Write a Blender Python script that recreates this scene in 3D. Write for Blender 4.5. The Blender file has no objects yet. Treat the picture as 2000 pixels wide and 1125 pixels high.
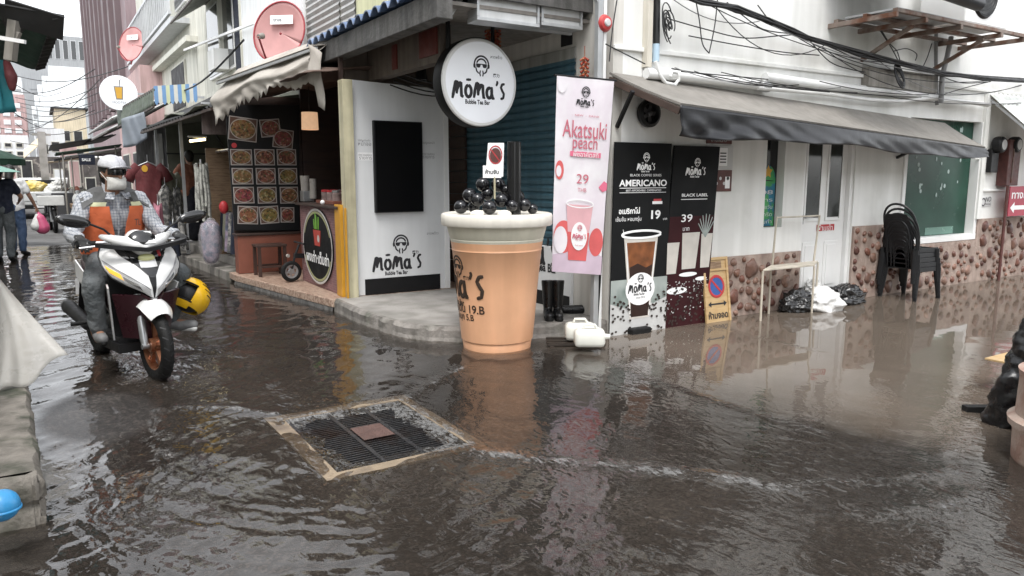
import bpy, bmesh, math, random
import numpy as np
from mathutils import Vector, Matrix, Euler
random.seed(7); np.random.seed(7)
SC = bpy.context.scene
COL = SC.collection
R = math.radians
# ---------------------------------------------------------------- camera, sky, sun, exposure
# world axes: X runs along the right-hand alley, Y along the left-hand street, origin at the corner of the white building
F_PX = 1450.0
PITCH = math.atan((562.5 - 343.0) / F_PX)
HEAD = R(32.24)
CAM = np.array([-4.46, -5.35, 1.5])
cd = bpy.data.cameras.new('camera'); cam = bpy.data.objects.new('camera', cd); COL.objects.link(cam)
cam.location = CAM; cam.rotation_euler = (math.pi/2 - PITCH, 0, -HEAD)
cd.sensor_width = 36.0; cd.lens = 36.0 * F_PX / 2000.0
cd.clip_start = 0.05; cd.clip_end = 1500
SC.camera = cam
SUN_EL, SUN_AZ = R(62), R(215)          # azimuth clockwise from +Y
w = bpy.data.worlds.new('World'); SC.world = w; w.use_nodes = True
nt = w.node_tree; nt.nodes.clear()
sky = nt.nodes.new('ShaderNodeTexSky'); sky.sky_type = 'NISHITA'; sky.sun_disc = False
sky.sun_elevation = SUN_EL; sky.sun_rotation = SUN_AZ; sky.dust_density = 1.2; sky.air_density = 1.0
hsv = nt.nodes.new('ShaderNodeHueSaturation'); hsv.inputs['Saturation'].default_value = 0.10
tcw = nt.nodes.new('ShaderNodeTexCoord')
cl = nt.nodes.new('ShaderNodeTexNoise'); cl.inputs['Scale'].default_value = 2.2; cl.inputs['Detail'].default_value = 4
crw = nt.nodes.new('ShaderNodeValToRGB'); crw.color_ramp.elements[0].position = .3; crw.color_ramp.elements[0].color = (1.65, 1.68, 1.72, 1)
crw.color_ramp.elements[1].position = .75; crw.color_ramp.elements[1].color = (2.5, 2.5, 2.5, 1)
mx = nt.nodes.new('ShaderNodeMix'); mx.data_type = 'RGBA'; mx.blend_type = 'MULTIPLY'; mx.inputs[0].default_value = 1
bg = nt.nodes.new('ShaderNodeBackground'); bg.inputs['Strength'].default_value = 0.13
ow = nt.nodes.new('ShaderNodeOutputWorld')
nt.links.new(sky.outputs[0], hsv.inputs['Color']); nt.links.new(tcw.outputs['Generated'], cl.inputs['Vector'])
nt.links.new(cl.outputs['Fac'], crw.inputs[0]); nt.links.new(hsv.outputs[0], mx.inputs[6]); nt.links.new(crw.outputs[0], mx.inputs[7])
nt.links.new(mx.outputs[2], bg.inputs['Color']); nt.links.new(bg.outputs[0], ow.inputs['Surface'])
sd = bpy.data.lights.new('sun', 'SUN'); sd.energy = 1.5; sd.angle = R(22); sd.color = (1, .97, .93)
sun = bpy.data.objects.new('sun', sd); COL.objects.link(sun)
sdir = Vector((math.sin(SUN_AZ)*math.cos(SUN_EL), math.cos(SUN_AZ)*math.cos(SUN_EL), math.sin(SUN_EL)))
sun.rotation_euler = sdir.to_track_quat('Z', 'Y').to_euler(); sun.location = (0, 0, 30)
SC.view_settings.view_transform = 'Standard'; SC.view_settings.look = 'None'
SC.view_settings.exposure = 0.78; SC.view_settings.gamma = 1
SC.cycles.max_bounces = 8; SC.cycles.transparent_max_bounces = 16

# ---------------------------------------------------------------- measuring helpers (photo pixel -> point on a real plane)
def _ray(px, py):
    c, s = math.cos(PITCH), math.sin(PITCH); u = (px-1000)/F_PX; v = (562.5-py)/F_PX
    a, b = u, c + v*s; ch, sh = math.cos(HEAD), math.sin(HEAD)
    return np.array([a*ch + b*sh, -a*sh + b*ch, -s + v*c])
def on_g(px, py, z=0.):
    r = _ray(px, py); return CAM + (z-CAM[2])/r[2]*r
def on_x(px, py, x):
    r = _ray(px, py); return CAM + (x-CAM[0])/r[0]*r
def on_y(px, py, y):
    r = _ray(px, py); return CAM + (y-CAM[1])/r[1]*r
def at_d(px, py, d):
    r = _ray(px, py); return CAM + d/(r[0]*math.sin(HEAD)+r[1]*math.cos(HEAD))*r

# ---------------------------------------------------------------- materials
MATS = {}
def mat(name, col, rough=.6, var=.12, scale=6., bump=0., bscale=None, spec=.5, metal=0., col2=None, mix=(.45, .65), mscale=2.,
        streak=0., sfreq=7., emit=None, alpha=1., attr=None, coat=0., trans=0., mstretch=None):
    if name in MATS: return MATS[name]
    m = bpy.data.materials.new(name); m.use_nodes = True; n = m.node_tree.nodes; l = m.node_tree.links
    b = n['Principled BSDF']
    b.inputs['Roughness'].default_value = rough; b.inputs['Metallic'].default_value = metal
    b.inputs['Specular IOR Level'].default_value = spec; b.inputs['Alpha'].default_value = alpha
    b.inputs['Coat Weight'].default_value = coat; b.inputs['Transmission Weight'].default_value = trans
    tc = n.new('ShaderNodeTexCoord'); vec = tc.outputs['Object']
    def noise(sc, det=5, v=None):
        t = n.new('ShaderNodeTexNoise'); t.inputs['Scale'].default_value = sc; t.inputs['Detail'].default_value = det
        l.new(v or vec, t.inputs['Vector']); return t.outputs['Fac']
    def mixc(f, a, bb, bt='MIX'):
        x = n.new('ShaderNodeMix'); x.data_type = 'RGBA'; x.blend_type = bt
        if hasattr(f, 'links'): l.new(f, x.inputs[0])
        else: x.inputs[0].default_value = f
        for s, i in ((a, 6), (bb, 7)):
            if hasattr(s, 'links'): l.new(s, x.inputs[i])
            else: x.inputs[i].default_value = (*s[:3], 1)
        return x.outputs[2]
    def ramp(f, p0, p1, c0=(0, 0, 0), c1=(1, 1, 1)):
        r = n.new('ShaderNodeValToRGB'); e = r.color_ramp.elements
        e[0].position = p0; e[0].color = (*c0, 1); e[1].position = p1; e[1].color = (*c1, 1); l.new(f, r.inputs[0]); return r.outputs[0]
    c = col
    if attr:
        a = n.new('ShaderNodeAttribute'); a.attribute_name = attr; c = a.outputs['Color']
    if col2:
        vv = vec
        if mstretch:
            mp = n.new('ShaderNodeMapping'); mp.inputs['Scale'].default_value = mstretch; l.new(vec, mp.inputs['Vector']); vv = mp.outputs[0]
        c = mixc(ramp(noise(mscale, 6, vv), *mix), c, col2)
    if var:
        c = mixc(1., c, ramp(noise(scale), .25, .75, (1-var,)*3, (1+var*.6,)*3), 'MULTIPLY')
    if streak:
        mp = n.new('ShaderNodeMapping'); mp.inputs['Scale'].default_value = (sfreq, sfreq, sfreq*.07); l.new(vec, mp.inputs['Vector'])
        c = mixc(1., c, ramp(noise(1.6, 6, mp.outputs[0]), .36, .62, (1-streak, 1-streak, 1-streak*1.05), (1, 1, 1)), 'MULTIPLY')
    if hasattr(c, 'links'): l.new(c, b.inputs['Base Color'])
    else: b.inputs['Base Color'].default_value = (*c[:3], 1)
    if rough > .08 and var:
        l.new(ramp(noise(scale*1.7), .3, .7, (rough*.8,)*3, (min(1, rough*1.15),)*3), b.inputs['Roughness'])
    if bump:
        bp = n.new('ShaderNodeBump'); bp.inputs['Strength'].default_value = bump; bp.inputs['Distance'].default_value = .02
        l.new(noise(bscale or scale*4), bp.inputs['Height']); l.new(bp.outputs[0], b.inputs['Normal'])
    if emit:
        b.inputs['Emission Color'].default_value = (*emit[:3], 1); b.inputs['Emission Strength'].default_value = emit[3]
    MATS[name] = m; return m
def lib():
    mat('white wall', (.80, .80, .78), .75, .06, 1.2, .12, 14, streak=.16, sfreq=2.6, col2=(.60, .60, .56), mix=(.52, .78), mscale=1.3)
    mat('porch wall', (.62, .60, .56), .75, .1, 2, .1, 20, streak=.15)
    mat('white paint', (.78, .78, .77), .4, .05, 4)
    mat('panel white', (.70, .71, .72), .45, .05, 3, streak=.05)
    mat('black paint', (.010, .010, .011), .5, .2, 5, spec=.25)
    mat('black gloss', (.008, .008, .009), .12, .1, 5)
    mat('black screen', (.0025, .0025, .003), .35, 0, spec=.15)
    mat('ink', (.015, .015, .018), .6, 0); mat('ink grey', (.22, .22, .23), .6, 0); mat('ink pale', (.55, .55, .55), .6, 0)
    mat('white print', (.85, .85, .85), .5, 0); mat('red ink', (.42, .03, .035), .5, 0); mat('pink ink', (.72, .16, .26), .5, 0)
    mat('steel', (.42, .43, .44), .38, .15, 8, metal=.8); mat('rusty steel', (.25, .20, .17), .6, .3, 10, .2, 60, metal=.4, col2=(.16, .07, .04), mscale=6)
    mat('galvanised', (.48, .49, .50), .45, .12, 6, metal=.5, streak=.12)
    mat('concrete', (.34, .32, .30), .75, .18, 3, .35, 40, col2=(.22, .21, .19), mscale=2.5)
    mat('stained concrete', (.26, .24, .22), .7, .3, 5, .5, 30, col2=(.07, .075, .055), mix=(.5, .7), mscale=4, streak=.3)
    mat('dark concrete', (.13, .125, .12), .8, .3, 3, .4, 25, streak=.4, col2=(.06, .06, .06), mscale=3)
    mat('rubber', (.009, .009, .009), .65, .2, 20, .2, 120, spec=.25); mat('black plastic', (.011, .011, .012), .45, .15, 10, spec=.3)
    mat('grey plastic', (.06, .06, .063), .45, .15, 10)
    mat('wood', (.30, .20, .12), .6, .25, 3, .2, 60, mstretch=(2, 14, 14), col2=(.2, .12, .07), mscale=3)
    mat('dark wood', (.045, .022, .016), .5, .3, 4, .2, 40)
    mat('skin', (.30, .165, .11), .5, .12, 20, .1, 200, spec=.4); mat('hair', (.012, .010, .009), .5, .2, 30)
    mat('jeans', (.075, .085, .09), .85, .3, 9, .6, 50, col2=(.15, .16, .165), mscale=5)
    mat('blue jeans', (.05, .085, .16), .85, .2, 12, .3, 150); mat('navy cloth', (.012, .016, .032), .85, .2, 10, .2, 100)
    mat('white cloth', (.70, .70, .70), .8, .08, 10, .2, 60)
    mat('green dark cloth', (.010, .045, .025), .7, .3, 3, .2, 20); mat('teal cloth', (.02, .17, .20), .7, .25, 4, .2, 20)
lib()

# ---------------------------------------------------------------- mesh builder
def basis(d):
    d = Vector(d).normalized(); a = Vector((0, 0, 1)) if abs(d.z) < .9 else Vector((1, 0, 0))
    u = d.cross(a).normalized(); return u, d.cross(u).normalized(), d
class MB:
    def __init__(s): s.v = []; s.f = []; s.mi = []; s.m = 0; s.cols = {}
    def add(s, vs, fs):
        o = len(s.v); s.v += [tuple(map(float, p)) for p in vs]; s.f += [tuple(i+o for i in f) for f in fs]; s.mi += [s.m]*len(fs); return o
    def box(s, lo, hi, M=None):
        x0, y0, z0 = lo; x1, y1, z1 = hi
        vs = [Vector(p) for p in ((x0,y0,z0),(x1,y0,z0),(x1,y1,z0),(x0,y1,z0),(x0,y0,z1),(x1,y0,z1),(x1,y1,z1),(x0,y1,z1))]
        if M is not None: vs = [M @ p for p in vs]
        s.add(vs, [(0,3,2,1),(4,5,6,7),(0,1,5,4),(1,2,6,5),(2,3,7,6),(3,0,4,7)]); return s
    def bar(s, p0, p1, w, h=None, up=(0, 0, 1)):
        p0, p1 = Vector(p0), Vector(p1); d = (p1-p0); L = d.length; d.normalize(); h = h or w
        u = d.cross(Vector(up)); u = u.normalized() if u.length > 1e-4 else Vector((1, 0, 0)); v = u.cross(d)
        M = Matrix((u, d, v)).transposed().to_4x4(); M.translation = p0
        return s.box((-w/2, 0, -h/2), (w/2, L, h/2), M)
    def tube(s, pts, r, n=8, caps=True, flat=None):
        pts = [Vector(p) for p in pts]; N = len(pts)
        rr = r if isinstance(r, (list, tuple)) else [r]*N
        u = None; vs = []; fs = []
        for i, p in enumerate(pts):
            d = (pts[min(i+1, N-1)] - pts[max(i-1, 0)])
            d = d.normalized() if d.length > 1e-9 else Vector((0, 0, 1))
            if u is None: u, _, _ = basis(d)
            else:
                u = u - d*u.dot(d); u = u.normalized() if u.length > 1e-6 else basis(d)[0]
            v = d.cross(u)
            for k in range(n):
                a = 2*math.pi*k/n; q = u*math.cos(a)*rr[i] + v*math.sin(a)*rr[i]
                if flat: q = q - Vector(flat[0])*q.dot(Vector(flat[0]))*(1-flat[1])
                vs.append(p+q)
        for i in range(N-1):
            for k in range(n): fs.append((i*n+k, i*n+(k+1) % n, (i+1)*n+(k+1) % n, (i+1)*n+k))
        if caps: fs += [tuple(range(n))[::-1], tuple((N-1)*n+k for k in range(n))]
        s.add(vs, fs); return s
    def cyl(s, p0, p1, r0, r1=None, n=16): return s.tube([p0, p1], [r0, r1 if r1 is not None else r0], n)
    def lathe(s, prof, o=(0, 0, 0), ax=(0, 0, 1), n=32, a0=0, a1=2*math.pi):
        u, v, d = basis(ax); o = Vector(o); full = abs(a1-a0-2*math.pi) < 1e-6; k = n if full else n+1; vs = []; fs = []
        for (r, h) in prof:
            for i in range(k):
                a = a0+(a1-a0)*i/n; vs.append(o + d*h + (u*math.cos(a)+v*math.sin(a))*r)
        for j in range(len(prof)-1):
            for i in range(n if full else n):
                i2 = (i+1) % k; fs.append((j*k+i, j*k+i2, (j+1)*k+i2, (j+1)*k+i))
        s.add(vs, fs); return s
    def ell(s, c, r, n=16, m=10, M=None):
        vs = []; fs = []; c = Vector(c)
        for j in range(m+1):
            t = math.pi*j/m
            for i in range(n):
                a = 2*math.pi*i/n; q = Vector((math.sin(t)*math.cos(a)*r[0], math.sin(t)*math.sin(a)*r[1], math.cos(t)*r[2]))
                vs.append(c + (M @ q if M is not None else q))
        for j in range(m):
            for i in range(n): fs.append((j*n+i, (j+1)*n+i, (j+1)*n+(i+1) % n, j*n+(i+1) % n))
        s.add(vs, fs); return s
    def cap(s, p0, p1, r0, r1, n=14):      # tapered capsule
        p0, p1 = Vector(p0), Vector(p1); d = (p1-p0); d = d.normalized() if d.length > 1e-6 else Vector((0, 0, 1)); pts = []; rr = []
        for t in (-.99, -.8, -.5): pts.append(p0+d*r0*t); rr.append(r0*math.sqrt(1-t*t))
        pts += [p0, p1]; rr += [r0, r1]
        for t in (.5, .8, .99): pts.append(p1+d*r1*t); rr.append(r1*math.sqrt(1-t*t))
        return s.tube(pts, rr, n)
    def limb(s, pts, rr):
        for i in range(len(pts)-1): s.cap(pts[i], pts[i+1], rr[i], rr[i+1])
        return s
    def grid(s, P, th=0.):                   # P: 2D list of points; th: thickness along normal
        nu, nv = len(P), len(P[0]); A = np.array(P, float)
        fs = [(i*nv+j, (i+1)*nv+j, (i+1)*nv+j+1, i*nv+j+1) for i in range(nu-1) for j in range(nv-1)]
        if not th: s.add(A.reshape(-1, 3), fs); return s
        du = np.gradient(A, axis=0); dv = np.gradient(A, axis=1); nn = np.cross(du, dv); nn /= (np.linalg.norm(nn, axis=2, keepdims=True)+1e-9)
        B = A - nn*th; o = nu*nv
        fs2 = [tuple(i+o for i in f[::-1]) for f in fs]
        ed = [i*nv for i in range(nu)] ; b = [i for i in range(nv)] + [i*nv+nv-1 for i in range(1, nu)] + [(nu-1)*nv+j for j in range(nv-2, -1, -1)] + [i*nv for i in range(nu-2, 0, -1)]
        rim = [(b[k], b[(k+1) % len(b)], b[(k+1) % len(b)]+o, b[k]+o) for k in range(len(b))]
        s.add(np.concatenate([A.reshape(-1, 3), B.reshape(-1, 3)]), fs+fs2+rim); return s
    def prism(s, P, d):                      # planar polygon extruded by vector d
        P = [Vector(p) for p in P]; d = Vector(d); n = len(P)
        s.add(P+[p+d for p in P], [tuple(range(n))[::-1], tuple(range(n, 2*n))] + [(i, (i+1) % n, (i+1) % n+n, i+n) for i in range(n)]); return s
    def build(s, name, m, parent=None, smooth=False, bevel=0., remesh=0., sub=0, world=True, solid=0.):
        if parent is not None and world:
            I = Matrix.Identity(4); q = parent
            while q is not None: I = q.matrix_basis @ I; q = q.parent
            I = I.inverted()
            vs = [tuple(I @ Vector(p)) for p in s.v]
        else: vs = s.v
        me = bpy.data.meshes.new(name); me.from_pydata(vs, [], s.f); me.validate()
        ms = m if isinstance(m, (list, tuple)) else [m]
        for x in ms: me.materials.append(MATS[x] if isinstance(x, str) else x)
        if len(ms) > 1 and len(me.polygons) == len(s.mi): me.polygons.foreach_set('material_index', s.mi)
        bm = bmesh.new(); bm.from_mesh(me); bmesh.ops.recalc_face_normals(bm, faces=bm.faces); bm.to_mesh(me); bm.free()
        if s.cols:
            ca = me.color_attributes.new('col', 'FLOAT_COLOR', 'POINT')
            arr = np.ones((len(me.vertices), 4), 'f')
            for (i0, i1), c in s.cols.items(): arr[i0:i1, :3] = c
            ca.data.foreach_set('color', arr.ravel())
        o = bpy.data.objects.new(name, me); COL.objects.link(o)
        if parent is not None: o.parent = parent
        if smooth or remesh:
            me.polygons.foreach_set('use_smooth', [True]*len(me.polygons))
            if smooth == 'auto':
                bm = bmesh.new(); bm.from_mesh(me)
                for e in bm.edges:
                    if len(e.link_faces) == 2 and e.calc_face_angle(0) > R(38): e.smooth = False
                bm.to_mesh(me); bm.free()
        if remesh:
            r = o.modifiers.new('remesh', 'REMESH'); r.mode = 'VOXEL'; r.voxel_size = remesh; r.use_smooth_shade = True
            sm = o.modifiers.new('smooth', 'SMOOTH'); sm.iterations = 6; sm.factor = .5
        if solid:
            r = o.modifiers.new('solid', 'SOLIDIFY'); r.thickness = solid
        if bevel:
            r = o.modifiers.new('bevel', 'BEVEL'); r.width = bevel; r.segments = 2; r.limit_method = 'ANGLE'; r.angle_limit = R(40)
        if sub:
            r = o.modifiers.new('sub', 'SUBSURF'); r.levels = sub; r.render_levels = sub
        return o
def tag(o, label=None, cat=None, group=None, kind=None):
    if label: o['label'] = label
    if cat: o['category'] = cat
    if group: o['group'] = group
    if kind: o['kind'] = kind
    return o
def thing(name, label, cat, loc=(0, 0, 0), rz=0., group=None):
    o = bpy.data.objects.new(name, None); COL.objects.link(o); o.empty_display_size = .1
    o.location = loc; o.rotation_euler = (0, 0, rz); o.matrix_basis = Matrix.Translation(Vector(loc)) @ Euler((0, 0, rz)).to_matrix().to_4x4()
    return tag(o, label, cat, group)
def dup(root, loc, rz, label=None):
    r = root.copy(); COL.objects.link(r); r.location = loc; r.rotation_euler = (0, 0, rz)
    if label: r['label'] = label
    for ch in list(root.children):
        c = ch.copy(); COL.objects.link(c); c.parent = r
        for g in list(ch.children):
            d = g.copy(); COL.objects.link(d); d.parent = c
    return r
# flat artwork on a frame: o origin, u right, v up, n out of the surface
class Fr:
    def __init__(s, o, u, v, warp=None):
        s.o, s.u, s.v = Vector(o), Vector(u), Vector(v); s.n = s.u.cross(s.v).normalized(); s.warp = warp
    def __call__(s, x, y, d=.002):
        if s.warp: return s.warp(x, y, d)
        return s.o + s.u*x + s.v*y + s.n*d
    def nrm(s, x, y): return (s(x, y, .01) - s(x, y, 0)).normalized()
_tx = {}
def text_data(body, bold=0.):
    k = (body, bold)
    if k in _tx: return _tx[k]
    cu = bpy.data.curves.new('t', 'FONT'); cu.body = body; cu.offset = bold; cu.resolution_u = 4
    o = bpy.data.objects.new('t', cu); COL.objects.link(o); bpy.context.view_layer.update()
    me = bpy.data.meshes.new_from_object(o.evaluated_get(bpy.context.evaluated_depsgraph_get()))
    v = np.array([p.co[:2] for p in me.vertices]); f = [tuple(p.vertices) for p in me.polygons]
    bpy.data.objects.remove(o); bpy.data.curves.remove(cu); bpy.data.meshes.remove(me)
    _tx[k] = (v, f); return v, f
def text(mb, fr, body, cx, cy, h=None, wdt=None, d=.002, bold=0., align='c'):
    v, f = text_data(body, bold)
    lo, hi = v.min(0), v.max(0); sz = hi-lo
    if h is None: k = (wdt/sz[0], wdt/sz[0])
    elif wdt is None: k = (h/sz[1], h/sz[1])
    else: k = (wdt/sz[0], h/sz[1])
    q = (v-lo)*k; W, H = sz[0]*k[0], sz[1]*k[1]
    ox = cx - (W/2 if align == 'c' else 0); oy = cy - H/2
    mb.add([fr(ox+a, oy+b, d) for a, b in q], f); return W
def stroke(mb, fr, pts, w, d=.002):      # brush stroke lying on the surface
    P = []
    for i in range(len(pts)-1):
        for t in (0, .5): P.append([pts[i][k]+(pts[i+1][k]-pts[i][k])*t for k in (0, 1)])
    P.append(pts[-1][:2])
    n = fr.nrm(*P[0]); mb.tube([fr(a, b, d) for a, b in P], [w*.35]+[w*.5]*(len(P)-2)+[w*.35], 8, True, (n, .12))
def disc(mb, fr, cx, cy, rx, ry=None, d=.002, n=28, a0=0, a1=2*math.pi):
    ry = ry or rx; mb.add([fr(cx+rx*math.cos(a0+(a1-a0)*i/n), cy+ry*math.sin(a0+(a1-a0)*i/n), d) for i in range(n)], [tuple(range(n))])
def rect(mb, fr, x0, y0, x1, y1, d=.002): mb.add([fr(x0, y0, d), fr(x1, y0, d), fr(x1, y1, d), fr(x0, y1, d)], [(0, 1, 2, 3)])
def poly(mb, fr, P, d=.002): mb.add([fr(a, b, d) for a, b in P], [tuple(range(len(P)))])
def arc(cx, cy, r, a0, a1, n=12, ry=None): return [(cx+r*math.cos(R(a0+(a1-a0)*i/n)), cy+(ry or r)*math.sin(R(a0+(a1-a0)*i/n))) for i in range(n+1)]
def emblem(mb, fr, cx, cy, h, d=.002):   # round face with headphones and dark glasses
    k = h/2.; S = lambda P, w: stroke(mb, fr, [(cx+a*k, cy+b*k) for a, b in P], w*k, d)
    S(arc(0, .15, .80, 0, 180, 14), .17); S(arc(0, .12, .55, 15, 165, 12), .16)
    for sg in (-1, 1):
        mb.add([fr(cx+(sg*.80+.13*math.cos(t))*k, cy+(.02+.25*math.sin(t))*k, d) for t in np.linspace(0, 6.0, 14)], [tuple(range(14))])
        mb.add([fr(cx+k*a*sg, cy+k*b, d+.0004) for a, b in ((.05, .2), (.62, .22), (.60, -.06), (.42, -.18), (.18, -.14))], [(0, 1, 2, 3, 4)])
        S([(sg*.66, -.1), (sg*.55, -.5), (sg*.3, -.72)], .16)
        S([(sg*.13, -.42), (sg*.2, -.72), (sg*.12, -.98)], .15)
    S([(-.6, .17), (.6, .17)], .1)
def brand(mb, fr, cx, cy, wdt, d=.002, hand=True):   # handwritten five-letter shop name with macron
    k = wdt/5.0; X = cx-wdt/2; wd = .27*k
    def S(P, w=None): stroke(mb, fr, [(X+a*k, cy+(b-.5)*k) for a, b in P], w or wd, d)
    S([(.0, -.12), (.13, .5), (.28, 1.15), (.42, 1.2), (.42, .7), (.38, .25)]); S([(.40, .45), (.62, 1.1), (.78, 1.1), (.8, .6), (.82, .1), (1.0, .05)])
    S(arc(1.45, .5, .27, 90, 450, 14, .45)); S([(1.25, 1.38), (1.7, 1.40)], wd*.8)
    S([(1.95, .0), (2.05, .6), (2.2, 1.15), (2.34, 1.15), (2.35, .6), (2.34, .2)]); S([(2.37, .5), (2.6, 1.05), (2.78, 1.0), (2.8, .5), (2.86, .05), (3.0, .1)])
    S(arc(3.38, .45, .24, 60, 400, 12, .4)); S([(3.62, .95), (3.62, .4), (3.72, .02), (3.86, .1)])
    S([(4.12, 1.45), (4.16, 1.3), (4.05, 1.05)], wd*.75)
    S([(4.86, 1.25), (4.62, 1.2), (4.5, .95), (4.62, .7), (4.78, .45), (4.72, .12), (4.45, .02)], wd*.8)
    text(mb, fr, 'Bubble Tea Bar', X+2.3*k, cy-.82*k, h=.36*k, wdt=2.3*k, d=d, bold=.03)
# ---------------------------------------------------------------- ground, water, kerbs, drain
DR = (-3.30, -1.85, -2.54, -.88)       # drain opening x0,y0,x1,y1
def asphalt_mat():
    m = mat('wet asphalt', (.032, .029, .028), .42, .35, 1.3, .5, 150, col2=(.055, .050, .047), mscale=1.1)
    n = m.node_tree.nodes; l = m.node_tree.links; b = n['Principled BSDF']
    src = b.inputs['Base Color'].links[0].from_socket
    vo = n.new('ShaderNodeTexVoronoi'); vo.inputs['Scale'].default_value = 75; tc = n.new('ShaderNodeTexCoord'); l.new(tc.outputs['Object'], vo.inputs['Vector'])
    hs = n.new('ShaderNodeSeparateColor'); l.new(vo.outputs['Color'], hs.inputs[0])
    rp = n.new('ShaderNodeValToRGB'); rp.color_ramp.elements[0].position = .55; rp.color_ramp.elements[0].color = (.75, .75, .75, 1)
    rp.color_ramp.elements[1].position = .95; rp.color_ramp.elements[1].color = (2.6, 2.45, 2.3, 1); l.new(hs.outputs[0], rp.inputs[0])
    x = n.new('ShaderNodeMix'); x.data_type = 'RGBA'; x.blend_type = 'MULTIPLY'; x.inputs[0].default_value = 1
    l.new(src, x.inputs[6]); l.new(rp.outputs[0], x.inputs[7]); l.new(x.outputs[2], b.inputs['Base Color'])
    return m
asphalt_mat()
def holed(mb, X, Y, hole):               # XY sheet with a rectangular hole
    for i in range(len(X)-1):
        for j in range(len(Y)-1):
            cx, cy = (X[i]+X[i+1])/2, (Y[j]+Y[j+1])/2
            if hole[0] < cx < hole[2] and hole[1] < cy < hole[3]: continue
            mb.add([(X[i], Y[j], 0), (X[i+1], Y[j], 0), (X[i+1], Y[j+1], 0), (X[i], Y[j+1], 0)], [(0, 1, 2, 3)])
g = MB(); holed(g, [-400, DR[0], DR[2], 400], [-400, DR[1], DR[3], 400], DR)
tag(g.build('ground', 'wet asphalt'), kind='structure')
mat('dry asphalt', (.16, .158, .155), .8, .3, 2, .4, 120, col2=(.11, .108, .105), mscale=.8)
g = MB(); g.grid([[(-6.6, 14.5, .004), (-2.7, 13.2, .004)], [(-6.6, 60, .004), (-2.9, 60, .004)]])
tag(g.build('road', 'dry asphalt'), kind='structure')

def seg_dist(X, Y, P):
    best = np.full(X.shape, 1e9)
    for (ax, ay), (bx, by) in zip(P[:-1], P[1:]):
        dx, dy = bx-ax, by-ay; t = np.clip(((X-ax)*dx+(Y-ay)*dy)/(dx*dx+dy*dy+1e-12), 0, 1)
        best = np.minimum(best, np.hypot(X-ax-t*dx, Y-ay-t*dy))
    return best
def pxl(*q): return [tuple(on_g(x, y)[:2]) for x, y in q]
def vnoise(X, Y, sc, seed):
    rs = np.random.RandomState(seed); G = rs.rand(256, 256); x = X*sc; y = Y*sc
    xi = np.floor(x).astype(int); yi = np.floor(y).astype(int); fx = x-xi; fy = y-yi; fx = fx*fx*(3-2*fx); fy = fy*fy*(3-2*fy)
    g = lambda a, b: G[a % 256, b % 256]
    return (g(xi, yi)*(1-fx)+g(xi+1, yi)*fx)*(1-fy)+(g(xi, yi+1)*(1-fx)+g(xi+1, yi+1)*fx)*fy
def fbm(X, Y, sc, seed, o=4):
    return sum(vnoise(X, Y, sc*2**k, seed+k)*.5**k for k in range(o))/sum(.5**k for k in range(o))
def sstep(a, b, x): t = np.clip((x-a)/(b-a), 0, 1); return t*t*(3-2*t)
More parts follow.
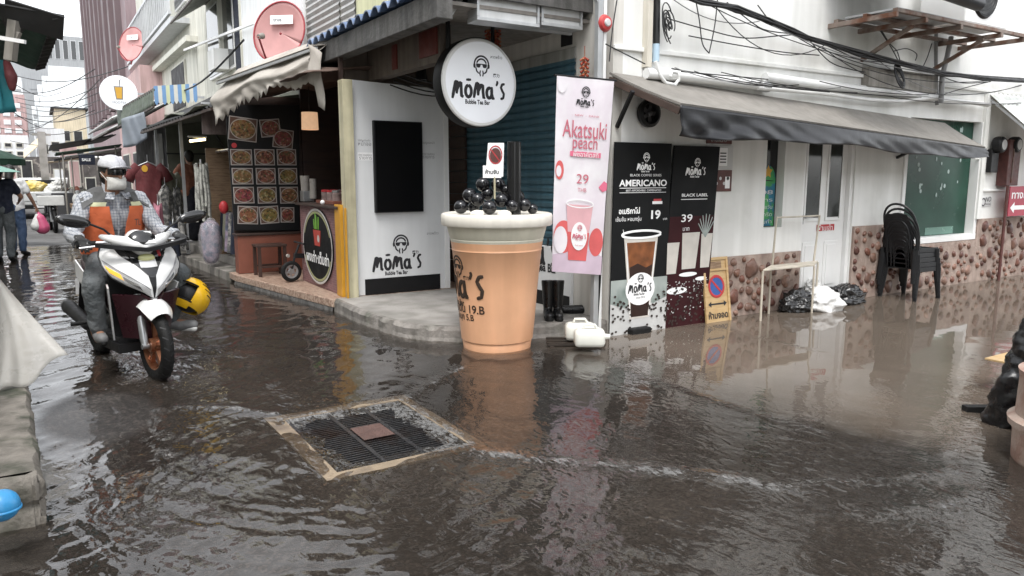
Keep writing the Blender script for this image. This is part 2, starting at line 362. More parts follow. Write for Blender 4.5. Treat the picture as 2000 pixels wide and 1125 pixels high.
def make_water():
    ang = np.concatenate([np.linspace(-180, -62, 20)[:-1], np.linspace(-62, 62, 620), np.linspace(62, 180, 20)[1:-1]])
    rad = np.concatenate([[.02, .5, 1.0], np.geomspace(1.5, 26, 560)])
    A, Rr = np.meshgrid(np.radians(ang)+HEAD, rad); X = CAM[0]+Rr*np.sin(A); Y = CAM[1]+Rr*np.cos(A)
    fade = lambda lam: sstep(5.0, 2.2, Rr*.0036/lam*10)          # drop waves finer than the mesh
    # regions
    pool_edge = pxl((1075, 735), (1200, 722), (1330, 760), (1480, 810), (1650, 850), (1800, 880), (1930, 890))
    pe = np.array(pool_edge); nx = np.interp(X, pe[:, 0], pe[:, 1]) if pe[0, 0] < pe[-1, 0] else np.interp(X, pe[::-1, 0], pe[::-1, 1])
    pool = sstep(-.45, .6, Y-nx+.25*(fbm(X, Y, 1.5, 3)-.5))*sstep(-1.2, .2, X)
    calm = np.clip(pool*sstep(-2.9, -1.3, Y), 0, 1)
    left = sstep(-1.4, -2.2, X)
    wavy = (1-calm)*(.40+.75*fbm(X, Y, .9, 11))*(1-.62*sstep(-3.1, -2.2, X)*sstep(1.2, -.4, Y)) + calm*.006
    H = np.zeros_like(X); rs = np.random.RandomState(5)
    for lam, amp in ((.9, .0025), (.45, .0022), (.26, .0017), (.15, .0012), (.09, .0007)):
        for k in range(7):
            t = rs.rand()*6.28; ll = lam*(.8+.4*rs.rand()); ph = rs.rand()*6.28
            wx = X+.12*fbm(X, Y, 1.3, 20+k); wy = Y+.12*fbm(X, Y, 1.3, 40+k)
            H += amp*.42*np.sin((wx*np.cos(t)+wy*np.sin(t))*6.283/ll+ph)*wavy*fade(ll)
    # rings spreading from the drain, strongest on the near left
    cx, cy = -3.1, -1.5; r = np.hypot(X-cx, Y-cy); wr = r+.30*(fbm(X, Y, 2.2, 60)-.5)+.10*(fbm(X, Y, 6, 61)-.5)
    am = sstep(.6, .9, r)*sstep(2.6, .9, r)*(.25+.75*sstep(-2.3, -3.2, X))*(.3+.7*fbm(X, Y, 2.5, 62))
    H += (.0016*np.sin(wr*6.283/.15)+.0011*np.sin(wr*6.283/.088+1))*am*fade(.1)
    foam = np.zeros_like(X); near_ = sstep(4.6, 2.2, Rr)*sstep(1.0, -1.5, X-0*Y)
    ring_ = sstep(.45, .8, np.hypot(X+3.0, Y+1.5))*sstep(1.7, .9, np.hypot(X+3.3, Y+1.3))
    chop = (1-calm)*(.03+.20*sstep(.40, .70, fbm(X, Y, 1.0, 70))+.16*ring_+.16*sstep(-2.4, -1.4, X)*sstep(-1.8, -2.8, Y)*sstep(.3, .6, fbm(X, Y, 1.7, 72)))
    for P, wd, hh, fo in ((pxl((925, 888), (1050, 905), (1200, 918), (1350, 932), (1440, 945), (1530, 962)), .075, .010, 1.0),
                      (pxl((1530, 962), (1640, 952), (1750, 935), (1850, 925)), .06, .007, .55),
                      (pxl((800, 783), (830, 762), (860, 745), (905, 722)), .05, .008, .85), (pxl((300, 806), (390, 800), (470, 806), (535, 815)), .055, .013, 1.1),
                      (pxl((535, 752), (575, 785), (560, 812)), .07, .008, .5), (pxl((205, 700), (260, 720), (330, 762), (385, 700)), .10, .008, .75),
                      (pxl((160, 690), (230, 655), (430, 690), (500, 700)), .08, .006, .5), (pxl((240, 760), (300, 735), (420, 745)), .08, .006, .35),
                      (pxl((1190, 712), (1330, 765), (1480, 815), (1600, 850)), .03, .004, .12), (pxl((1840, 890), (1870, 850), (1895, 800)), .05, .006, .4),
                      (pxl((660, 622), (720, 650), (790, 672), (900, 688)), .02, .003, .3), (pxl((500, 640), (560, 648), (640, 640)), .04, .004, .3),
                      (pxl((1270, 625), (1430, 650), (1600, 690)), .02, .002, 0.), (pxl((1700, 1010), (1850, 985), (1990, 960)), .08, .006, .45)):
        d = seg_dist(X, Y, P)+.04*(fbm(X, Y, 7, 80)-.5); e = np.exp(-(d/wd)**2)
        H += hh*e*(.5+fbm(X, Y, 12, 81)); foam = np.maximum(foam, fo*e*(.15+1.15*fbm(X, Y, 9, 82))); chop = np.maximum(chop, np.exp(-(d/(wd*2.2))**2)*1.0)
    # spill over the rim of the drain
    ox = np.maximum(np.maximum(DR[0]-X, X-DR[2]), np.maximum(DR[1]-Y, Y-DR[3]))      # >0 outside
    near = sstep(.22, .0, ox)*(ox > -.3)
    H += -.012*sstep(.04, -.05, ox); foam = np.maximum(foam, near*np.where((X > -2.75) | (Y > -1.05), 1.0, .55)*(.35+.9*fbm(X, Y, 14, 90))*sstep(.14, 0., ox)); chop = np.maximum(chop, near)
    inside = (X > -3.27+.10*fbm(X, Y, 9, 91)) & (X < -2.57-.16*fbm(X, Y, 9, 92)) & (Y > -1.81+.09*fbm(X, Y, 9, 93)) & (Y < -.92-.10*fbm(X, Y, 9, 94))
    murk = np.clip(.04+.62*pool+.12*sstep(-.8, .4, X)*(1-pool)*sstep(-3.4, -1.2, Y)+.10*fbm(X, Y, 1.2, 95), 0, 1)*(.75+.25*fbm(X, Y, 2, 96)*2)
    edge = sstep(13.6, 12.0, Y+3*(fbm(X, Y, .7, 97)-.5)*2)          # puddle edge up the street
    wet = np.where(fbm(X, Y, .55, 98) > .80, .6, 1.)*edge
    # a shallow bare island left of the wheel track
    isl = sstep(.9, .6, np.hypot((X+4.25)/.45, (Y+.15)/.75)); H = H*(1-.8*isl); chop = chop*(1-.7*isl); wet = wet*(1-.75*isl)
    Z = .016+H
    nr, na = X.shape
    V = np.stack([X, Y, Z], 2).reshape(-1, 3)
    I = np.arange(nr*na).reshape(nr, na)
    q = np.stack([I[:-1, :], np.roll(I, -1, 1)[:-1, :], np.roll(I, -1, 1)[1:, :], I[1:, :]], 2).reshape(-1, 4)
    ins = inside.reshape(-1)[q].all(1); q = q[~ins]
    me = bpy.data.meshes.new('flood_water'); me.vertices.add(len(V)); me.vertices.foreach_set('co', V.ravel())
    me.loops.add(q.size); me.loops.foreach_set('vertex_index', q.ravel()); me.polygons.add(len(q))
    me.polygons.foreach_set('loop_start', np.arange(0, q.size, 4)); me.polygons.foreach_set('loop_total', np.full(len(q), 4))
    me.update(calc_edges=True); me.validate(); me.polygons.foreach_set('use_smooth', np.ones(len(me.polygons), bool))
    ca = me.color_attributes.new('water', 'FLOAT_COLOR', 'POINT')
    ca.data.foreach_set('color', np.stack([np.clip(foam, 0, 1.3), np.clip(chop, 0, 1), np.clip(murk, 0, 1), wet], 2).astype('f').ravel())
    o = bpy.data.objects.new('flood_water', me); COL.objects.link(o); tag(o, kind='structure')
    me.flip_normals() if me.polygons[50000].normal.z < 0 else None
    m = bpy.data.materials.new('flood water'); m.use_nodes = True; n = m.node_tree.nodes; l = m.node_tree.links; n.clear()
    N = n.new
    at = N('ShaderNodeAttribute'); at.attribute_name = 'water'; sp = N('ShaderNodeSeparateColor'); l.new(at.outputs['Color'], sp.inputs[0])
    tc = N('ShaderNodeTexCoord')
    def noise(sc, st=(1, 1, 1), det=3, rot=0.):
        mp = N('ShaderNodeMapping'); mp.inputs['Scale'].default_value = st; mp.inputs['Rotation'].default_value = (0, 0, rot); l.new(tc.outputs['Object'], mp.inputs['Vector'])
        t = N('ShaderNodeTexNoise'); t.inputs['Scale'].default_value = sc; t.inputs['Detail'].default_value = det; t.inputs['Distortion'].default_value = .6; l.new(mp.outputs[0], t.inputs['Vector']); return t.outputs['Fac']
    def math_(op, a, b=None):
        x = N('ShaderNodeMath'); x.operation = op
        for i, s in enumerate((a, b)):
            if s is None: continue
            if hasattr(s, 'links'): l.new(s, x.inputs[i])
            else: x.inputs[i].default_value = s
        return x.outputs[0]
    def ridge(*a): return math_('SUBTRACT', 1.0, math_('ABSOLUTE', math_('SUBTRACT', math_('MULTIPLY', noise(*a), 2.0), 1.0)))
    hgt = math_('ADD', math_('ADD', math_('MULTIPLY', ridge(8, (1.5, .8, 1), 1, .5), .8), math_('MULTIPLY', ridge(21, (1.2, .8, 1), 1, -.3), .34)), math_('MULTIPLY', noise(60, (1, 1, 1), 1), .07))
    bp = N('ShaderNodeBump'); bp.inputs['Distance'].default_value = .011; l.new(hgt, bp.inputs['Height'])
    l.new(math_('MULTIPLY', sp.outputs['Green'], .95), bp.inputs['Strength'])
    fr = N('ShaderNodeFresnel'); fr.inputs['IOR'].default_value = 1.66; l.new(bp.outputs[0], fr.inputs['Normal'])
    gl = N('ShaderNodeBsdfGlossy'); gl.inputs['Roughness'].default_value = .015; l.new(bp.outputs[0], gl.inputs['Normal'])
    tr = N('ShaderNodeBsdfTransparent'); tr.inputs['Color'].default_value = (.76, .74, .72, 1)
    df = N('ShaderNodeBsdfDiffuse'); df.inputs['Color'].default_value = (.185, .15, .12, 1)
    m1 = N('ShaderNodeMixShader'); l.new(sp.outputs['Blue'], m1.inputs[0]); l.new(tr.outputs[0], m1.inputs[1]); l.new(df.outputs[0], m1.inputs[2])
    m2 = N('ShaderNodeMixShader'); l.new(fr.outputs[0], m2.inputs[0]); l.new(m1.outputs[0], m2.inputs[1]); l.new(gl.outputs[0], m2.inputs[2])
    fd = N('ShaderNodeBsdfPrincipled'); fd.inputs['Base Color'].default_value = (.28, .28, .278, 1); fd.inputs['Roughness'].default_value = .12; l.new(bp.outputs[0], fd.inputs['Normal'])
    ff = N('ShaderNodeMapRange'); ff.clamp = True; ff.inputs[1].default_value = .95; ff.inputs[2].default_value = 1.35; ff.inputs[3].default_value = 0; ff.inputs[4].default_value = .5
    l.new(math_('ADD', sp.outputs['Red'], math_('SUBTRACT', math_('MULTIPLY', noise(30, (2.2, .8, 1), 4, .6), 2.0), .62)), ff.inputs[0])
    m3 = N('ShaderNodeMixShader'); l.new(ff.outputs[0], m3.inputs[0]); l.new(m2.outputs[0], m3.inputs[1]); l.new(fd.outputs[0], m3.inputs[2])
    t2 = N('ShaderNodeBsdfTransparent'); m4 = N('ShaderNodeMixShader'); l.new(at.outputs['Alpha'], m4.inputs[0]); l.new(t2.outputs[0], m4.inputs[1]); l.new(m3.outputs[0], m4.inputs[2])
    o_ = N('ShaderNodeOutputMaterial'); l.new(m4.outputs[0], o_.inputs['Surface']); me.materials.append(m)
make_water()

mat('tan cement', (.27, .21, .145), .45, .3, 6, .5, 50, col2=(.15, .115, .085), mscale=5)
mat('pit dark', (.01, .01, .011), .7, .2, 5); mat('grate iron', (.13, .128, .135), .3, .3, 12, .2, 60, metal=.9, col2=(.10, .055, .04), mix=(.5, .7), mscale=4)
mat('rust plate', (.10, .055, .045), .55, .3, 12, .5, 90)
D = thing('storm_drain', 'square steel storm drain grate in a tan cement collar swallowing flood water', 'drain', (-2.92, -1.36, 0))
b = MB(); x0, y0, x1, y1 = DR; o = .078
for P in ([(x0-o, y0-o), (x1+o, y0-o), (x1, y0), (x0, y0)], [(x1+o, y0-o), (x1+o, y1+o+.02), (x1, y1), (x1, y0)], [(x1+o, y1+o+.02), (x0-o-.02, y1+o+.02), (x0, y1), (x1, y1)], [(x0-o-.02, y1+o+.02), (x0-o, y0-o), (x0, y0), (x0, y1)]):
    b.prism([(*p, -.02) for p in P], (0, 0, .034))
b.build('collar', 'tan cement', D)
b = MB(); b.box((x0-.02, y0-.02, -.62), (x1+.02, y1+.02, -.6))
for lo, hi in (((x0-.02, y0, -.6), (x0, y1, -.03)), ((x1, y0, -.6), (x1+.02, y1, -.03)), ((x0, y0-.02, -.6), (x1, y0, -.03)), ((x0, y1, -.6), (x1, y1+.02, -.03))): b.box(lo, hi)
b.build('pit', 'pit dark', D)
b = MB()
for k in range(31):
    y = y0+.02+k*(y1-y0-.04)/30
    b.box((x0+.03, y-.006, -.012), (x1-.03, y+.006, .002))
b.build('grate_bars', 'grate iron', D)
b = MB()
for x in (x0+.015, x0+.27, x0+.5, x1-.015): b.box((x-.012, y0, -.034), (x+.012, y1, .006))
for y in (y0+.007, y1-.007): b.box((x0, y-.007, -.03), (x1, y+.007, .004))
b.build('grate_frame', 'grate iron', D)
b = MB(); b.box((x0+.29, -1.47, .006), (x0+.48, -1.24, .011)); b.build('cover_plate', 'rust plate', D, bevel=.003)

KP = [(-1.81, 2.53), (-1.815, 1.81), (-1.77, 1.15), (-1.70, .86), (-1.56, .60), (-1.34, .42), (-.73, .21), (-.0, .0)]
def wob(P, n=8):
    out = []
    for a, c in zip(P[:-1], P[1:]):
        for t in range(n): out.append((a[0]+(c[0]-a[0])*t/n, a[1]+(c[1]-a[1])*t/n))
    return out+[P[-1]]
kp = wob(KP)
rows = []
for i, (x, y) in enumerate(kp):
    e = .010*math.sin(i*.73+2*math.sin(i*.41))+.006*math.sin(i*2.3+3*math.sin(i*.9)); rows.append([(x-.01+e*.5, y-.02+e, -.02), (x+e*.5, y+e*.5, .05), (x+e, y+e, .115+e*.2), (x+.018, y+.012, .148), (x+.05, y+.05, .152)])
b = MB(); b.grid(rows); b.build('kerb', 'stained concrete').__setitem__('kind', 'structure')
b = MB(); b.prism([(x+.045, y+.045, .02) for x, y in kp]+[(0, 2.53, .02)], (0, 0, .131)); tag(b.build('pavement', 'concrete'), kind='structure')
mat('terrazzo tile', (.42, .31, .24), .35, .25, 40, 0, col2=(.24, .15, .11), mscale=30, mix=(.5, .56))
b = MB(); b.prism([(-1.83, 2.53, .06), (-2.28, 5.25, .06), (-2.28, 5.62, .06), (0, 5.62, .06), (0, 2.53, .06)], (0, 0, .088)); tag(b.build('stall_floor', 'terrazzo tile', bevel=.008), kind='structure')
b = MB(); rows = [[(x-.015+.01*math.sin(k*2.3), y, -.02), (x+.005*math.sin(k*3.7), y, .059)] for k in range(41) for x, y in [(-1.825-.455*k/40, 2.53+2.75*k/40)]]
b.grid(rows); tag(b.build('kerb', 'dark concrete'), kind='structure')
b = MB(); b.prism([(-2.28, 5.62, -.02), (-2.36, 7.0, -.02), (-2.52, 9.0, -.02), (-2.8, 14, -.02), (-3.0, 40, -.02), (0, 40, -.02), (0, 5.62, -.02)], (0, 0, .16)); tag(b.build('pavement', 'stained concrete', bevel=.01), kind='structure')
b = MB(); b.prism([(-2.02, 5.66, .14), (-2.2, 9.0, .14), (-2.45, 14, .14), (-.05, 14, .14), (-.05, 5.66, .14)], (0, 0, .13)); tag(b.build('step', 'concrete', bevel=.01), kind='structure')
# left foreground ledge
mat('mossy concrete', (.20, .18, .155), .75, .3, 4, .6, 30, col2=(.05, .055, .035), mix=(.48, .66), mscale=5, streak=.35)
def ledge():
    P = []
    for j, (ins, z) in enumerate(((-.0, -.02), (.0, .05), (.025, .10), (.0, .13), (.0, .20), (.02, .228), (.06, .235))):
        row = []
        for k in range(60):
            if k < 24: x, y = -6.4+(1.86-.05)*k/23, -1.73
            elif k < 30: a = (k-23)/7*math.pi/2; x, y = -4.60+.05*math.sin(a), -1.68-.05*math.cos(a)
            else: x, y = -4.55-.13*(k-30)/29, -1.68+3.2*(k-30)/29
            n = .012*math.sin(k*1.3+j)+.010*math.sin(k*2.9+2*j); cx = -1 if k > 26 else 0; cy = 1 if k < 30 else 0
            row.append((x+cx*(ins+n*.6), y+cy*(ins+n*.6), z+n*.15))
        P.append(row)
    b = MB(); b.grid(P); top = [(x-.0, y, z) for x, y, z in P[-1]]; b.add(top+[(-6.4, 1.5, .235)], [tuple(range(len(top)+1))]); return b
t = thing('concrete_ledge', 'eroded mossy concrete ledge at the lower left corner beside the flooded street', 'ledge', (-5.4, -.3, 0))
ledge().build('ledge_body', 'mossy concrete', t, smooth='auto')
b = MB()
for y, z0, z1, dx in ((-.75, .236, .275, 0), (-.72, .276, .315, .02), (-.78, .316, .345, -.02), (-.74, .346, .385, .01)): b.box((-5.4, y-.16, z0), (-4.80+dx, y+.12, z1))
tag(b.build('stacked_slabs', 'stained concrete', bevel=.006), 'stack of broken grey slabs lying on the concrete ledge at the left edge', 'slabs')
# ---------------------------------------------------------------- white corner building along the flooded alley
def holes_wall(mb, x0, x1, z0, z1, holes, depth, y=0.):
    xs = sorted({x0, x1, *[h[0] for h in holes], *[h[2] for h in holes]}); zs = sorted({z0, z1, *[h[1] for h in holes], *[h[3] for h in holes]})
    for i in range(len(xs)-1):
        for j in range(len(zs)-1):
            cx, cz = (xs[i]+xs[i+1])/2, (zs[j]+zs[j+1])/2
            if any(h[0] < cx < h[2] and h[1] < cz < h[3] for h in holes): continue
            mb.add([(xs[i], y, zs[j]), (xs[i+1], y, zs[j]), (xs[i+1], y, zs[j+1]), (xs[i], y, zs[j+1])], [(0, 1, 2, 3)])
    for a, b_, c, d in holes:
        for p, q in (((a, b_), (c, b_)), ((c, b_), (c, d)), ((c, d), (a, d)), ((a, d), (a, b_))):
            mb.add([(p[0], y, p[1]), (q[0], y, q[1]), (q[0], y+depth, q[1]), (p[0], y+depth, p[1])], [(0, 1, 2, 3)])
BLD = thing('corner_building', 'white rendered corner building with stone clad base, white door and green window', 'building', (4, 2, 0))
DX0, DX1 = float(on_y(1563, 420, .06)[0]), float(on_y(1650, 420, .06)[0])
GW = (float(on_y(1760, 370, .03)[0]), .68, float(on_y(1902, 370, .03)[0]), 2.22)
TW = (2.13, .94, 2.43, 2.2)
b = MB(); holes_wall(b, 0, 9.6, -.02, 8.5, [TW, (DX0-.06, -.02, DX1+.06, 2.2), GW, (4.1, 4.6, 5.3, 6.3), (7.2, 4.6, 8.4, 6.3), (1.2, 4.6, 2.4, 6.3)], .14)
b.box((0, .15, 0), (9.6, 3.2, 8.48)); b.build('wall', 'white wall', BLD)
b = MB()
b.box((-.02, -.03, 2.62), (9.6, -.001, 2.66)); b.build('ledge', 'white wall', BLD, bevel=.006)
# door
dr = MB(); dr.box((DX0, .07, .02), (DX1, .11, 2.1)); DO = dr.build('door', 'white paint', BLD, bevel=.004)
b = MB(); t_ = .05
for lo, hi in (((DX0-.06, .02, -.02), (DX0-.002, .13, 2.2)), ((DX1+.002, .02, -.02), (DX1+.06, .13, 2.2)), ((DX0-.002, .02, 2.102), (DX1+.002, .13, 2.2))): b.box(lo, hi)
b.build('frame', 'white paint', DO, bevel=.004)
W = DX1-DX0; mat('door glass', (.035, .038, .035), .12, .3, 5, spec=.6)
for a, c in ((.10, .40), (.58, .86)):
    xa, xc = DX0+a*W, DX0+c*W
    b = MB(); b.box((xa, .062, 1.02), (xc, .069, 1.95)); b.build('glazing', 'door glass', DO)
    b = MB()
    for lo, hi in (((xa-.025, .055, 1.0), (xa, .069, 1.97)), ((xc, .055, 1.0), (xc+.025, .069, 1.97)), ((xa-.025, .0555, .98), (xc+.025, .069, 1.0)), ((xa-.025, .0555, 1.97), (xc+.025, .069, 1.99))): b.box(lo, hi)
    b.build('moulding', 'white paint', DO)
    b = MB()
    b.box((xa-.01, .060, .18), (xc+.01, .069, .74)); b.box((xa+.03, .052, .22), (xc-.03, .0605, .70)); b.build('panel', 'white paint', DO, bevel=.008)
b = MB(); b.tube([(DX0+.05, .05, 1.03), (DX0+.05, .02, 1.03), (DX0+.17, .018, 1.035)], .009); b.box((DX0+.03, .062, .95), (DX0+.07, .069, 1.12)); b.build('handle', 'steel', DO, smooth='auto')
fd = Fr((DX0, .069, 0), (1, 0, 0), (0, 0, 1))
b = MB(); rect(b, fd, .16*W, 1.33, .36*W, 1.62, .004); b.build('paper_notice', 'white print', DO)
b = MB(); text(b, fd, 'ปิด', .26*W, 1.50, wdt=.1*W, d=.006); rect(b, fd, .22*W, 1.40, .3*W, 1.44, .006); b.build('lettering', 'ink', DO)
b = MB(); rect(b, fd, .38*W, .86, .78*W, .935, .004); b.build('door_sign', 'red ink', DO)
b = MB(); text(b, fd, 'ห้ามเข้า', .58*W, .898, wdt=.32*W, d=.006); b.build('lettering', 'white print', DO)
# tall dark window with pictures stuck in it
mat('dark glass', (.012, .014, .016), .08, .1, 5, spec=.7); mat('green glass', (.012, .055, .036), .25, .3, 2.2, spec=.2, col2=(.022, .075, .052), mscale=1.5)
b = MB(); b.box((TW[0], .10, TW[1]), (TW[2], .13, TW[3])); TWO = b.build('window', 'dark glass', BLD)
mat('sticker', (.02, .16, .26), .5, .5, 8, col2=(.05, .30, .09), mix=(.47, .53), mscale=7); mat('gold print', (.65, .36, .04), .5, .1)
fw = Fr((TW[0], .10, TW[1]), (1, 0, 0), (0, 0, 1))
b = MB(); rect(b, fw, .01, .01, .28, .50, .003); b.build('poster', 'sticker', TWO)
b = MB(); disc(b, fw, .15, .50, .13, .17, .004, 20, 0, math.pi); b.build('picture', 'sticker', TWO)
b = MB(); poly(b, fw, [(.15+r_*math.sin(k*math.pi/5), .60+r_*math.cos(k*math.pi/5)) for k in range(10) for r_ in [(.075 if k % 2 == 0 else .04)]], .006); b.build('star_picture', 'gold print', TWO)
b = MB()
for k in range(5): text(b, fw, ['รับทำ', 'ซักรีด', 'รายวัน', 'โทร', '08'][k], .145, .06+.08*k, h=.045, wdt=.2, d=.006)
b.build('lettering', 'ink pale', TWO)
# green window
GX0, GZ0, GX1, GZ1 = GW
b = MB(); b.box((GX0+.02, .10, GZ0+.02), (GX1-.02, .13, GZ1)); GWO = b.build('window', 'green glass', BLD)
b = MB()
for lo, hi in (((GX0-.05, -.025, GZ0-.06), (GX1+.05, .10, GZ0+.02)), ((GX1-.02, -.02, GZ0+.02), (GX1+.05, .10, GZ1)), ((GX0-.05, -.02, GZ0+.02), (GX0+.02, .10, GZ1))): b.box(lo, hi)
b.build('frame', 'white paint', GWO, bevel=.004)
mat('film', (.10, .22, .17), .25, .1)
fg = Fr((GX0, .10, GZ0), (1, 0, 0), (0, 0, 1)); b = MB(); rect(b, fg, .75, .03, 1.45, .13, .003); b.build('inner_sill', 'film', GWO)
mat('splash mark', (.42, .52, .50), .6, 0); b = MB(); rs = random.Random(3)
for k in range(34):
    x, y = .1+1.55*rs.random(), .5+.95*rs.random()**.6
    disc(b, fg, x, y, .012+.018*rs.random(), .014+.03*rs.random(), .003+k*.00005, 7)
b.build('splash_marks', 'splash mark', GWO)['kind'] = 'stuff'
# stone cladding
def stones(x0, x1, z0, z1, n, seed, skip=None):
    rs = random.Random(seed); b = MB(); pl = []
    for k in range(int(n*14)):
        r = (.040+.075*rs.random()**1.5) if k < n*5 else .026+.035*rs.random(); x = x0+r*.6+(x1-x0-1.2*r)*rs.random(); z = z0+r+(z1-z0-2.0*r)*rs.random()
        if any((x-a)**2+(z-c)**2 < ((r+d)*.97)**2 for a, c, d in pl): continue
        if skip and skip(x, z): continue
        pl.append((x, z, r)); i0 = len(b.v)
        b.ell((x, -.031, z), (r*(.72+.26*rs.random()), .022+.16*r, r*(.8+.2*rs.random())), 12, 8, Matrix.Rotation(rs.random()*3, 3, 'Y'))
        for i in range(i0, len(b.v)): vx, vy, vz = b.v[i]; b.v[i] = (vx+.10*r*math.sin(vz*47+k), vy, vz+.10*r*math.sin(vx*53+2*k))
        h = rs.random(); c = [(.15, .062, .042), (.19, .095, .065), (.095, .04, .03), (.23, .135, .10), (.14, .075, .055)][int(h*5)]; q = .75+.5*rs.random()
        b.cols[(i0, len(b.v))] = tuple(v*q for v in c)
    return b
mat('cobble', (.2, .1, .07), .38, .35, 14, .25, 60, attr='col', spec=.5); mat('cobble mortar', (.40, .31, .265), .75, .25, 7, .5, 50, col2=(.30, .22, .185), mscale=5, streak=.2)
CX1 = DX0-.07; CX2 = DX1+.07
for nm, x0, x1, z1, n, sd in (('l', 1.28, CX1, .66, 30, 3), ('r', CX2, 9.4, .90, 14, 9)):
    segs = [(x0, x1, z1)] if nm == 'l' else [(GX0-.06, GX1+.06, GZ0-.065), (x0, GX0-.062, z1), (GX1+.062, x1, z1)]
    for q, (sa, sb, sz) in enumerate(segs):
        b = stones(sa+.02, sb-.02, .0, sz-.01, n*(sb-sa)*sz, sd+q); b.m = 1; b.mi = [1]*len(b.mi); b.m = 0
        b.box((sa, -.03, -.02), (sb, -.002, sz)); b.build('stone_cladding', ['cobble mortar', 'cobble'], BLD, smooth='auto')
# upper windows (seen only in the water)
for a in (1.2, 4.1, 7.2):
    b = MB(); b.box((a+.04, .10, 4.64), (a+1.16, .13, 6.26)); o = b.build('window', 'dark glass', BLD); b = MB(); b.box((a+.58, .06, 4.64), (a+.62, .098, 6.26)); b.box((a, .06, 4.6), (a+.04, .13, 6.3)); b.box((a+1.16, .06, 4.6), (a+1.2, .13, 6.3)); b.build('frame', 'white paint', o)
b = MB(); b.box((6.52, -.05, .9), (6.62, -.001, 2.6)); b.box((6.62, -.03, 1.28), (7.4, -.001, 1.31)); b.box((6.38, -.02, 1.72), (6.52, -.001, 1.74)); b.build('trim', 'white wall', BLD, bevel=.004)
# ---------------------------------------------------------------- things on the white wall
# sloping awning with black plastic valance
A0, A1 = Vector((-.06, -.004, 2.40)), Vector((5.55, -.004, 2.16)); B0, B1 = Vector((.22, -.62, 2.095)), Vector((5.78, -.42, 1.845))
mat('awning top', (.23, .215, .195), .7, .18, 2, .15, 30, streak=.15); mat('black tarp', (.009, .0095, .012), .36, .15, 6, .06, 20, spec=.4, coat=.08); mat('dark timber', (.05, .03, .022), .6, .3, 6)
AW = thing('awning', 'long sloping grey awning with a black plastic valance over the white wall', 'awning', (2.7, -.3, 1.8))
b = MB(); b.grid([[A0.lerp(A1, t).lerp(B0.lerp(B1, t), s)+Vector((0, 0, -.015*math.sin(math.pi*s))) for s in np.linspace(0, 1, 5)] for t in np.linspace(0, 1, 30)], .02); b.build('awning_sheet', 'awning top', AW)
b = MB(); b.bar(A0+Vector((0, 0, -.05)), B0+Vector((0, 0, -.05)), .03, .06); b.bar(B0+Vector((0, .02, -.04)), B1+Vector((0, .02, -.04)), .03, .04)
b.bar(A1+Vector((0, 0, -.04)), B1+Vector((0, 0, -.04)), .03, .04); b.build('awning_frame', 'dark timber', AW, bevel=.004)
rows = []; rs = np.random.RandomState(4)
for i, t in enumerate(np.linspace(-.004, 1.0, 190)):
    row = []
    for s in np.linspace(0, 1, 12):
        L_ = .24*(1-t)+.13*t + .02*math.sin(t*9+1)+.012*math.sin(t*23); p = B0.lerp(B1, t)
        f = (.020*math.sin(t*38+7*s*(1-2*t)+2*math.sin(t*7))+.010*math.sin(t*83-9*s))*s*(.35+.65*math.exp(-((t-.12)/.2)**2)+.5*math.exp(-((t-1)/.15)**2)) + .022*math.sin(t*9+s*2)*s
        row.append((p.x-.0+.02*math.sin(t*31+s*3)*s, p.y-.022-.02*s+f, p.z-.003-L_*s))
    rows.append(row)
b = MB(); b.grid(rows, .004); b.build('valance', 'black tarp', AW, smooth=True)
b = MB(); pa = on_y(1205, 248, -.01); b.bar(tuple(pa), (B0.x+.03, B0.y+.06, B0.z-.1) if False else tuple(on_y(1236, 178, -.28)), .03); b.build('brace', 'black paint', AW)
b = MB(); b.bar(tuple(on_y(1752, 308, -.01)), tuple(on_y(1800, 284, -.36)), .03); b.build('brace', 'black paint', AW)
# round vent
c = on_y(1262, 222, -.02); b = MB(); b.lathe([(.0, -.0), (.115, -.0), (.128, .02), (.128, .06), (.10, .075), (.088, .055), (.085, .02), (.0, .02)], c, (0, -1, 0), 32)
V_ = thing('wall_fan', 'round black fan housing hanging under the left end of the awning', 'fan', tuple(c)); b.build('housing', 'black plastic', V_, smooth='auto')
b = MB(); b.ell((c[0], c[1]-.04, c[2]), (.03, .03, .03), 10, 8)
for k in range(5): a = k*1.2566; b.bar((c[0], c[1]-.035, c[2]), (c[0]+.085*math.cos(a), c[1]-.03, c[2]+.085*math.sin(a)), .035, .006, (0, 1, .3))
b.build('blades', 'grey plastic', V_); b = MB(); b.tube([(c[0], c[1]-.02, c[2]+.12), (c[0]-.005, c[1], c[2]+.26)], .006, 6); b.build('cord', 'white paint', V_)
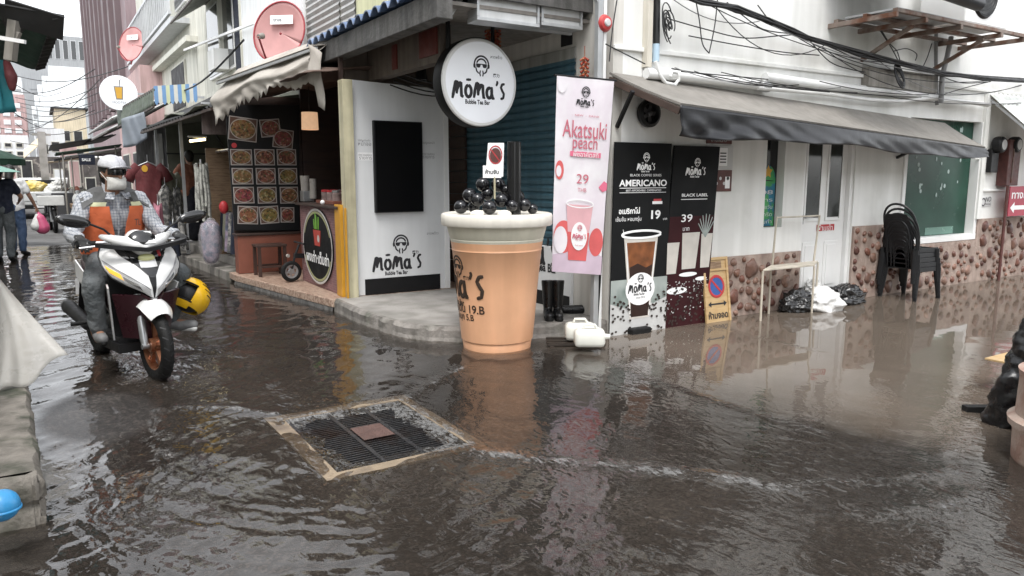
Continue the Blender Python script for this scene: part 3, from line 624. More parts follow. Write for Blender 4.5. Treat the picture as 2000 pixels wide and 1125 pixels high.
# notices
mat('notice brown', (.10, .035, .03), .6, .4, 12)
def panel(name, label, cat, fr, x0, y0, x1, y1, m, th=.012, art=()):
    t = thing(name, label, cat, tuple(fr((x0+x1)/2, y0, 0)))
    b = MB(); b.prism([fr(x0, y0, 0), fr(x1, y0, 0), fr(x1, y1, 0), fr(x0, y1, 0)], fr.n*th); b.build('board', m, t, bevel=.0015)
    for nm, mm, fn in art:
        b = MB(); fn(b); b.build(nm, mm, t)
    return t
fa = Fr((0, -.002, 0), (1, 0, 0), (0, 0, 1))
X = lambda px, py: float(on_y(px, py, -.01)[0]); Z = lambda px, py: float(on_y(px, py, -.01)[2])
x0, x1 = X(1392, 320), X(1430, 320)
panel('framed_notice', 'pale framed notice with red printing on the wall beside the black posters', 'notice', fa, x0-.1, Z(1410, 330), x1, Z(1410, 284), 'ink pale', .015,
      (('red_panel', 'red ink', lambda b: rect(b, fa, x0-.08, Z(1410, 325), x0+.05, Z(1410, 290), .018)), ('sheet', 'white print', lambda b: rect(b, fa, x0+.08, Z(1410, 324), x0+.2, Z(1410, 289), .018)), ('lettering', 'ink', lambda b: [rect(b, fa, x0+.09, Z(1410, 318)+.03*k, x0+.18, Z(1410, 318)+.03*k+.012, .02) for k in range(4)])))
panel('notice_board', 'dark brown photo board below the red notice beside the black posters', 'notice', fa, x0-.1, Z(1410, 374), x1, Z(1410, 332), 'notice brown', .012,
      (('pictures', 'ink pale', lambda b: [disc(b, fa, x0-.05+.055*k+.0, Z(1410, 362)+.05*(k % 2)+.02, .018, .018, .014, 9) for k in range(6)]), ('sheet', 'white print', lambda b: rect(b, fa, x1-.1, Z(1410, 368), x1-.03, Z(1410, 345), .014))))
panel('wall_sign', 'dark red sign under the awning above the framed notice', 'sign', fa, x0-.1, Z(1410, 281), x1-.02, Z(1410, 264), 'notice brown', .012, (('lettering', 'ink pale', lambda b: text(b, fa, 'ลาดพร้าว', (x0+x1)/2-.07, Z(1410, 272), wdt=.22, d=.014)),))
fs = Fr((0, -.002, 0), (1, 0, 0), (0, 0, 1)); xa, za = X(1915, 404), Z(1915, 404); xb, zb = X(1936, 404), Z(1915, 386)
panel('no_smoking_sign', 'small grey no smoking notice on the white wall right of the green window', 'sign', fs, xa, za, xb, zb, 'ink pale', .006,
      (('symbol', 'ink', lambda b: stroke(b, fs, arc(xa+.07, (za+zb)/2, .05, 0, 360, 14), .016, .008)), ('lettering', 'ink', lambda b: [text(b, fs, s, xa+.2, (za+zb)/2+dz, wdt=.15, d=.008) for s, dz in (('NO', .04), ('SMOKING', -.03))])))
# pipes and cables on the wall
def pipe(name, label, cat, pts, r, m, n=10, group=None):
    b = MB(); b.tube(pts, r, n); o = b.build(name, m, None, smooth='auto'); return tag(o, label, cat, group)
def yp(*q, y=-.04): return [tuple(on_y(a, c, y)) for a, c in q]
mat('pvc cream', (.62, .58, .50), .45, .1, 4, streak=.15); mat('pvc blue', (.42, .55, .66), .4, .1); mat('cable', (.014, .014, .015), .5, .1); mat('cable grey', (.22, .22, .22), .5, .1)
mat('conduit white', (.74, .74, .73), .4, .08, 8)
px = yp((1266, -400), (1266, 0), (1265, 132)); t = MB()
t.box((px[2][0]-.04, -.075, px[2][2]), (px[2][0]+.02, -.002, 6.5)); o = t.build('cable_duct', 'pvc cream', None, bevel=.004); tag(o, 'cream square cable duct running up the white wall at the corner', 'duct')
pipe('conduit', 'thick black conduit beside the cream duct on the white wall', 'conduit', yp((1283, -400), (1283, 0), (1282, 90)), .032, 'cable')
pipe('conduit_sleeve', 'pale blue plastic sleeve at the bottom of the black conduit', 'sleeve', yp((1281, 86), (1280, 120)), .036, 'pvc blue')
pipe('flexible_conduit', 'white flexible conduit curling in a hook above the awning', 'conduit', yp((1280, 120), (1287, 145), (1300, 162), (1318, 166), (1326, 155), (1322, 142), (1312, 140), (1309, 150), y=-.1), .018, 'conduit white')
pipe('drain_pipe', 'thick white pipe running along the wall just above the awning', 'pipe', yp((1262, 143), (1340, 150), (1420, 160), (1495, 168), y=-.06), .05, 'conduit white')
pipe('drain_pipe', 'white pipe continuing along the wall right of a grey coupling', 'pipe', yp((1494, 150), (1600, 165), (1700, 176), (1830, 190), y=-.05), .045, 'conduit white')
pipe('drain_pipe', 'thin white pipe sagging above the right half of the awning', 'pipe', yp((1480, 172), (1600, 182), (1700, 195), (1760, 198), (1830, 190), (1930, 206), y=-.09), .022, 'conduit white')
pipe('drain_pipe', 'upper thin white pipe at the right end above the corrugated awning', 'pipe', yp((1835, 195), (1880, 198), (1933, 204), y=-.14), .02, 'conduit white')
pipe('pipe_coupling', 'grey pipe coupling on the white wall above the awning', 'coupling', yp((1486, 168), (1500, 170), y=-.06), .055, 'galvanised')
pipe('downpipe', 'slim grey downpipe on the white wall below the air conditioner rack', 'pipe', yp((1829, 20), (1828, 120), (1830, 205), y=-.05), .022, 'cable grey')
pipe('downpipe', 'bent dark drain hose hanging from the air conditioner rack', 'hose', yp((1858, 72), (1850, 110), (1840, 150), (1838, 200), y=-.16), .03, 'cable grey')
def bundle(pts, n, spread, r, seed):
    rs = random.Random(seed); b = MB()
    for k in range(n):
        o = [Vector((0, spread*(rs.random()-.5), spread*(rs.random()-.5)*1.4)) for _ in pts]
        b.tube([Vector(p)+q for p, q in zip(pts, o)], r*(.6+.8*rs.random()), 5)
    return b
wp = yp((1290, -16), (1370, 2), (1440, 18), (1500, 40), (1550, 62), (1600, 80), (1680, 105), (1760, 124), (1840, 143), (1920, 153), (2060, 161), y=-.2)
tag(bundle(wp, 16, .045, .009, 2).build('cable_bundle', 'cable', None, smooth=True), 'thick bundle of black cables drooping across the white wall', 'cables')
W_ = [((1480, 10), (1510, 45), (1560, 64), (1600, 78)), ((1420, 5), (1470, 45), (1500, 60), (1560, 68), (1600, 79)), ((1310, 38), (1370, 55), (1450, 74), (1520, 70), (1570, 66)),
      ((1358, -5), (1366, 40), (1372, 85), (1385, 104)), ((1402, -5), (1396, 50), (1385, 104)), ((1345, 70), (1440, 88), (1530, 102), (1600, 108)), ((1578, 75), (1620, 120), (1660, 135), (1690, 141)),
      ((1588, 78), (1640, 100), (1680, 117), (1730, 121)), ((1722, 60), (1738, 85), (1752, 100), (1758, 120)), ((1718, 58), (1742, 95), (1756, 122)), ((1840, 150), (1880, 162), (1930, 160), (1935, 158)), ((1840, 185), (1890, 170), (1935, 159)),
      ((1183, 86), (1210, 100), (1260, 125)), ((1205, 0), (1196, 60), (1190, 120)), ((1312, 134), (1400, 150), (1500, 168), (1620, 180)), ((1330, 140), (1420, 148), (1500, 155)), ((1745, 100), (1770, 95), (1790, 105), (1788, 118)), ((1820, 85), (1812, 110), (1804, 128))]
for k, q in enumerate(W_):
    P = yp(*q, y=-.15-.01*(k % 4)); Q = []
    for i in range(len(P)-1):
        for t in np.linspace(0, 1, 7)[:-1]:
            p0 = Vector(P[max(i-1, 0)]); p1 = Vector(P[i]); p2 = Vector(P[i+1]); p3 = Vector(P[min(i+2, len(P)-1)])
            Q.append(.5*((2*p1)+(p2-p0)*t+(2*p0-5*p1+4*p2-p3)*t*t+(3*p1-p0-3*p2+p3)*t**3))
    Q.append(Vector(P[-1])); pipe('loose_wire', 'thin dark wire looping across the white wall above the awning', 'wire', Q, .006, 'cable', 5, 'loose wires on the white wall')
rs = random.Random(31)
for k in range(16):
    x0 = 1300+470*rs.random(); x1 = min(1995, x0+140+330*rs.random()); yb_ = lambda x: np.interp(x, (1290, 1440, 1600, 1760, 1920, 2060), (-16, 18, 80, 124, 153, 161)); low = k % 2
    ya, ye = (yb_(x0)+rs.random()*10, yb_(x1)+rs.random()*10) if low == 0 else (128+.10*(x0-1300)+16*rs.random(), 128+.10*(x1-1300)+16*rs.random())
    P = yp((x0, ya), ((x0+x1)/2, (ya+ye)/2+(18+34*rs.random() if low == 0 else 4+10*rs.random())), (x1, ye), y=-.13-.08*rs.random()); A_, B_, C_ = map(Vector, P)
    pipe('loose_wire', 'thin dark wire looping across the white wall above the awning', 'wire', [A_*(1-t)**2+(B_*2-(A_+C_)*.5)*2*t*(1-t)+C_*t*t for t in np.linspace(0, 1, 14)], .005, 'cable' if k % 3 else 'cable grey', 5, 'loose wires on the white wall')
rs = random.Random(8); b = MB()
for k in range(12):
    c = on_y(1757, 148, -.2); a = rs.random()*6; r = .06+.06*rs.random()
    b.tube([(c[0]+r*math.cos(t+a)*.7, c[1]+.05*math.sin(t*1.0+a), c[2]+r*1.25*math.sin(t+a)) for t in np.linspace(0, 6.5, 16)], .008, 5)
tag(b.build('cable_coil', 'cable', None, smooth=True), 'coil of black cable hanging from the cable bundle on the white wall', 'cable coil')
rs = random.Random(18); b = MB()
for k in range(7):
    c = on_y(1300+rs.random()*14, 20+rs.random()*20, -.12); a = rs.random()*6; r = .04+.07*rs.random()
    b.tube([(c[0]+r*.5*math.cos(t+a), c[1]+.03*math.sin(t+a), c[2]+r*1.2*math.sin(t+a)-.02*t) for t in np.linspace(0, 5.5, 14)], .006, 5)
tag(b.build('cable_coil', 'cable', None, smooth=True), 'tangle of thin black cable beside the black conduit at the corner', 'cable coil')
mat('grey box', (.30, .28, .25), .6, .25, 6, streak=.4)
b = MB(); p, q = on_y(1684, 166, -.02), on_y(1830, 140, -.02); b.box((p[0], -.10, p[2]-.02), (q[0]-.1, -.002, p[2]+.20)); tag(b.build('junction_box', 'grey box', None, bevel=.006), 'stained grey junction box behind the cable coil on the white wall', 'junction box')
# air conditioner on its rack
AC = thing('wall_rack', 'weathered steel rack bracketed high on the white wall', 'rack', (4.6, -.4, 3.1))
z = 3.17; b = MB()
x0, x1 = 3.05, 5.75
for y in (-.08, -.42, -.75): b.bar((x0, y, z), (x1, y, z), .05, .04)
for x in (x0, x0+.55, x0+1.25, x1-.55, x1): b.bar((x, -.0, z-.045), (x, -.78, z-.045), .05, .05)
b.build('rack_frame', 'rusty steel', AC, bevel=.004)
for x in (x0+.6, x1-.6): b = MB(); b.bar((x, -.02, z-.36), (x, -.6, z-.07), .04); b.build('brace', 'rusty steel', AC)
b = MB(); b.box((x0+.1, -.72, z+.025), (x0+1.3, -.12, z+.045)); b.build('tray', 'galvanised', AC)
U = thing('air_conditioner', 'white outdoor air conditioner unit standing on the steel rack', 'air conditioner', (5.1, -.42, z))
b = MB(); b.box((4.55, -.68, z+.05), (5.5, -.14, z+.75)); b.build('casing', 'white paint', U, bevel=.02)
b = MB(); b.lathe([(.0, .01), (.24, .01), (.26, .025), (.28, .0)], (4.92, -.68, z+.4), (0, -1, 0), 32)
for k in range(1, 6): b.lathe([(.045*k, .02), (.045*k+.006, .028)], (4.92, -.68, z+.4), (0, -1, 0), 28)
b.build('fan_grille', 'black plastic', U)
BA = thing('dark_awning', 'black tarpaulin roll jutting out above the air conditioner', 'awning', (5.1, -.9, 3.5)); c = on_y(1900, 5, -.95)
b = MB(); b.tube([(c[0]-1.3, -.95, c[2]+.08), (c[0]+.12, -.95, c[2])], .075, 12); b.build('roll', 'black tarp', BA, smooth='auto'); b = MB(); b.grid([[(c[0]-1.3+1.42*t, -.95+.95*s, c[2]+.15+.4*s) for s in np.linspace(0, 1, 4)] for t in np.linspace(0, 1, 4)], .015); b.build('sheet', 'black tarp', BA)
# corrugated side awning, meters and red arrow sign at the right edge
def corr(P00, P10, P01, P11, n, amp, pitch_axis='u', m=6):   # corrugated sheet between four corners
    P00, P10, P01, P11 = map(Vector, (P00, P10, P01, P11)); nn = (P10-P00).cross(P01-P00).normalized(); rows = []
    for i in range(n*6+1):
        t = i/(n*6); rows.append([P00.lerp(P10, t).lerp(P01.lerp(P11, t), s)+nn*amp*math.sin(i/6*6.283) for s in np.linspace(0, 1, m)])
    b = MB(); b.grid(rows, .004); return b
mat('corrugated white', (.66, .68, .66), .45, .1, 3, metal=.1, streak=.2)
CA = thing('corrugated_awning', 'pale corrugated metal awning at the right edge of the white wall', 'awning', (7.5, -.3, 2.2))
corr((6.55, -.02, 2.62), (9.0, -.02, 2.62), (6.68, -.62, 2.02), (9.1, -.62, 2.02), 20, .012).build('sheet', 'corrugated white', CA, smooth=True)
b = MB(); b.bar((6.68, -.60, 2.0), (9.1, -.60, 2.0), .03); b.bar((6.6, -.02, 2.55), (6.68, -.6, 2.0), .03); b.build('frame', 'galvanised', CA)
for k, (x, z, l_) in enumerate(((on_y(1945, 283, -.06)[0], on_y(1945, 283, -.06)[2], 'left'), (on_y(1975, 283, -.06)[0], on_y(1975, 283, -.06)[2], 'right'))):
    M_ = thing('electric_meter', 'black round electricity meter under the corrugated awning, %s one of the pair' % l_, 'meter', (x, -.06, z-.2))
    b = MB(); b.box((x-.10, -.07, z-.38), (x+.10, -.003, z-.06)); b.build('base', 'black plastic', M_, bevel=.01)
    b = MB(); b.lathe([(.105, 0), (.115, .03), (.11, .10), (.09, .12), (.0, .122)], (x, -.05, z), (0, -1, 0), 24); b.build('dial_housing', 'black plastic', M_, smooth='auto')
    b = MB(); b.lathe([(.07, 0), (.0, .004)], (x, -.174, z), (0, -1, 0), 20); b.build('dial', 'ink pale', M_)
BX = thing('meter_cabinet', 'dark brown cabinet on the wall beside the electricity meters', 'cabinet', (7.15, -.1, 1.4)); b = MB(); x = on_y(1970, 330, -.1)[0]; b.box((x-.12, -.14, 1.36), (x+.22, -.003, 2.0)); b.build('cabinet_body', 'notice brown', BX, bevel=.008); b = MB(); b.box((x+.0, -.15, 1.4), (x+.01, -.141, 1.96)); b.build('hinge', 'rusty steel', BX)
AS = thing('arrow_sign', 'red sign with a white arrow on a dark pole at the right edge', 'sign', tuple(on_g(1950, 550)))
pb = on_g(1950, 550); d_ = 10.8; pt = (pb[0]+.0, pb[1], 1.36); b = MB(); b.cyl((pb[0], pb[1], -.02), pt, .02); b.build('pole', 'notice brown', AS, smooth='auto')
mat('sign red', (.36, .02, .05), .4, .08, 3); fr = Fr((pb[0]+.03, pb[1]-.02, .93), (1, 0, 0), (0, 0, 1))
b = MB(); b.prism([fr(0, 0, -.01), fr(.9, 0, -.01), fr(.9, .42, -.01), fr(0, .42, -.01)], fr.n*.012); b.build('board', 'sign red', AS, bevel=.002)
b = MB(); poly(b, fr, [(.04, .12), (.16, .20), (.16, .15), (.8, .15), (.8, .09), (.16, .09), (.16, .04)], .004); b.build('arrow', 'white print', AS)
b = MB(); text(b, fr, 'ทางเข้า', .36, .31, h=.13, wdt=.6, d=.004, bold=.02); b.build('lettering', 'white print', AS)
# ---------------------------------------------------------------- corner tea shop: porch, shutter, kiosk panel, eave
SHOP = thing('tea_shop_front', 'closed corner tea shop front with a dark blue roller shutter under the eave', 'shop front', (-.2, 1.9, .15))
mat('shutter blue', (.055, .125, .165), .42, .15, 3, .05, 30, metal=.2, streak=.25)
b = MB(); rows = []
z = .78; ys = [.55, 1.2, 2.0, 2.8, 3.45]
while z < 2.62:
    for dz, dx in ((0, 0), (.012, -.014), (.05, -.018), (.068, -.004), (.074, 0)): rows.append([(-.012+dx, y, z+dz) for y in ys])
    z += .078
b.grid(rows); b.build('shutter', 'shutter blue', SHOP)
mat('lintel grey', (.30, .30, .28), .7, .2, 3, streak=.3)
b = MB(); b.box((-.03, .55, 2.61), (.06, 3.5, 2.72)); b.build('shutter_housing', 'lintel grey', SHOP, bevel=.005)
b = MB()
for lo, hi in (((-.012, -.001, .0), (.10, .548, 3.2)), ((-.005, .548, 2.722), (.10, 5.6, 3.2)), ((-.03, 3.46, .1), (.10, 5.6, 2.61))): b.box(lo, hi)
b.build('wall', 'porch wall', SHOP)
b = MB(); b.box((-.014, .62, 2.75), (-.004, .80, 3.1)); b.build('dark_opening', 'pit dark', SHOP)
b = MB(); b.box((-.05, .55, .15), (.08, 3.45, .775)); CO = b.build('counter', 'panel white', SHOP, bevel=.006)
b = MB(); b.box((-.056, .56, .152), (-.051, 3.44, .30)); b.build('kick_plate', 'black paint', CO)
fr = Fr((-.051, 2.2, .15), (0, -1, 0), (0, 0, 1)); b = MB(); text(b, fr, 'Bubble Tea Bar', 1.05, .40, wdt=.75, bold=.03); brand(b, fr, .95, .53, .95); b.build('lettering', 'ink', CO)
b = MB(); b.box((-.21, -.03, -.02), (-.155, .025, 3.9)); b.build('post', 'galvanised', SHOP, bevel=.004); b = MB(); b.box((-.135, -.012, -.02), (-.10, .022, 3.9)); b.build('post', 'white paint', SHOP, bevel=.004)
b = MB(); b.bar((-.18, 0, 3.0), (-.75, .12, 3.9), .05); b.build('brace', 'galvanised', SHOP)
# roof slab, beam, soffit, tiles
EV = thing('tiled_eave', 'concrete eave beam with blue roof tiles over the shop corner', 'eave', (-1.5, 2, 2.8))
b = MB(); b.box((-1.62, .30, 2.77), (-1.47, 3.95, 2.985)); b.build('beam', 'dark concrete', EV, bevel=.008)
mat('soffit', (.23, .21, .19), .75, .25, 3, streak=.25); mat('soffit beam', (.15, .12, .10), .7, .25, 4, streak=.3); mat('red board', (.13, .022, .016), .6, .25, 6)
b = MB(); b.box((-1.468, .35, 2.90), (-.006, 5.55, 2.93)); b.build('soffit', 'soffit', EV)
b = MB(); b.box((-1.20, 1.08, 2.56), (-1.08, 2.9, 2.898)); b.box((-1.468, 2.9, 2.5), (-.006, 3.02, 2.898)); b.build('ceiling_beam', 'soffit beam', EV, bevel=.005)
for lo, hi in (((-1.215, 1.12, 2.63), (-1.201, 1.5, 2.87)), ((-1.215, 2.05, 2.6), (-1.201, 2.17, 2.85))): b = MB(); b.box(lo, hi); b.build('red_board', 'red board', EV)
mat('blue tile', (.095, .15, .27), .4, .3, 6, .1, 30, col2=(.16, .21, .32), mscale=6)
rows = []
for i in range(15*8+1):
    y = .28+i/8*.22; t = (i % 8)/8; hh = .065*max(0, math.sin(math.pi*min(1, t*1.25)))**.6
    rows.append([(-1.66+.3*s*5/4 if s else -1.68, y, 2.99+hh+.085*s) for s in range(6)])
b = MB(); b.grid(rows, .012); b.build('roof_tiles', 'blue tile', EV)
for y in (.3, 3.6): b = MB(); b.prism([(-1.62, y, 2.985), (-.0, y, 3.45), (-.0, y, 2.985)], (0, .03, 0)); b.build('gable', 'dark concrete', EV)
mat('box white', (.60, .61, .61), .5, .08, 2, streak=.12)
for x0, x1, z0, z1, l in ((-1.19, -.60, 2.835, 3.6, 'blank white light box sign above the round shop sign, left of the pair'), (-.53, -.12, 2.86, 3.6, 'blank white light box sign next to the steel post, right of the pair')):
    S_ = thing('light_box_sign', l, 'sign', ((x0+x1)/2, .4, z0)); b = MB(); b.box((x0, .36, z0), (x1, .5, z1)); b.build('face', 'box white', S_, bevel=.004)
    b = MB()
    for lo, hi in (((x0-.025, .345, z0-.03), (x1+.025, .51, z0-.001)), ((x0-.025, .345, z0), (x0-.001, .51, z1)), ((x1+.001, .345, z0), (x1+.025, .51, z1))): b.box(lo, hi)
    b.build('frame', 'galvanised', S_, bevel=.003)
b = MB(); b.bar((-1.19, .55, 2.83), (-.1, .52, 2.83), .04); b.bar((-1.4, .5, 2.86), (-1.0, .5, 3.4), .05); tag(b.build('sign_bracket', 'galvanised', None), 'grey metal bracket under the white light box signs', 'bracket')
mat('paper red', (.36, .055, .03), .6, .3, 25, col2=(.45, .22, .10), mscale=30)
for (px, py, y, n, l) in ((955, 42, 1.12, 9, 'left red firecracker garland of the pair above the round sign'), (970, 40, 1.10, 10, 'right longer red firecracker garland of the pair above the round sign'), (1142, 112, .25, 7, 'red firecracker garland hanging on the corner pillar by the pink banner')):
    p = on_y(px, py, y); b = MB(); rs = random.Random(n); b.tube([(p[0], p[1], p[2]+.1), (p[0], p[1], p[2]-.035*n)], .004, 5)
    for k in range(n):
        for j in range(5): a = j*1.257+k*.6; q = Vector((p[0], p[1], p[2]-.035*k)); e = Vector((math.cos(a)*.042, math.sin(a)*.042, -.03)); b.tube([q, q+e], [.008, .012], 6)
    tag(b.build('garland', 'paper red', None), l, 'garland')
c = on_y(1179, 46, -.01); BE = thing('alarm_bell', 'round red alarm bell high on the white wall by the corner', 'bell', tuple(c)); mat('bell red', (.45, .05, .05), .35, .1)
b = MB(); b.lathe([(.07, 0), (.075, .02), (.06, .045), (.02, .06), (0, .06)], c, (0, -1, 0), 24); b.build('gong', 'bell red', BE, smooth='auto'); b = MB(); b.lathe([(.035, .055), (.028, .068), (0, .07)], c, (0, -1, 0), 16); b.build('hub', 'ink pale', BE)
# round hanging sign
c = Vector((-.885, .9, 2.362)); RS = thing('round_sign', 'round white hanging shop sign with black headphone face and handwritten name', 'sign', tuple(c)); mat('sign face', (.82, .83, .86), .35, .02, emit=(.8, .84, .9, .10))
b = MB(); b.lathe([(.405, .012), (.412, .0), (.412, -.14), (.40, -.15), (0, -.15)], c, (0, -1, 0), 64); b.build('housing', 'black paint', RS, smooth='auto')
b = MB(); b.lathe([(.404, .008), (.395, .028), (.37, .034)], c, (0, -1, 0), 64); b.build('rim', 'white paint', RS, smooth='auto')
b = MB(); b.lathe([(.372, .030), (0, .030)], c, (0, -1, 0), 64); b.build('face', 'sign face', RS)
fr = Fr(c+Vector((0, -.030, 0)), (1, 0, 0), (0, 0, 1)); b = MB(); emblem(b, fr, .01, .15, .19); brand(b, fr, -.01, -.085, .58); text(b, fr, '魔力', .17, .075, wdt=.07, bold=.02); text(b, fr, 'ลาดพร้าว', .17, .245, wdt=.13); b.build('lettering', 'ink', RS)
b = MB(); b.cyl(c+Vector((-.28, .08, .3)), (c.x-.28, c.y+.08, 2.9), .022); b.build('hanger', 'black paint', RS); b = MB(); b.cyl(c+Vector((.2, .08, .34)), (c.x+.2, c.y+.08, 2.9), .018); b.build('hanger', 'black paint', RS)
# kiosk panel with screen
PN = thing('kiosk_panel', 'tall white kiosk panel with a black menu screen beside the food stall', 'kiosk panel', (-.95, 2.6, .15))
b = MB(); b.prism([(-1.52, 2.60, .152), (-.36, 2.60, .152), (-.36, 2.60, 2.44), (-.60, 2.60, 2.50), (-1.52, 2.60, 2.53)], (0, .06, 0)); b.build('board', 'panel white', PN, bevel=.003)
b = MB(); b.box((-.40, 2.585, .152), (-.34, 2.599, 2.42)); b.build('edge_strip', 'white paint', PN); mat('cream post', (.52, .48, .33), .55, .3, 4, streak=.3)
b = MB(); b.box((-1.64, 2.52, .13), (-1.525, 2.66, 2.52)); b.build('post', 'cream post', PN, bevel=.004)
b = MB(); b.box((-1.285, 2.545, 1.085), (-.695, 2.599, 2.105)); SCN = b.build('screen', 'black paint', PN, bevel=.005); b = MB(); b.box((-1.27, 2.540, 1.10), (-.71, 2.544, 2.09)); b.build('display', 'black screen', SCN)
b = MB(); b.box((-1.42, 2.594, .154), (-.47, 2.599, .335)); b.build('kick_plate', 'black paint', PN)
fr = Fr((-1.52, 2.60, .15), (1, 0, 0), (0, 0, 1)); b = MB(); q0 = on_y(783, 477, 2.6); q1 = on_y(781, 515, 2.6)
emblem(b, fr, q0[0]+1.52, q0[2]-.15, .22); brand(b, fr, q1[0]+1.52-.02, q1[2]-.15, .62); text(b, fr, '魔力', q0[0]+1.52+.18, q0[2]-.25, wdt=.08, bold=.02); b.build('logo', 'ink', PN)
b = MB()
for px, py, s in ((711, 274, 'วิธีสั่งเครื่องดื่ม'), (712, 280, 'หน้าจอ'), (713, 303, 'ตรวจสอบ'), (714, 309, 'รายการ'), (837, 279, 'เมนูแนะนำ'), (837, 301, 'ตรวจสอบ'), (837, 307, 'รายการ'), (845, 455, 'ลาดพร้าว')):
    q = on_y(px, py, 2.6); text(b, fr, s, q[0]+1.52, q[2]-.15, wdt=.15)
b.build('lettering', 'ink grey', PN)
b = MB(); q = on_y(712, 305, 2.6); rect(b, fr, q[0]+1.52-.08, q[2]-.15-.045, q[0]+1.52+.1, q[2]-.15+.04, .001); b.build('paper_slip', 'white print', PN)
mat('yellow board', (.55, .27, .02), .5, .2, 4); b = MB(); b.box((-1.665, 2.30+.2, .15), (-1.645, 2.54, 1.15)); b.box((-1.68, 2.62, .15), (-1.642, 2.80, 1.18)); tag(b.build('yellow_board', 'yellow board', None, bevel=.003), 'upright yellow board between the food stall counter and the kiosk panel', 'board')
b = MB(); rs = random.Random(2)
for k in range(4): b.tube([(-.9+.2*k, 2.2-.1*k, 2.6+.03*math.sin(t*4+k)) if False else (-1.1+.9*t, 2.2-.5*t+.1*k, 2.58-.12*math.sin(t*3.1)-.03*k) for t in np.linspace(0, 1, 10)], .008, 5)
tag(b.build('loose_wire', 'cable', None), 'black wires hanging under the soffit above the kiosk panel', 'wires')
for px, py in ((808, 125), (640+200, 125)): pass
L_ = thing('spot_lamp', 'black spotlight hanging under the eave above the kiosk panel', 'lamp', tuple(on_y(822, 150, 2.3))); q = on_y(822, 135, 2.3)
b = MB(); b.cyl((q[0], q[1], 2.55), (q[0], q[1], q[2]), .02); b.cyl((q[0], q[1], q[2]+.06), (q[0], q[1]-.02, q[2]-.12), .05, .06); b.build('lamp_body', 'black paint', L_, smooth='auto')
# pink banner
P_tl, P_tr, P_br, P_bl = [Vector(on_y(a, c_, y)) for a, c_, y in ((1088, 148, -.16), (1200, 158, -.16), (1173, 537, -.06), (1078, 530, -.06))]
def bwarp(x, y, d=0):
    t, s = x, y; p = P_bl.lerp(P_br, t).lerp(P_tl.lerp(P_tr, t), s); n = (P_br-P_bl).cross(P_tl-P_bl).normalized()
    return p+n*(d*2.2+.0015*math.sin(t*9+s*2)+.0012*math.sin(s*14+t*5))
BW, BH = .6, 1.74
frb = Fr((0, 0, 0), (1, 0, 0), (0, 0, 1), lambda x, y, d: bwarp(x/BW, y/BH, d))
BN = thing('drink_banner', 'tall pale pink cloth banner showing a peach drink hanging at the shop corner', 'banner', tuple(P_bl))
mat('banner pink', (.72, .66, .71), .7, .10, 4, col2=(.80, .78, .80), mscale=3); mat('peach red', (.66, .12, .12), .6, .15, 6); mat('peach pink', (.70, .40, .43), .6, .15, 6); mat('peach deep', (.55, .06, .10), .6, .2, 6); mat('lilac', (.58, .46, .55), .6, .15, 5); mat('pink letter', (.55, .15, .20), .6, 0)
b = MB(); b.grid([[bwarp(t, s, -.001) for s in np.linspace(0, 1, 40)] for t in np.linspace(0, 1, 14)], .003); b.build('cloth', 'banner pink', BN, smooth='auto')
def part(nm, m, par, *fns):
    b = MB()
    for f_ in fns: f_(b)
    o = b.build(nm, m, par)
    if nm in ('coffee_beans', 'coffee_grounds', 'table_cloth'): o['kind'] = 'stuff'
    return o
F_ = frb
part('lettering', 'ink', BN, lambda b: emblem(b, F_, .30, 1.62, .10), lambda b: brand(b, F_, .30, 1.53, .19))
def hand(b):
    for s, x, y, h in (('Akatsuki', .31, 1.30, .48), ('peach', .32, 1.17, .27)): text(b, F_, s, x, y, wdt=h, h=.15, d=.002, bold=.004)
part('title', 'pink letter', BN, hand)
part('ribbon', 'pink ink', BN, lambda b: rect(b, F_, .16, 1.06, .50, 1.105)); part('ribbon_text', 'white print', BN, lambda b: text(b, F_, 'พีชอาคัตสึกิ', .33, 1.083, wdt=.28, d=.004))
part('price', 'pink letter', BN, lambda b: text(b, F_, '29', .31, .865, h=.085, wdt=.135), lambda b: text(b, F_, 'THB', .31, .765, h=.035, wdt=.10), lambda b: text(b, F_, '-  NEW  -  DRINK', .31, 1.42, wdt=.3, h=.016))
part('foot_cloth', 'lilac', BN, lambda b: poly(b, F_, [(0, 0), (.6, 0), (.6, .17), (.45, .22), (.2, .20), (0, .16)], .0012))
for q in ((.12, .33, .115, .15), (.51, .30, .085, .13), (.05, .93, .045, .085)): part('peach', 'peach red', BN, lambda b: disc(b, F_, *q, .0016))
part('petal', 'pink ink', BN, lambda b: poly(b, F_, [(.5, .8), (.56, .86), (.6, .84), (.6, .78), (.55, .76)], .0016))
for q in ((.085, .30, .08, .125), (.04, .92, .028, .05), (.05, 1.66, .045, .06)): part('peach_flesh', 'banner pink', BN, lambda b: disc(b, F_, *q, .0022))
part('drink_upper', 'peach pink', BN, lambda b: poly(b, F_, [(.17, .33), (.41, .33), (.445, .63), (.14, .63)], .0026)); part('drink_lower', 'peach red', BN, lambda b: poly(b, F_, [(.18, .12), (.40, .12), (.42, .38), (.165, .38)], .003))
part('cup_rim', 'white print', BN, lambda b: stroke(b, F_, arc(.292, .64, .155, 0, 360, 20, .035), .01, .0034))
part('cup_label', 'white print', BN, lambda b: disc(b, F_, .295, .345, .095, .13, .0065)); part('cup_lettering', 'pink letter', BN, lambda b: emblem(b, F_, .295, .42, .06, .009), lambda b: brand(b, F_, .295, .34, .16, .009), lambda b: text(b, F_, 'fresh peach', .295, .26, wdt=.09, d=.009))
b = MB(); b.cyl(P_tl+Vector((-.02, .01, .005)), P_tr+Vector((.03, .01, .005)), .010); b.cyl((P_tr.x+.01, P_tr.y+.035, P_tr.z+.02), (P_br.x+.015, P_br.y+.075, -.02), .014); b.build('pole', 'black paint', BN)
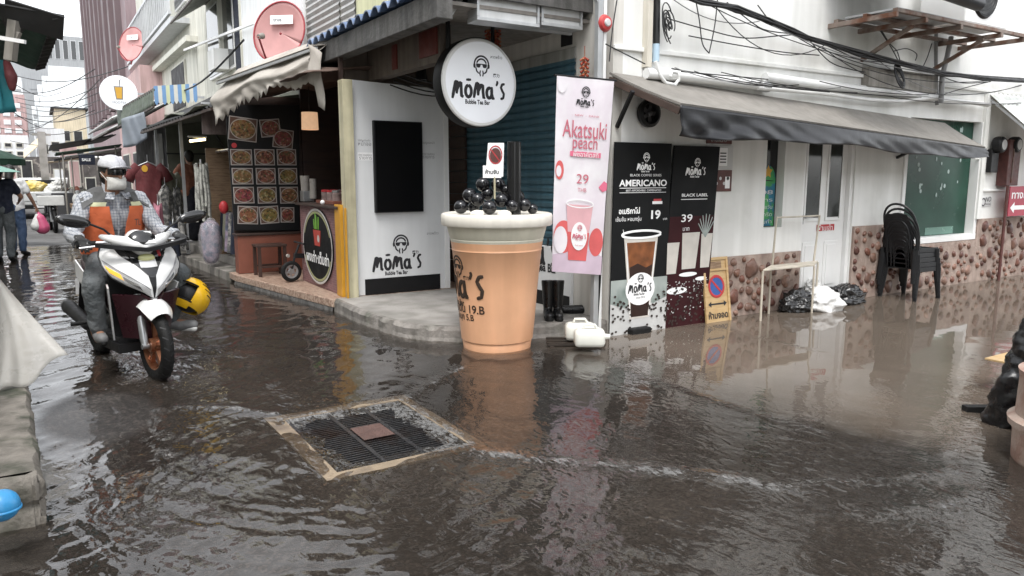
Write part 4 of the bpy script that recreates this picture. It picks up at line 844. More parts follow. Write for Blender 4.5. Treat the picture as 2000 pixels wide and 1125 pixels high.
# black posters
mat('poster black', (.008, .0085, .009), .6, .2, 3, spec=.15); mat('poster maroon', (.040, .009, .011), .6, .4, 3, spec=.15); mat('poster foot', (.34, .38, .36), .4, .25, 4, col2=(.12, .17, .15), mscale=3); mat('coffee', (.030, .012, .008), .4, .4, 6); mat('tea amber', (.22, .075, .025), .35, .6, 9); mat('glass print', (.58, .55, .50), .4, .15, 8); mat('bean', (.028, .018, .014), .5, .3, 20); mat('card grey', (.5, .5, .49), .6, .1)
def poster(name, label, cx0, cx1, th, m):
    bl, br, tl = [Vector(on_y(a, c_, y)) for a, c_, y in (cx0+(-.10,), cx1[0]+(-.10,), cx1[1]+(-.045,))]
    bl.z = br.z = -.01; W = (br-bl).length; up = Vector((tl.x-bl.x, tl.y-bl.y, tl.z-bl.z)); H = up.length
    u = (br-bl).normalized(); v = (up-u*up.dot(u)*.0).normalized()
    t = thing(name, label, 'poster', tuple(bl)); fr = Fr(bl, u, v); sh = lambda x, y: (x, y)
    b = MB(); b.prism([fr(0, 0, -th), fr(W, 0, -th), fr(W, H, -th), fr(0, H, -th)], fr.n*th); b.build('board', m, t, bevel=.001)
    return t, fr, W, H
A_, F_, W, H = poster('coffee_poster', 'tall black poster advertising an iced black coffee in a plastic cup at 19', (1190, 655), ((1299, 642), (1201, 277)), .012, 'poster black')
S = lambda x, y: (x*W, y*H)
part('foot_picture', 'poster foot', A_, lambda b: rect(b, F_, 0, 0, W, .30*H, .0012))
part('foot_cloth', 'card grey', A_, lambda b: poly(b, F_, [S(0, 0), S(1, 0), S(1, .19), S(.75, .16), S(.5, .2), S(.25, .15), S(0, .18)], .0016))
part('lettering', 'white print', A_, lambda b: emblem(b, F_, .55*W, .925*H, .09), lambda b: brand(b, F_, .55*W, .875*H, .27*W*1.2), lambda b: text(b, F_, 'AMERICANO', .51*W, .795*H, wdt=.84*W, h=.062, bold=.025), lambda b: text(b, F_, 'BLACK COFFEE SERIES', .55*W, .835*H, wdt=.55*W, h=.022),
     lambda b: rect(b, F_, .10*W, .768*H, .92*W, .771*H), lambda b: rect(b, F_, .10*W, .745*H, .92*W, .7475*H), lambda b: text(b, F_, 'BEST AFFORDABLE  CAFFEINATED', .52*W, .757*H, wdt=.62*W, h=.018), lambda b: text(b, F_, 'อเมริกาโน่', .28*W, .655*H, wdt=.36*W, bold=.03), lambda b: text(b, F_, 'เข้มข้น หอมกรุ่น', .27*W, .61*H, wdt=.44*W),
     lambda b: text(b, F_, '19', .75*W, .63*H, h=.085, wdt=.17*W, bold=.03), lambda b: text(b, F_, 'บาท', .92*W, .605*H, wdt=.07*W), lambda b: rect(b, F_, .68*W, .685*H, .86*W, .70*H), lambda b: stroke(b, F_, [S(.18, .56), S(.20, .53), S(.27, .51)], .006))
part('price_tag', 'red ink', A_, lambda b: rect(b, F_, .70*W, .70*H, .84*W, .712*H))
rs = random.Random(1)
part('coffee_beans', 'bean', A_, lambda b: [disc(b, F_, x*W, y*H, .015, .011, .002+.0001*k, 8) for k in range(110) for x, y in [(rs.random()*.94+.02, .02+.22*rs.random()**.8)] if abs(x-.5) > .13 and (y < .12+.16*abs(x-.5)*1.6)])
part('cup_glass', 'glass print', A_, lambda b: poly(b, F_, [S(.335, .09), S(.685, .09), S(.80, .515), S(.20, .515)], .0034)); part('cup_rim', 'white print', A_, lambda b: stroke(b, F_, arc(.505*W, .53*H, .345*W, 0, 360, 24, .035), .022, .006), lambda b: stroke(b, F_, [S(.235, .49), S(.345, .10)], .010, .006), lambda b: stroke(b, F_, [S(.765, .49), S(.675, .10)], .010, .006))
part('tea', 'tea amber', A_, lambda b: poly(b, F_, [S(.31, .33), S(.71, .33), S(.755, .49), S(.25, .49)], .0042)); part('coffee', 'coffee', A_, lambda b: poly(b, F_, [S(.36, .10), S(.66, .10), S(.715, .37), S(.6, .355), S(.45, .38), S(.305, .36)], .0046))
part('cup_label', 'white print', A_, lambda b: disc(b, F_, .51*W, .245*H, .26*W, .155, .0052)); part('cup_lettering', 'ink', A_, lambda b: emblem(b, F_, .51*W, .298*H, .085, .0066), lambda b: brand(b, F_, .51*W, .245*H, .42*W, .0066), lambda b: text(b, F_, 'since 2010', .52*W, .20*H, wdt=.16*W, d=.0066))
A_, F_, W, H = poster('coffee_poster', 'narrow dark maroon poster with white glasses and coffee beans, behind the larger black poster', (1290, 643), ((1378, 634), (1318, 284)), .02, 'poster black')
part('picture', 'poster maroon', A_, lambda b: rect(b, F_, .01, .0, W-.005, .62*H, .0012)); part('lettering', 'white print', A_, lambda b: emblem(b, F_, .52*W, .91*H, .09), lambda b: brand(b, F_, .5*W, .86*H, .44*W), lambda b: text(b, F_, 'BLACK LABEL', .52*W, .735*H, wdt=.58*W, h=.03, bold=.02), lambda b: rect(b, F_, .22*W, .71*H, .8*W, .714*H), lambda b: text(b, F_, '39', .38*W, .61*H, h=.075, wdt=.24*W, bold=.01), lambda b: text(b, F_, 'บาท', .38*W, .55*H, wdt=.14*W))
part('glasses', 'glass print', A_, *[(lambda b, x=x, z=z, w_=w_, h=h: poly(b, F_, [S(x-w_, z), S(x+w_, z), S(x+w_*1.3, z+h), S(x-w_*1.3, z+h)], .003)) for x, z, w_, h in ((.13, .31, .10, .17), (.5, .33, .15, .20), (.86, .33, .10, .19))]); part('saucers', 'white print', A_, lambda b: disc(b, F_, .5*W, .30*H, .2*W, .022, .0036), lambda b: disc(b, F_, .80*W, .27*H, .13*W, .02, .0034), lambda b: disc(b, F_, .28*W, .215*H, .22*W, .035, .0034))
part('palm_leaf', 'poster foot', A_, *[(lambda b, k=k: stroke(b, F_, [S(.82, .50), S(.82+.18*math.cos(k*.45+.3), .57+.06*math.sin(k*.45+.3))], .016, .003)) for k in range(7)])
rs = random.Random(4); part('coffee_grounds', 'bean', A_, lambda b: [disc(b, F_, x*W, y*H, .014, .012, .0022+.00008*k, 7) for k in range(90) for x, y in [(rs.random()*.92+.03, .03+.20*rs.random())]]); part('table_cloth', 'card grey', A_, lambda b: [disc(b, F_, x*W, y*H, .004+.007*rs.random(), .003+.005*rs.random(), .0019+.00005*k, 7) for k in range(90) for x, y in [(rs.random()*.9+.05, .05+.22*rs.random()**.6)]])
# ---------------------------------------------------------------- giant bubble-tea cup
CC = Vector((-1.15, .145, 0)); cdir = Vector((-.533, -.846, 0)); rdir = Vector((.846, -.533, 0))
CUP = thing('giant_drink_cup', 'giant orange milk tea cup model with white lid and black pearls at the corner', 'cup model', tuple(CC))
mat('cup orange', (.74, .405, .235), .42, .10, 3, .04, 30, streak=.12, sfreq=4., col2=(.66, .33, .18), mscale=1.6, mix=(.5, .8)); mat('cup pale', (.66, .63, .52), .45, .08, 4, streak=.1); mat('cup lid', (.80, .76, .68), .42, .10, 4, streak=.10)
mat('pearl', (.008, .008, .010), .10, .2, 8, spec=.6); mat('cup print', (.035, .02, .012), .6, .2, 20)
b = MB(); b.lathe([(.0, -.02), (.290, -.02), (.304, .072), (.300, .080), (.302, .088), (.314, .094), (.330, .25), (.350, .50), (.3865, .868), (.392, .874), (.388, .882), (.390, .892), (.398, .945)], CC, n=72); BO = b.build('cup_body', 'cup orange', CUP, smooth='auto')
b = MB(); b.lathe([(.398, .945), (.404, .965), (.400, .972), (.406, .978), (.424, 1.045), (.436, 1.10)], CC, n=72); b.build('cup_neck', 'cup pale', CUP, smooth='auto')
b = MB(); b.lathe([(.436, 1.085), (.470, 1.082), (.478, 1.092), (.480, 1.165), (.472, 1.180), (.455, 1.186), (.44, 1.18), (0, 1.175)], CC, n=72); b.build('lid', 'cup lid', CUP, smooth='auto')
def cw(x, z, d):
    Rr = (.314+(.0725)*(z-.094)/.774) + d; a = x/.355 + R(-76); return CC+(cdir*math.cos(a)+rdir*math.sin(a))*Rr+Vector((0, 0, z))
fr = Fr((0, 0, 0), (1, 0, 0), (0, 0, 1), cw); b = MB()
emblem(b, fr, .09, .74, .19, .002); brand(b, fr, .0, .56, .78, .002); text(b, fr, '魔力', .20, .655, wdt=.07, d=.003, bold=.02)
text(b, fr, 'เริ่มต้น 19.B', .14, .395, wdt=.46, d=.003, bold=.02); text(b, fr, 'ไข่มุก 5.B', .12, .31, wdt=.28, d=.003, bold=.02); b.build('lettering', 'cup print', BO)
rs = random.Random(6)
for px, py, r, off in ((900, 404, .058, .16), (917, 381, .060, .10), (943, 360, .062, .0), (973, 361, .062, -.02), (933, 390, .058, .14), (956, 405, .06, .26), (979, 391, .060, .18), (952, 379, .055, .0), (1024, 400, .056, .10), (1012, 384, .055, .02), (1040, 408, .045, .05), (989, 372, .05, .0), (1000, 402, .05, .2), (925, 404, .05, .05)):
    dd = 6.37-off; q = at_d(px, py, dd); q[2] = max(q[2], 1.175+r*.8); b = MB(); b.ell(q, (r, r, r), 18, 12); b.build('pearl', 'pearl', CUP, smooth=True)
for px, py in ((932, 412), (985, 412)):
    q = at_d(px, py, 6.05); b = MB(); b.ell((q[0], q[1], 1.19), (.06, .06, .035), 14, 8); b.build('ice', 'cup lid', CUP, smooth=True)
q = at_d(1004, 405, 6.25); b = MB(); b.lathe([(.0, 1.17), (.058, 1.17), (.058, 1.775), (.052, 1.777), (.052, 1.70), (0, 1.7)], (q[0], q[1], 0), n=28); b.build('straw', 'black gloss', CUP, smooth='auto')
q = Vector(at_d(966, 345, 6.12)); NT = thing('warning_card', 'small white do not touch card with a red ring stuck among the black pearls', 'sign', (q.x, q.y, 1.2))
fr = Fr(q, rdir, (0, 0, 1)); b = MB(); b.prism([fr(a, c_, 0) for a, c_ in ((-.075, 0), (.07, 0), (.078, .27), (-.052, .27))], fr.n*.004); b.build('card', 'white print', NT); b = MB(); b.prism([fr(a, c_, .0) for a, c_ in ((-.095, -.01), (.055, -.01), (.055, .09), (-.095, .09))], fr.n*.005); b.build('card', 'white print', NT)
b = MB(); disc(b, fr, .008, .17, .045, .06, .006); b.build('hand_symbol', 'notice brown', NT); b = MB(); stroke(b, fr, arc(.008, .175, .052, 0, 360, 20, .07), .010, .007); stroke(b, fr, [(-.03, .22), (.045, .12)], .01, .008); b.build('ring', 'red ink', NT)
b = MB(); text(b, fr, 'ห้ามจับ', -.02, .04, wdt=.11, d=.007, bold=.03); b.build('lettering', 'ink', NT); b = MB(); b.cyl(fr(0, 0, -.002), fr(0, -.18, -.002), .008); b.build('stick', 'cream post', NT)
# ---------------------------------------------------------------- boots, cans, tray
mat('boot rubber', (.010, .010, .011), .3, .2, 8)
for k, (px, py, l) in enumerate(((1071, 622, 'left'), (1090, 622, 'right'))):
    q = on_g(px, py, .153); T_ = thing('rubber_boot', 'black rubber boot on the porch beside the giant cup, %s one of the pair' % l, 'boot', tuple(q))
    f_ = Vector((-.5, -.85, 0)); b = MB(); p = Vector(q)-f_*.05
    b.limb([p+Vector((0, 0, .055)), p+f_*.16+Vector((0, 0, .04))], [.048, .042]); b.tube([p+Vector((0, 0, .03)), p+Vector((0, 0, .10)), p-f_*.01+Vector((0, 0, .26)), p-f_*.02+Vector((0, 0, .36))], [.046, .046, .058, .066], 16)
    b.build('boot_shell', 'boot rubber', T_, remesh=.008); b = MB(); b.limb([p+Vector((0, 0, .012)), p+f_*.17+Vector((0, 0, .012))], [.04, .04]); b.build('sole', 'rubber', T_)
q = on_g(1100, 612, .153); b = MB(); b.limb([(q[0], q[1], q[2]+.04), (q[0]+.22, q[1]-.1, q[2]+.035), (q[0]+.3, q[1]-.12, q[2]+.03)], [.04, .05, .04]); tag(b.build('black_shoe', 'boot rubber', None, remesh=.01), 'pair of dark sandals lying beside the black boots on the porch', 'sandals')
mat('can white', (.72, .72, .66), .4, .1, 6)
for px, py, h, l in ((1133, 663, .02, 'rear one of two'), (1152, 676, .02, 'front one of two')):
    q = Vector(on_g(px, py, .06)); T_ = thing('jerrycan', 'white plastic jerrycan lying on the dark pallet at the shop corner, %s' % l, 'jerrycan', (q.x, q.y, .04))
    u = rdir; v = Vector((.533, .846, 0)); b = MB(); M = Matrix((u, v, Vector((0, 0, 1)))).transposed().to_4x4(); M.translation = q+Vector((0, 0, .075))
    b.box((-.135, -.08, -.075), (.125, .09, .075), M); b.build('can_body', 'can white', T_, smooth=True, bevel=.035)
    b = MB(); p = q+Vector((0, 0, .09))+u*.12-v*.03; b.cyl(p, p+u*.045, .025, .022); b.build('cap', 'can white', T_, smooth='auto'); b = MB(); p = q+Vector((0, 0, .155)); b.tube([p-u*.06, p-u*.05+Vector((0, 0, .03)), p+u*.04+Vector((0, 0, .03)), p+u*.06], .012); b.build('handle', 'can white', T_, smooth='auto')
mat('wet wood', (.035, .026, .020), .4, .3, 8); T_ = thing('wooden_pallet', 'dark wet slatted pallet under the white jerrycans', 'pallet', tuple(on_g(1120, 672))); q = Vector(on_g(1120, 674))
for k in range(3): b = MB(); p = q+Vector((.533, .846, 0))*(-.10+.10*k); b.bar(p-rdir*.24+Vector((0, 0, .035)), p+rdir*.27+Vector((0, 0, .035)), .06, .022); b.build('slat', 'wet wood', T_)
b = MB()
for s in (-.2, .22): p = q+rdir*s; b.bar(p-Vector((.533, .846, 0))*.14+Vector((0, 0, .012)), p+Vector((.533, .846, 0))*.14+Vector((0, 0, .012)), .04, .022)
b.build('bearer', 'wet wood', T_)
q = on_g(1240, 652); b = MB(); b.box((q[0]-.11, q[1]-.09, 0), (q[0]+.13, q[1]+.01, .07)); tag(b.build('black_brick', 'rubber', None, bevel=.012), 'short black block in the water at the foot of the large coffee poster', 'block')
# ---------------------------------------------------------------- folding no parking sign
NP = thing('no_parking_board', 'folding tan wooden no parking board standing in the flood water', 'sign board', (1.38, -.13, 0)); mat('plywood', (.52, .36, .18), .5, .15, 4, .05, 50, mstretch=(2, 14, 14), col2=(.45, .29, .13), mscale=3)
bl, br = Vector(on_y(1380, 632, -.15)), Vector(on_y(1428, 628, -.15)); bl.z = br.z = -.02; W = br.x-bl.x; H = .70; lean = Vector((.0, .10, H)).normalized(); fr = Fr(bl, (1, 0, 0), lean)
b = MB(); b.prism([fr(0, 0, -.012), fr(W, 0, -.012), fr(W, H, -.012), fr(0, H, -.012)], fr.n*.012); b.build('front_board', 'plywood', NP, bevel=.003)
b = MB(); p = bl+Vector((0, .26, 0)); t = bl+lean*H+Vector((0, .02, -.01)); b.prism([p, p+Vector((W, 0, 0)), t+Vector((W, 0, 0)), t], (0, .012, 0)); b.build('back_board', 'plywood', NP, bevel=.003)
b = MB()
for lo, hi in (((.0, .0), (.03, H)), ((W-.03, .0), (W, H)), ((.03, H-.03), (W-.03, H)), ((.03, H-.14), (W-.03, H-.12))): b.prism([fr(lo[0], lo[1], .0005), fr(hi[0], lo[1], .0005), fr(hi[0], hi[1], .0005), fr(lo[0], hi[1], .0005)], fr.n*.012)
b.build('rim', 'plywood', NP, bevel=.003); b = MB(); rect(b, fr, .09, H-.115, W-.09, H-.045, .002); b.build('handle_slot', 'wood', NP)
cx, cz = W*.5, .40; mat('sign blue', (.03, .09, .30), .45, .08); b = MB(); disc(b, fr, cx, cz, .105, .105, .003, 36); b.build('blue_disc', 'sign blue', NP)
b = MB(); stroke(b, fr, arc(cx, cz, .105, 0, 360, 30), .028, .004); stroke(b, fr, [(cx-.07, cz+.07), (cx+.07, cz-.07)], .028, .004); b.build('red_ring', 'red ink', NP)
b = MB(); poly(b, fr, [(.045, .22), (.09, .25), (.09, .228), (W-.09, .228), (W-.09, .25), (W-.045, .22), (W-.09, .19), (W-.09, .212), (.09, .212), (.09, .19)], .003); text(b, fr, 'ห้ามจอด', W/2, .11, wdt=W*.78, d=.003, bold=.03); b.build('lettering', 'ink', NP)
# ---------------------------------------------------------------- display rack
RK = thing('display_rack', 'thin cream metal display rack with a shelf standing in front of the white door', 'rack', (2.0, -.3, 0)); mat('rack cream', (.55, .50, .42), .5, .15, 8, streak=.25)
yb, yf = -.12, -.34; P = lambda px, py, y: Vector(on_y(px, py, y))
a_, c_ = P(1517, 424, yb), P(1601, 422, yb); d1, d2 = P(1508, 522, yb), P(1588, 520, yb)
b = MB(); a_.z = c_.z = (a_.z+c_.z)/2; b.tube([d1, a_, c_, d2], .012, 8); b.build('upper_frame', 'rack cream', RK)
s0, s1, s2, s3 = P(1490, 530, yf), P(1590, 532, yf), P(1597, 519, yb), P(1506, 519, yb)
zz = s0.z
for v_ in (s0, s1, s2, s3): v_.z = zz
b = MB(); b.prism([s0, s1, s2, s3], (0, 0, .018)); b.build('shelf', 'rack cream', RK, bevel=.003)
for v_ in (s0, s1, s2, s3): b = MB(); b.cyl(v_, (v_.x, v_.y, -.02), .012); b.build('leg', 'rack cream', RK)
# ---------------------------------------------------------------- rubbish bags
mat('bag black', (.012, .012, .013), .24, .2, 10, .5, 18, coat=.3); mat('bag white', (.66, .66, .65), .4, .08, 10, .6, 14)
def lump(c, r, seed, m, name, label, cat, crease=.10, tie=None):
    bm = bmesh.new(); bmesh.ops.create_icosphere(bm, subdivisions=5, radius=1); rs = np.random.RandomState(seed); K = rs.randn(26, 3)*np.array([[2.2]]*8+[[5]]*9+[[10]]*9); ph = rs.rand(26)*6.28; am = np.array([.09]*8+[.05]*9+[.02]*9)*crease/.10
    for v in bm.verts:
        p = np.array(v.co); n = float((am*(1-2*np.abs(np.sin((K@p)+ph)))).sum())*.55; q = p*(1+n); zz = q[2]
        if zz < -.55: zz = -.55+(zz+.55)*.15
        v.co = (c[0]+q[0]*r[0], c[1]+q[1]*r[1], c[2]+(zz+.55)*r[2])
    me = bpy.data.meshes.new(name); bm.to_mesh(me); bm.free(); me.materials.append(MATS[m]); me.polygons.foreach_set('use_smooth', [True]*len(me.polygons))
    o = bpy.data.objects.new(name, me); COL.objects.link(o); tag(o, label, cat, 'rubbish bags'); return o
q = on_g(1572, 612); lump((q[0], q[1]+.12, -.02), (.25, .20, .19), 3, 'bag black', 'rubbish_bag', 'black rubbish bag nearest the display rack, under the white sack', 'rubbish bag')
q = on_g(1625, 610); lump((q[0]+.0, q[1]+.13, -.02), (.27, .22, .19), 5, 'bag white', 'rubbish_bag', 'white plastic sack slumped between two black bags', 'rubbish bag', .07)
q = on_g(1585, 598); lump((q[0]+.02, q[1]+.02, .18), (.13, .10, .10), 8, 'bag white', 'rubbish_bag', 'small crumpled white bag on top of the black bag by the rack', 'rubbish bag', .12)
q = on_g(1668, 597); lump((q[0], q[1]+.12, -.02), (.36, .20, .18), 9, 'bag black', 'rubbish_bag', 'wide black rubbish bag between the white sack and the stacked chairs', 'rubbish bag')
# ---------------------------------------------------------------- stacked plastic chairs
mat('chair plastic', (.010, .0105, .012), .42, .12, 10, spec=.35)
def chair():
    T_ = thing('plastic_chair', 'black plastic chair, lowest of the stack by the green window', 'chair', (0, 0, 0), 0, 'stacked black plastic chairs')
    h = .41; b = MB(); b.grid([[(x, y, h-.012*math.cos(x*5)*math.cos(y*5)-.02*max(0, (x-.18)/.05)) for y in np.linspace(-.215, .215, 9)] for x in np.linspace(-.2, .23, 9)], .014); b.build('seat', 'chair plastic', T_, world=False, smooth='auto')
    b = MB()
    for s in (-1, 1): b.bar((-.19, s*.215, h-.02), (.225, s*.215, h-.02), .012, .055)
    b.bar((.226, -.21, h-.03), (.226, .21, h-.03), .012, .06); b.build('apron', 'chair plastic', T_, world=False, bevel=.004)
    for sx, sy in ((-1, -1), (-1, 1), (1, -1), (1, 1)):
        b = MB(); x = .205*sx; y = .205*sy; b.tube([(x, y, h-.01), (x+.01*sx, y+.005*sy, .25), (x+.035*sx, y+.022*sy, .0)], [.042, .034, .024], 8); b.build('leg', 'chair plastic', T_, world=False, smooth='auto')
    b = MB(); top = []
    for a in np.linspace(0, math.pi, 17): top.append((-.19-.13*(math.sin(a)**.7)*1.0-.0, .205*math.cos(a), h+.20+.33*math.sin(a)**.6))
    fr_ = [(-.185, .21, h-.02), (-.20, .21, h+.1)]+top+[(-.20, -.21, h+.1), (-.185, -.21, h-.02)]; b.tube(fr_, .014, 8); b.build('back_frame', 'chair plastic', T_, world=False, smooth='auto')
    for k, (w_, z0) in enumerate(((.155, .34), (.115, .25), (.08, .17))):
        b = MB(); b.tube([(-.195-.12*(z0+.0)/.44*(.5+.5*math.sin(a)**.7), w_*math.cos(a), h-.0+z0*math.sin(a)**.55) for a in np.linspace(0, math.pi, 15)], .010, 6, True, ((1, 0, 0), .6)); b.build('back_slat', 'chair plastic', T_, world=False, smooth='auto')
    b = MB(); rows = [[(-.19-.12*s, .19*t*(1-.35*max(0, s-.6)/.4), h+.42*s) for t in np.linspace(-1, 1, 7)] for s in np.linspace(.55, .97, 6)]; b.grid(rows, .006); b.build('back_panel', 'chair plastic', T_, world=False, smooth='auto')
    return T_
ch0 = chair(); ch0.location = (4.51, -.31, -.005); ch0.rotation_euler = (0, 0, R(-3))
for k, l in enumerate(('second from the bottom of the stack', 'third from the bottom of the stack', 'fourth from the bottom of the stack', 'topmost of the stack')):
    dup(ch0, (4.51-.012*(k+1), -.31+.004*k, -.005+.058*(k+1)), R(-3+1.2*(k % 3)), 'black plastic chair, %s by the green window' % l)
# ---------------------------------------------------------------- right foreground edge
q = on_g(1950, 700, .25); b = MB(); b.box((q[0]-.06, q[1]-.1, .235), (q[0]+.5, q[1]+.06, .25), Matrix.Rotation(0, 4, 'Z')); tag(b.build('plank', 'plywood', None, bevel=.003), 'pale board jutting in at the right edge above the black bag', 'board')
mat('bin bag', (.008, .008, .009), .3, .25, 6, .5, 10)
q = on_g(1945, 838); T_ = thing('leaning_bag', 'black plastic covered bundle leaning at the right edge over the water', 'bundle', tuple(q))
b = MB(); c0 = Vector(q); b.limb([c0+Vector((.06, .0, .04)), c0+rdir*.10+Vector((0, 0, .30)), c0+rdir*.20+Vector((0, 0, .60))], [.09, .10, .09]); b.limb([c0+rdir*.12+Vector((0, 0, .08)), c0+rdir*.4+Vector((0, 0, .55))], [.10, .12]); BAGT = bpy.data.textures.new('bag folds', 'CLOUDS'); BAGT.noise_scale = .12; BAGT.noise_depth = 3
o = b.build('bundle_cover', 'bin bag', T_, remesh=.014); d = o.modifiers.new('folds', 'DISPLACE'); d.texture = BAGT; d.strength = .11; d.mid_level = .5
b = MB(); p = Vector(on_g(1905, 800, .03)); b.bar(p-rdir*.07, p+rdir*.1, .06, .05); b.build('foot', 'rubber', T_)
mat('pot terracotta', (.34, .21, .165), .6, .2, 5, .3, 40, col2=(.40, .33, .28), mscale=5)
q = on_g(1976, 925); PC = Vector(q)+rdir*.42+Vector((.533, .846, 0))*.05; T_ = thing('round_planter', 'large round pinkish concrete planter cut off by the right edge', 'planter', (PC.x, PC.y, 0))
b = MB(); b.lathe([(0, -.02), (.31, -.02), (.33, .02), (.335, .16), (.345, .20), (.36, .205), (.365, .24), (.33, .26), (.325, .45), (.335, .5), (.30, .5), (.29, .42), (0, .42)], (PC.x, PC.y, 0), n=48); b.build('pot', 'pot terracotta', T_, smooth='auto')
# ---------------------------------------------------------------- food stall next to the corner
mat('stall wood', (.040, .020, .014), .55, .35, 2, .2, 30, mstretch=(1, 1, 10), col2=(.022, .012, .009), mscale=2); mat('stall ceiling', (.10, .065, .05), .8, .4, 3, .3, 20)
FS = thing('food_stall', 'dark open food stall under the cream awning with wooden back walls', 'food stall', (-.8, 4.2, .15))
b = MB()
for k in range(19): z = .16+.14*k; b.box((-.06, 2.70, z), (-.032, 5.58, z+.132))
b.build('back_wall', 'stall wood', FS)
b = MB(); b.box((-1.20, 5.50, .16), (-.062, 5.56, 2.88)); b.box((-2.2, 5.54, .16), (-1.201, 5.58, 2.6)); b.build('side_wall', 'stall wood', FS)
b = MB(); b.box((-1.60, 2.70, .16), (-1.56, 2.74, 2.88)) ; b.build('post', 'stall wood', FS); b = MB(); b.cyl((-.85, 4.4, .16), (-.85, 4.4, 2.88), .022); b.build('post', 'stall wood', FS)
b = MB()
rs = np.random.RandomState(3)
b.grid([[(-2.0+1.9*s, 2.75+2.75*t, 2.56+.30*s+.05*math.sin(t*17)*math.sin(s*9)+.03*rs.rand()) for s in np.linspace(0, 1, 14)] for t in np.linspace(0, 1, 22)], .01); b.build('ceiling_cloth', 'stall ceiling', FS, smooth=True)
MB_ = thing('menu_board', 'tall black menu board covered with dish photographs at the end of the food stall', 'menu board', (-1.75, 5.4, .9))
fr = Fr((0, 5.42, 0), (1, 0, 0), (0, 0, 1)); o_ = lambda px, py: on_y(px, py, 5.42)
pts = [o_(440, 205), o_(585, 205), o_(585, 450), o_(458, 450)]; b = MB(); b.prism([fr(p[0], p[2], 0) for p in pts], (0, .03, 0)); b.build('board', 'black paint', MB_, bevel=.003)
def food_mat():
    m = bpy.data.materials.new('dish photo'); m.use_nodes = True; n = m.node_tree.nodes; l = m.node_tree.links; bs = n['Principled BSDF']; bs.inputs['Roughness'].default_value = .35
    tc = n.new('ShaderNodeTexCoord'); oi = n.new('ShaderNodeObjectInfo'); ad = n.new('ShaderNodeVectorMath'); ad.operation = 'ADD'; l.new(tc.outputs['Object'], ad.inputs[0]); sc = n.new('ShaderNodeVectorMath'); sc.operation = 'SCALE'; sc.inputs[0].default_value = (17, 31, 23); l.new(oi.outputs['Random'], sc.inputs['Scale']); l.new(sc.outputs[0], ad.inputs[1])
    v = n.new('ShaderNodeTexVoronoi'); v.inputs['Scale'].default_value = 42; l.new(ad.outputs[0], v.inputs['Vector']); sp = n.new('ShaderNodeSeparateColor'); l.new(v.outputs['Color'], sp.inputs[0])
    r = n.new('ShaderNodeValToRGB'); e = r.color_ramp.elements; e[0].position = 0; e[0].color = (.035, .015, .010, 1); e[1].position = 1; e[1].color = (.34, .23, .16, 1)
    for p, c in ((.25, (.18, .055, .028)), (.45, (.22, .11, .05)), (.62, (.075, .075, .03)), (.8, (.20, .04, .028))): q = e.new(p); q.color = (*c, 1)
    l.new(sp.outputs[0], r.inputs[0])
    hs = n.new('ShaderNodeHueSaturation'); mr = n.new('ShaderNodeMapRange'); mr.inputs[3].default_value = .45; mr.inputs[4].default_value = .56; l.new(oi.outputs['Random'], mr.inputs[0]); l.new(mr.outputs[0], hs.inputs['Hue']); l.new(r.outputs[0], hs.inputs['Color']); l.new(hs.outputs[0], bs.inputs['Base Color'])
    MATS['dish photo'] = m
food_mat(); mat('plate', (.36, .33, .30), .3, .1); mat('photo card', (.38, .35, .33), .4, .1); mat('table photo', (.10, .05, .035), .5, .4, 8)
ph = [((445, 228), (503, 276), -.10), ((507, 232), (548, 268), .10), ((532, 252), (573, 290), -.12)]
for r_, (ya, yb_) in enumerate(((291, 323), (328, 360), (365, 397))):
    for c_, (xa_, xb_) in enumerate(((449, 493), (496, 537), (540, 579))): ph.append(((xa_+r_*3.0, ya), (xb_+r_*2.0, yb_), 0.))
ph += [((463, 403), (505, 437), -.06), ((506, 403), (545, 436), .05), ((547, 405), (575, 434), -.03)]
for k, (p, q, tw) in enumerate(ph):
    a, c_ = o_(*p), o_(*q); cx, cz, w_, h_ = (a[0]+c_[0])/2, (a[2]+c_[2])/2, abs(c_[0]-a[0]), abs(a[2]-c_[2]); u = Vector((math.cos(tw), 0, math.sin(tw))); v = Vector((-math.sin(tw), 0, math.cos(tw))); f2 = Fr(Vector((cx, 5.42-.002-.0025*(k % 3 if k < 3 or k > 11 else 0), cz)), u, v)
    b = MB(); b.prism([f2(-w_/2, -h_/2, .0), f2(w_/2, -h_/2, .0), f2(w_/2, h_/2, .0), f2(-w_/2, h_/2, .0)], f2.n*.003); o = b.build('dish_photo', 'photo card', MB_)
    b = MB(); rect(b, f2, -w_/2+.012, -h_/2+.012, w_/2-.012, h_/2-.012, .0045); b.build('photo_ground', 'table photo', o)
    b = MB(); disc(b, f2, 0, -.0, w_*.46, h_*.45, .006); b.build('plate', 'plate', o); b = MB(); disc(b, f2, .0, .0, w_*.43, h_*.40, .0075); b.build('dish', 'dish photo', o)
q = o_(457, 284); b = MB(); disc(b, fr, q[0], q[2], .035, .035, .008); b.build('red_dot', 'red ink', MB_)
mat('red brown', (.20, .065, .04), .55, .25, 4, .1, 30)
DK = thing('food_cabinet', 'low reddish brown cabinet under the menu board', 'cabinet', (-1.75, 5.4, .16)); a, c_ = o_(464, 532), o_(590, 455)
b = MB(); b.box((a[0], 5.30, .152), (c_[0], 5.52, c_[2])); b.build('cabinet_body', 'red brown', DK, bevel=.006); b = MB(); b.box((a[0]-.02, 5.28, c_[2]+.001), (c_[0]+.02, 5.53, c_[2]+.03)); b.build('top', 'stall wood', DK, bevel=.004)
ST = thing('stool', 'dark square wooden stool in front of the reddish cabinet', 'stool', (-1.85, 5.0, .15)); p, q = on_y(497, 478, 4.95), on_y(555, 478, 4.95)
b = MB(); b.box((p[0], 4.80, p[2]-.03), (q[0], 5.12, p[2])); b.build('seat', 'dark wood', ST, bevel=.005)
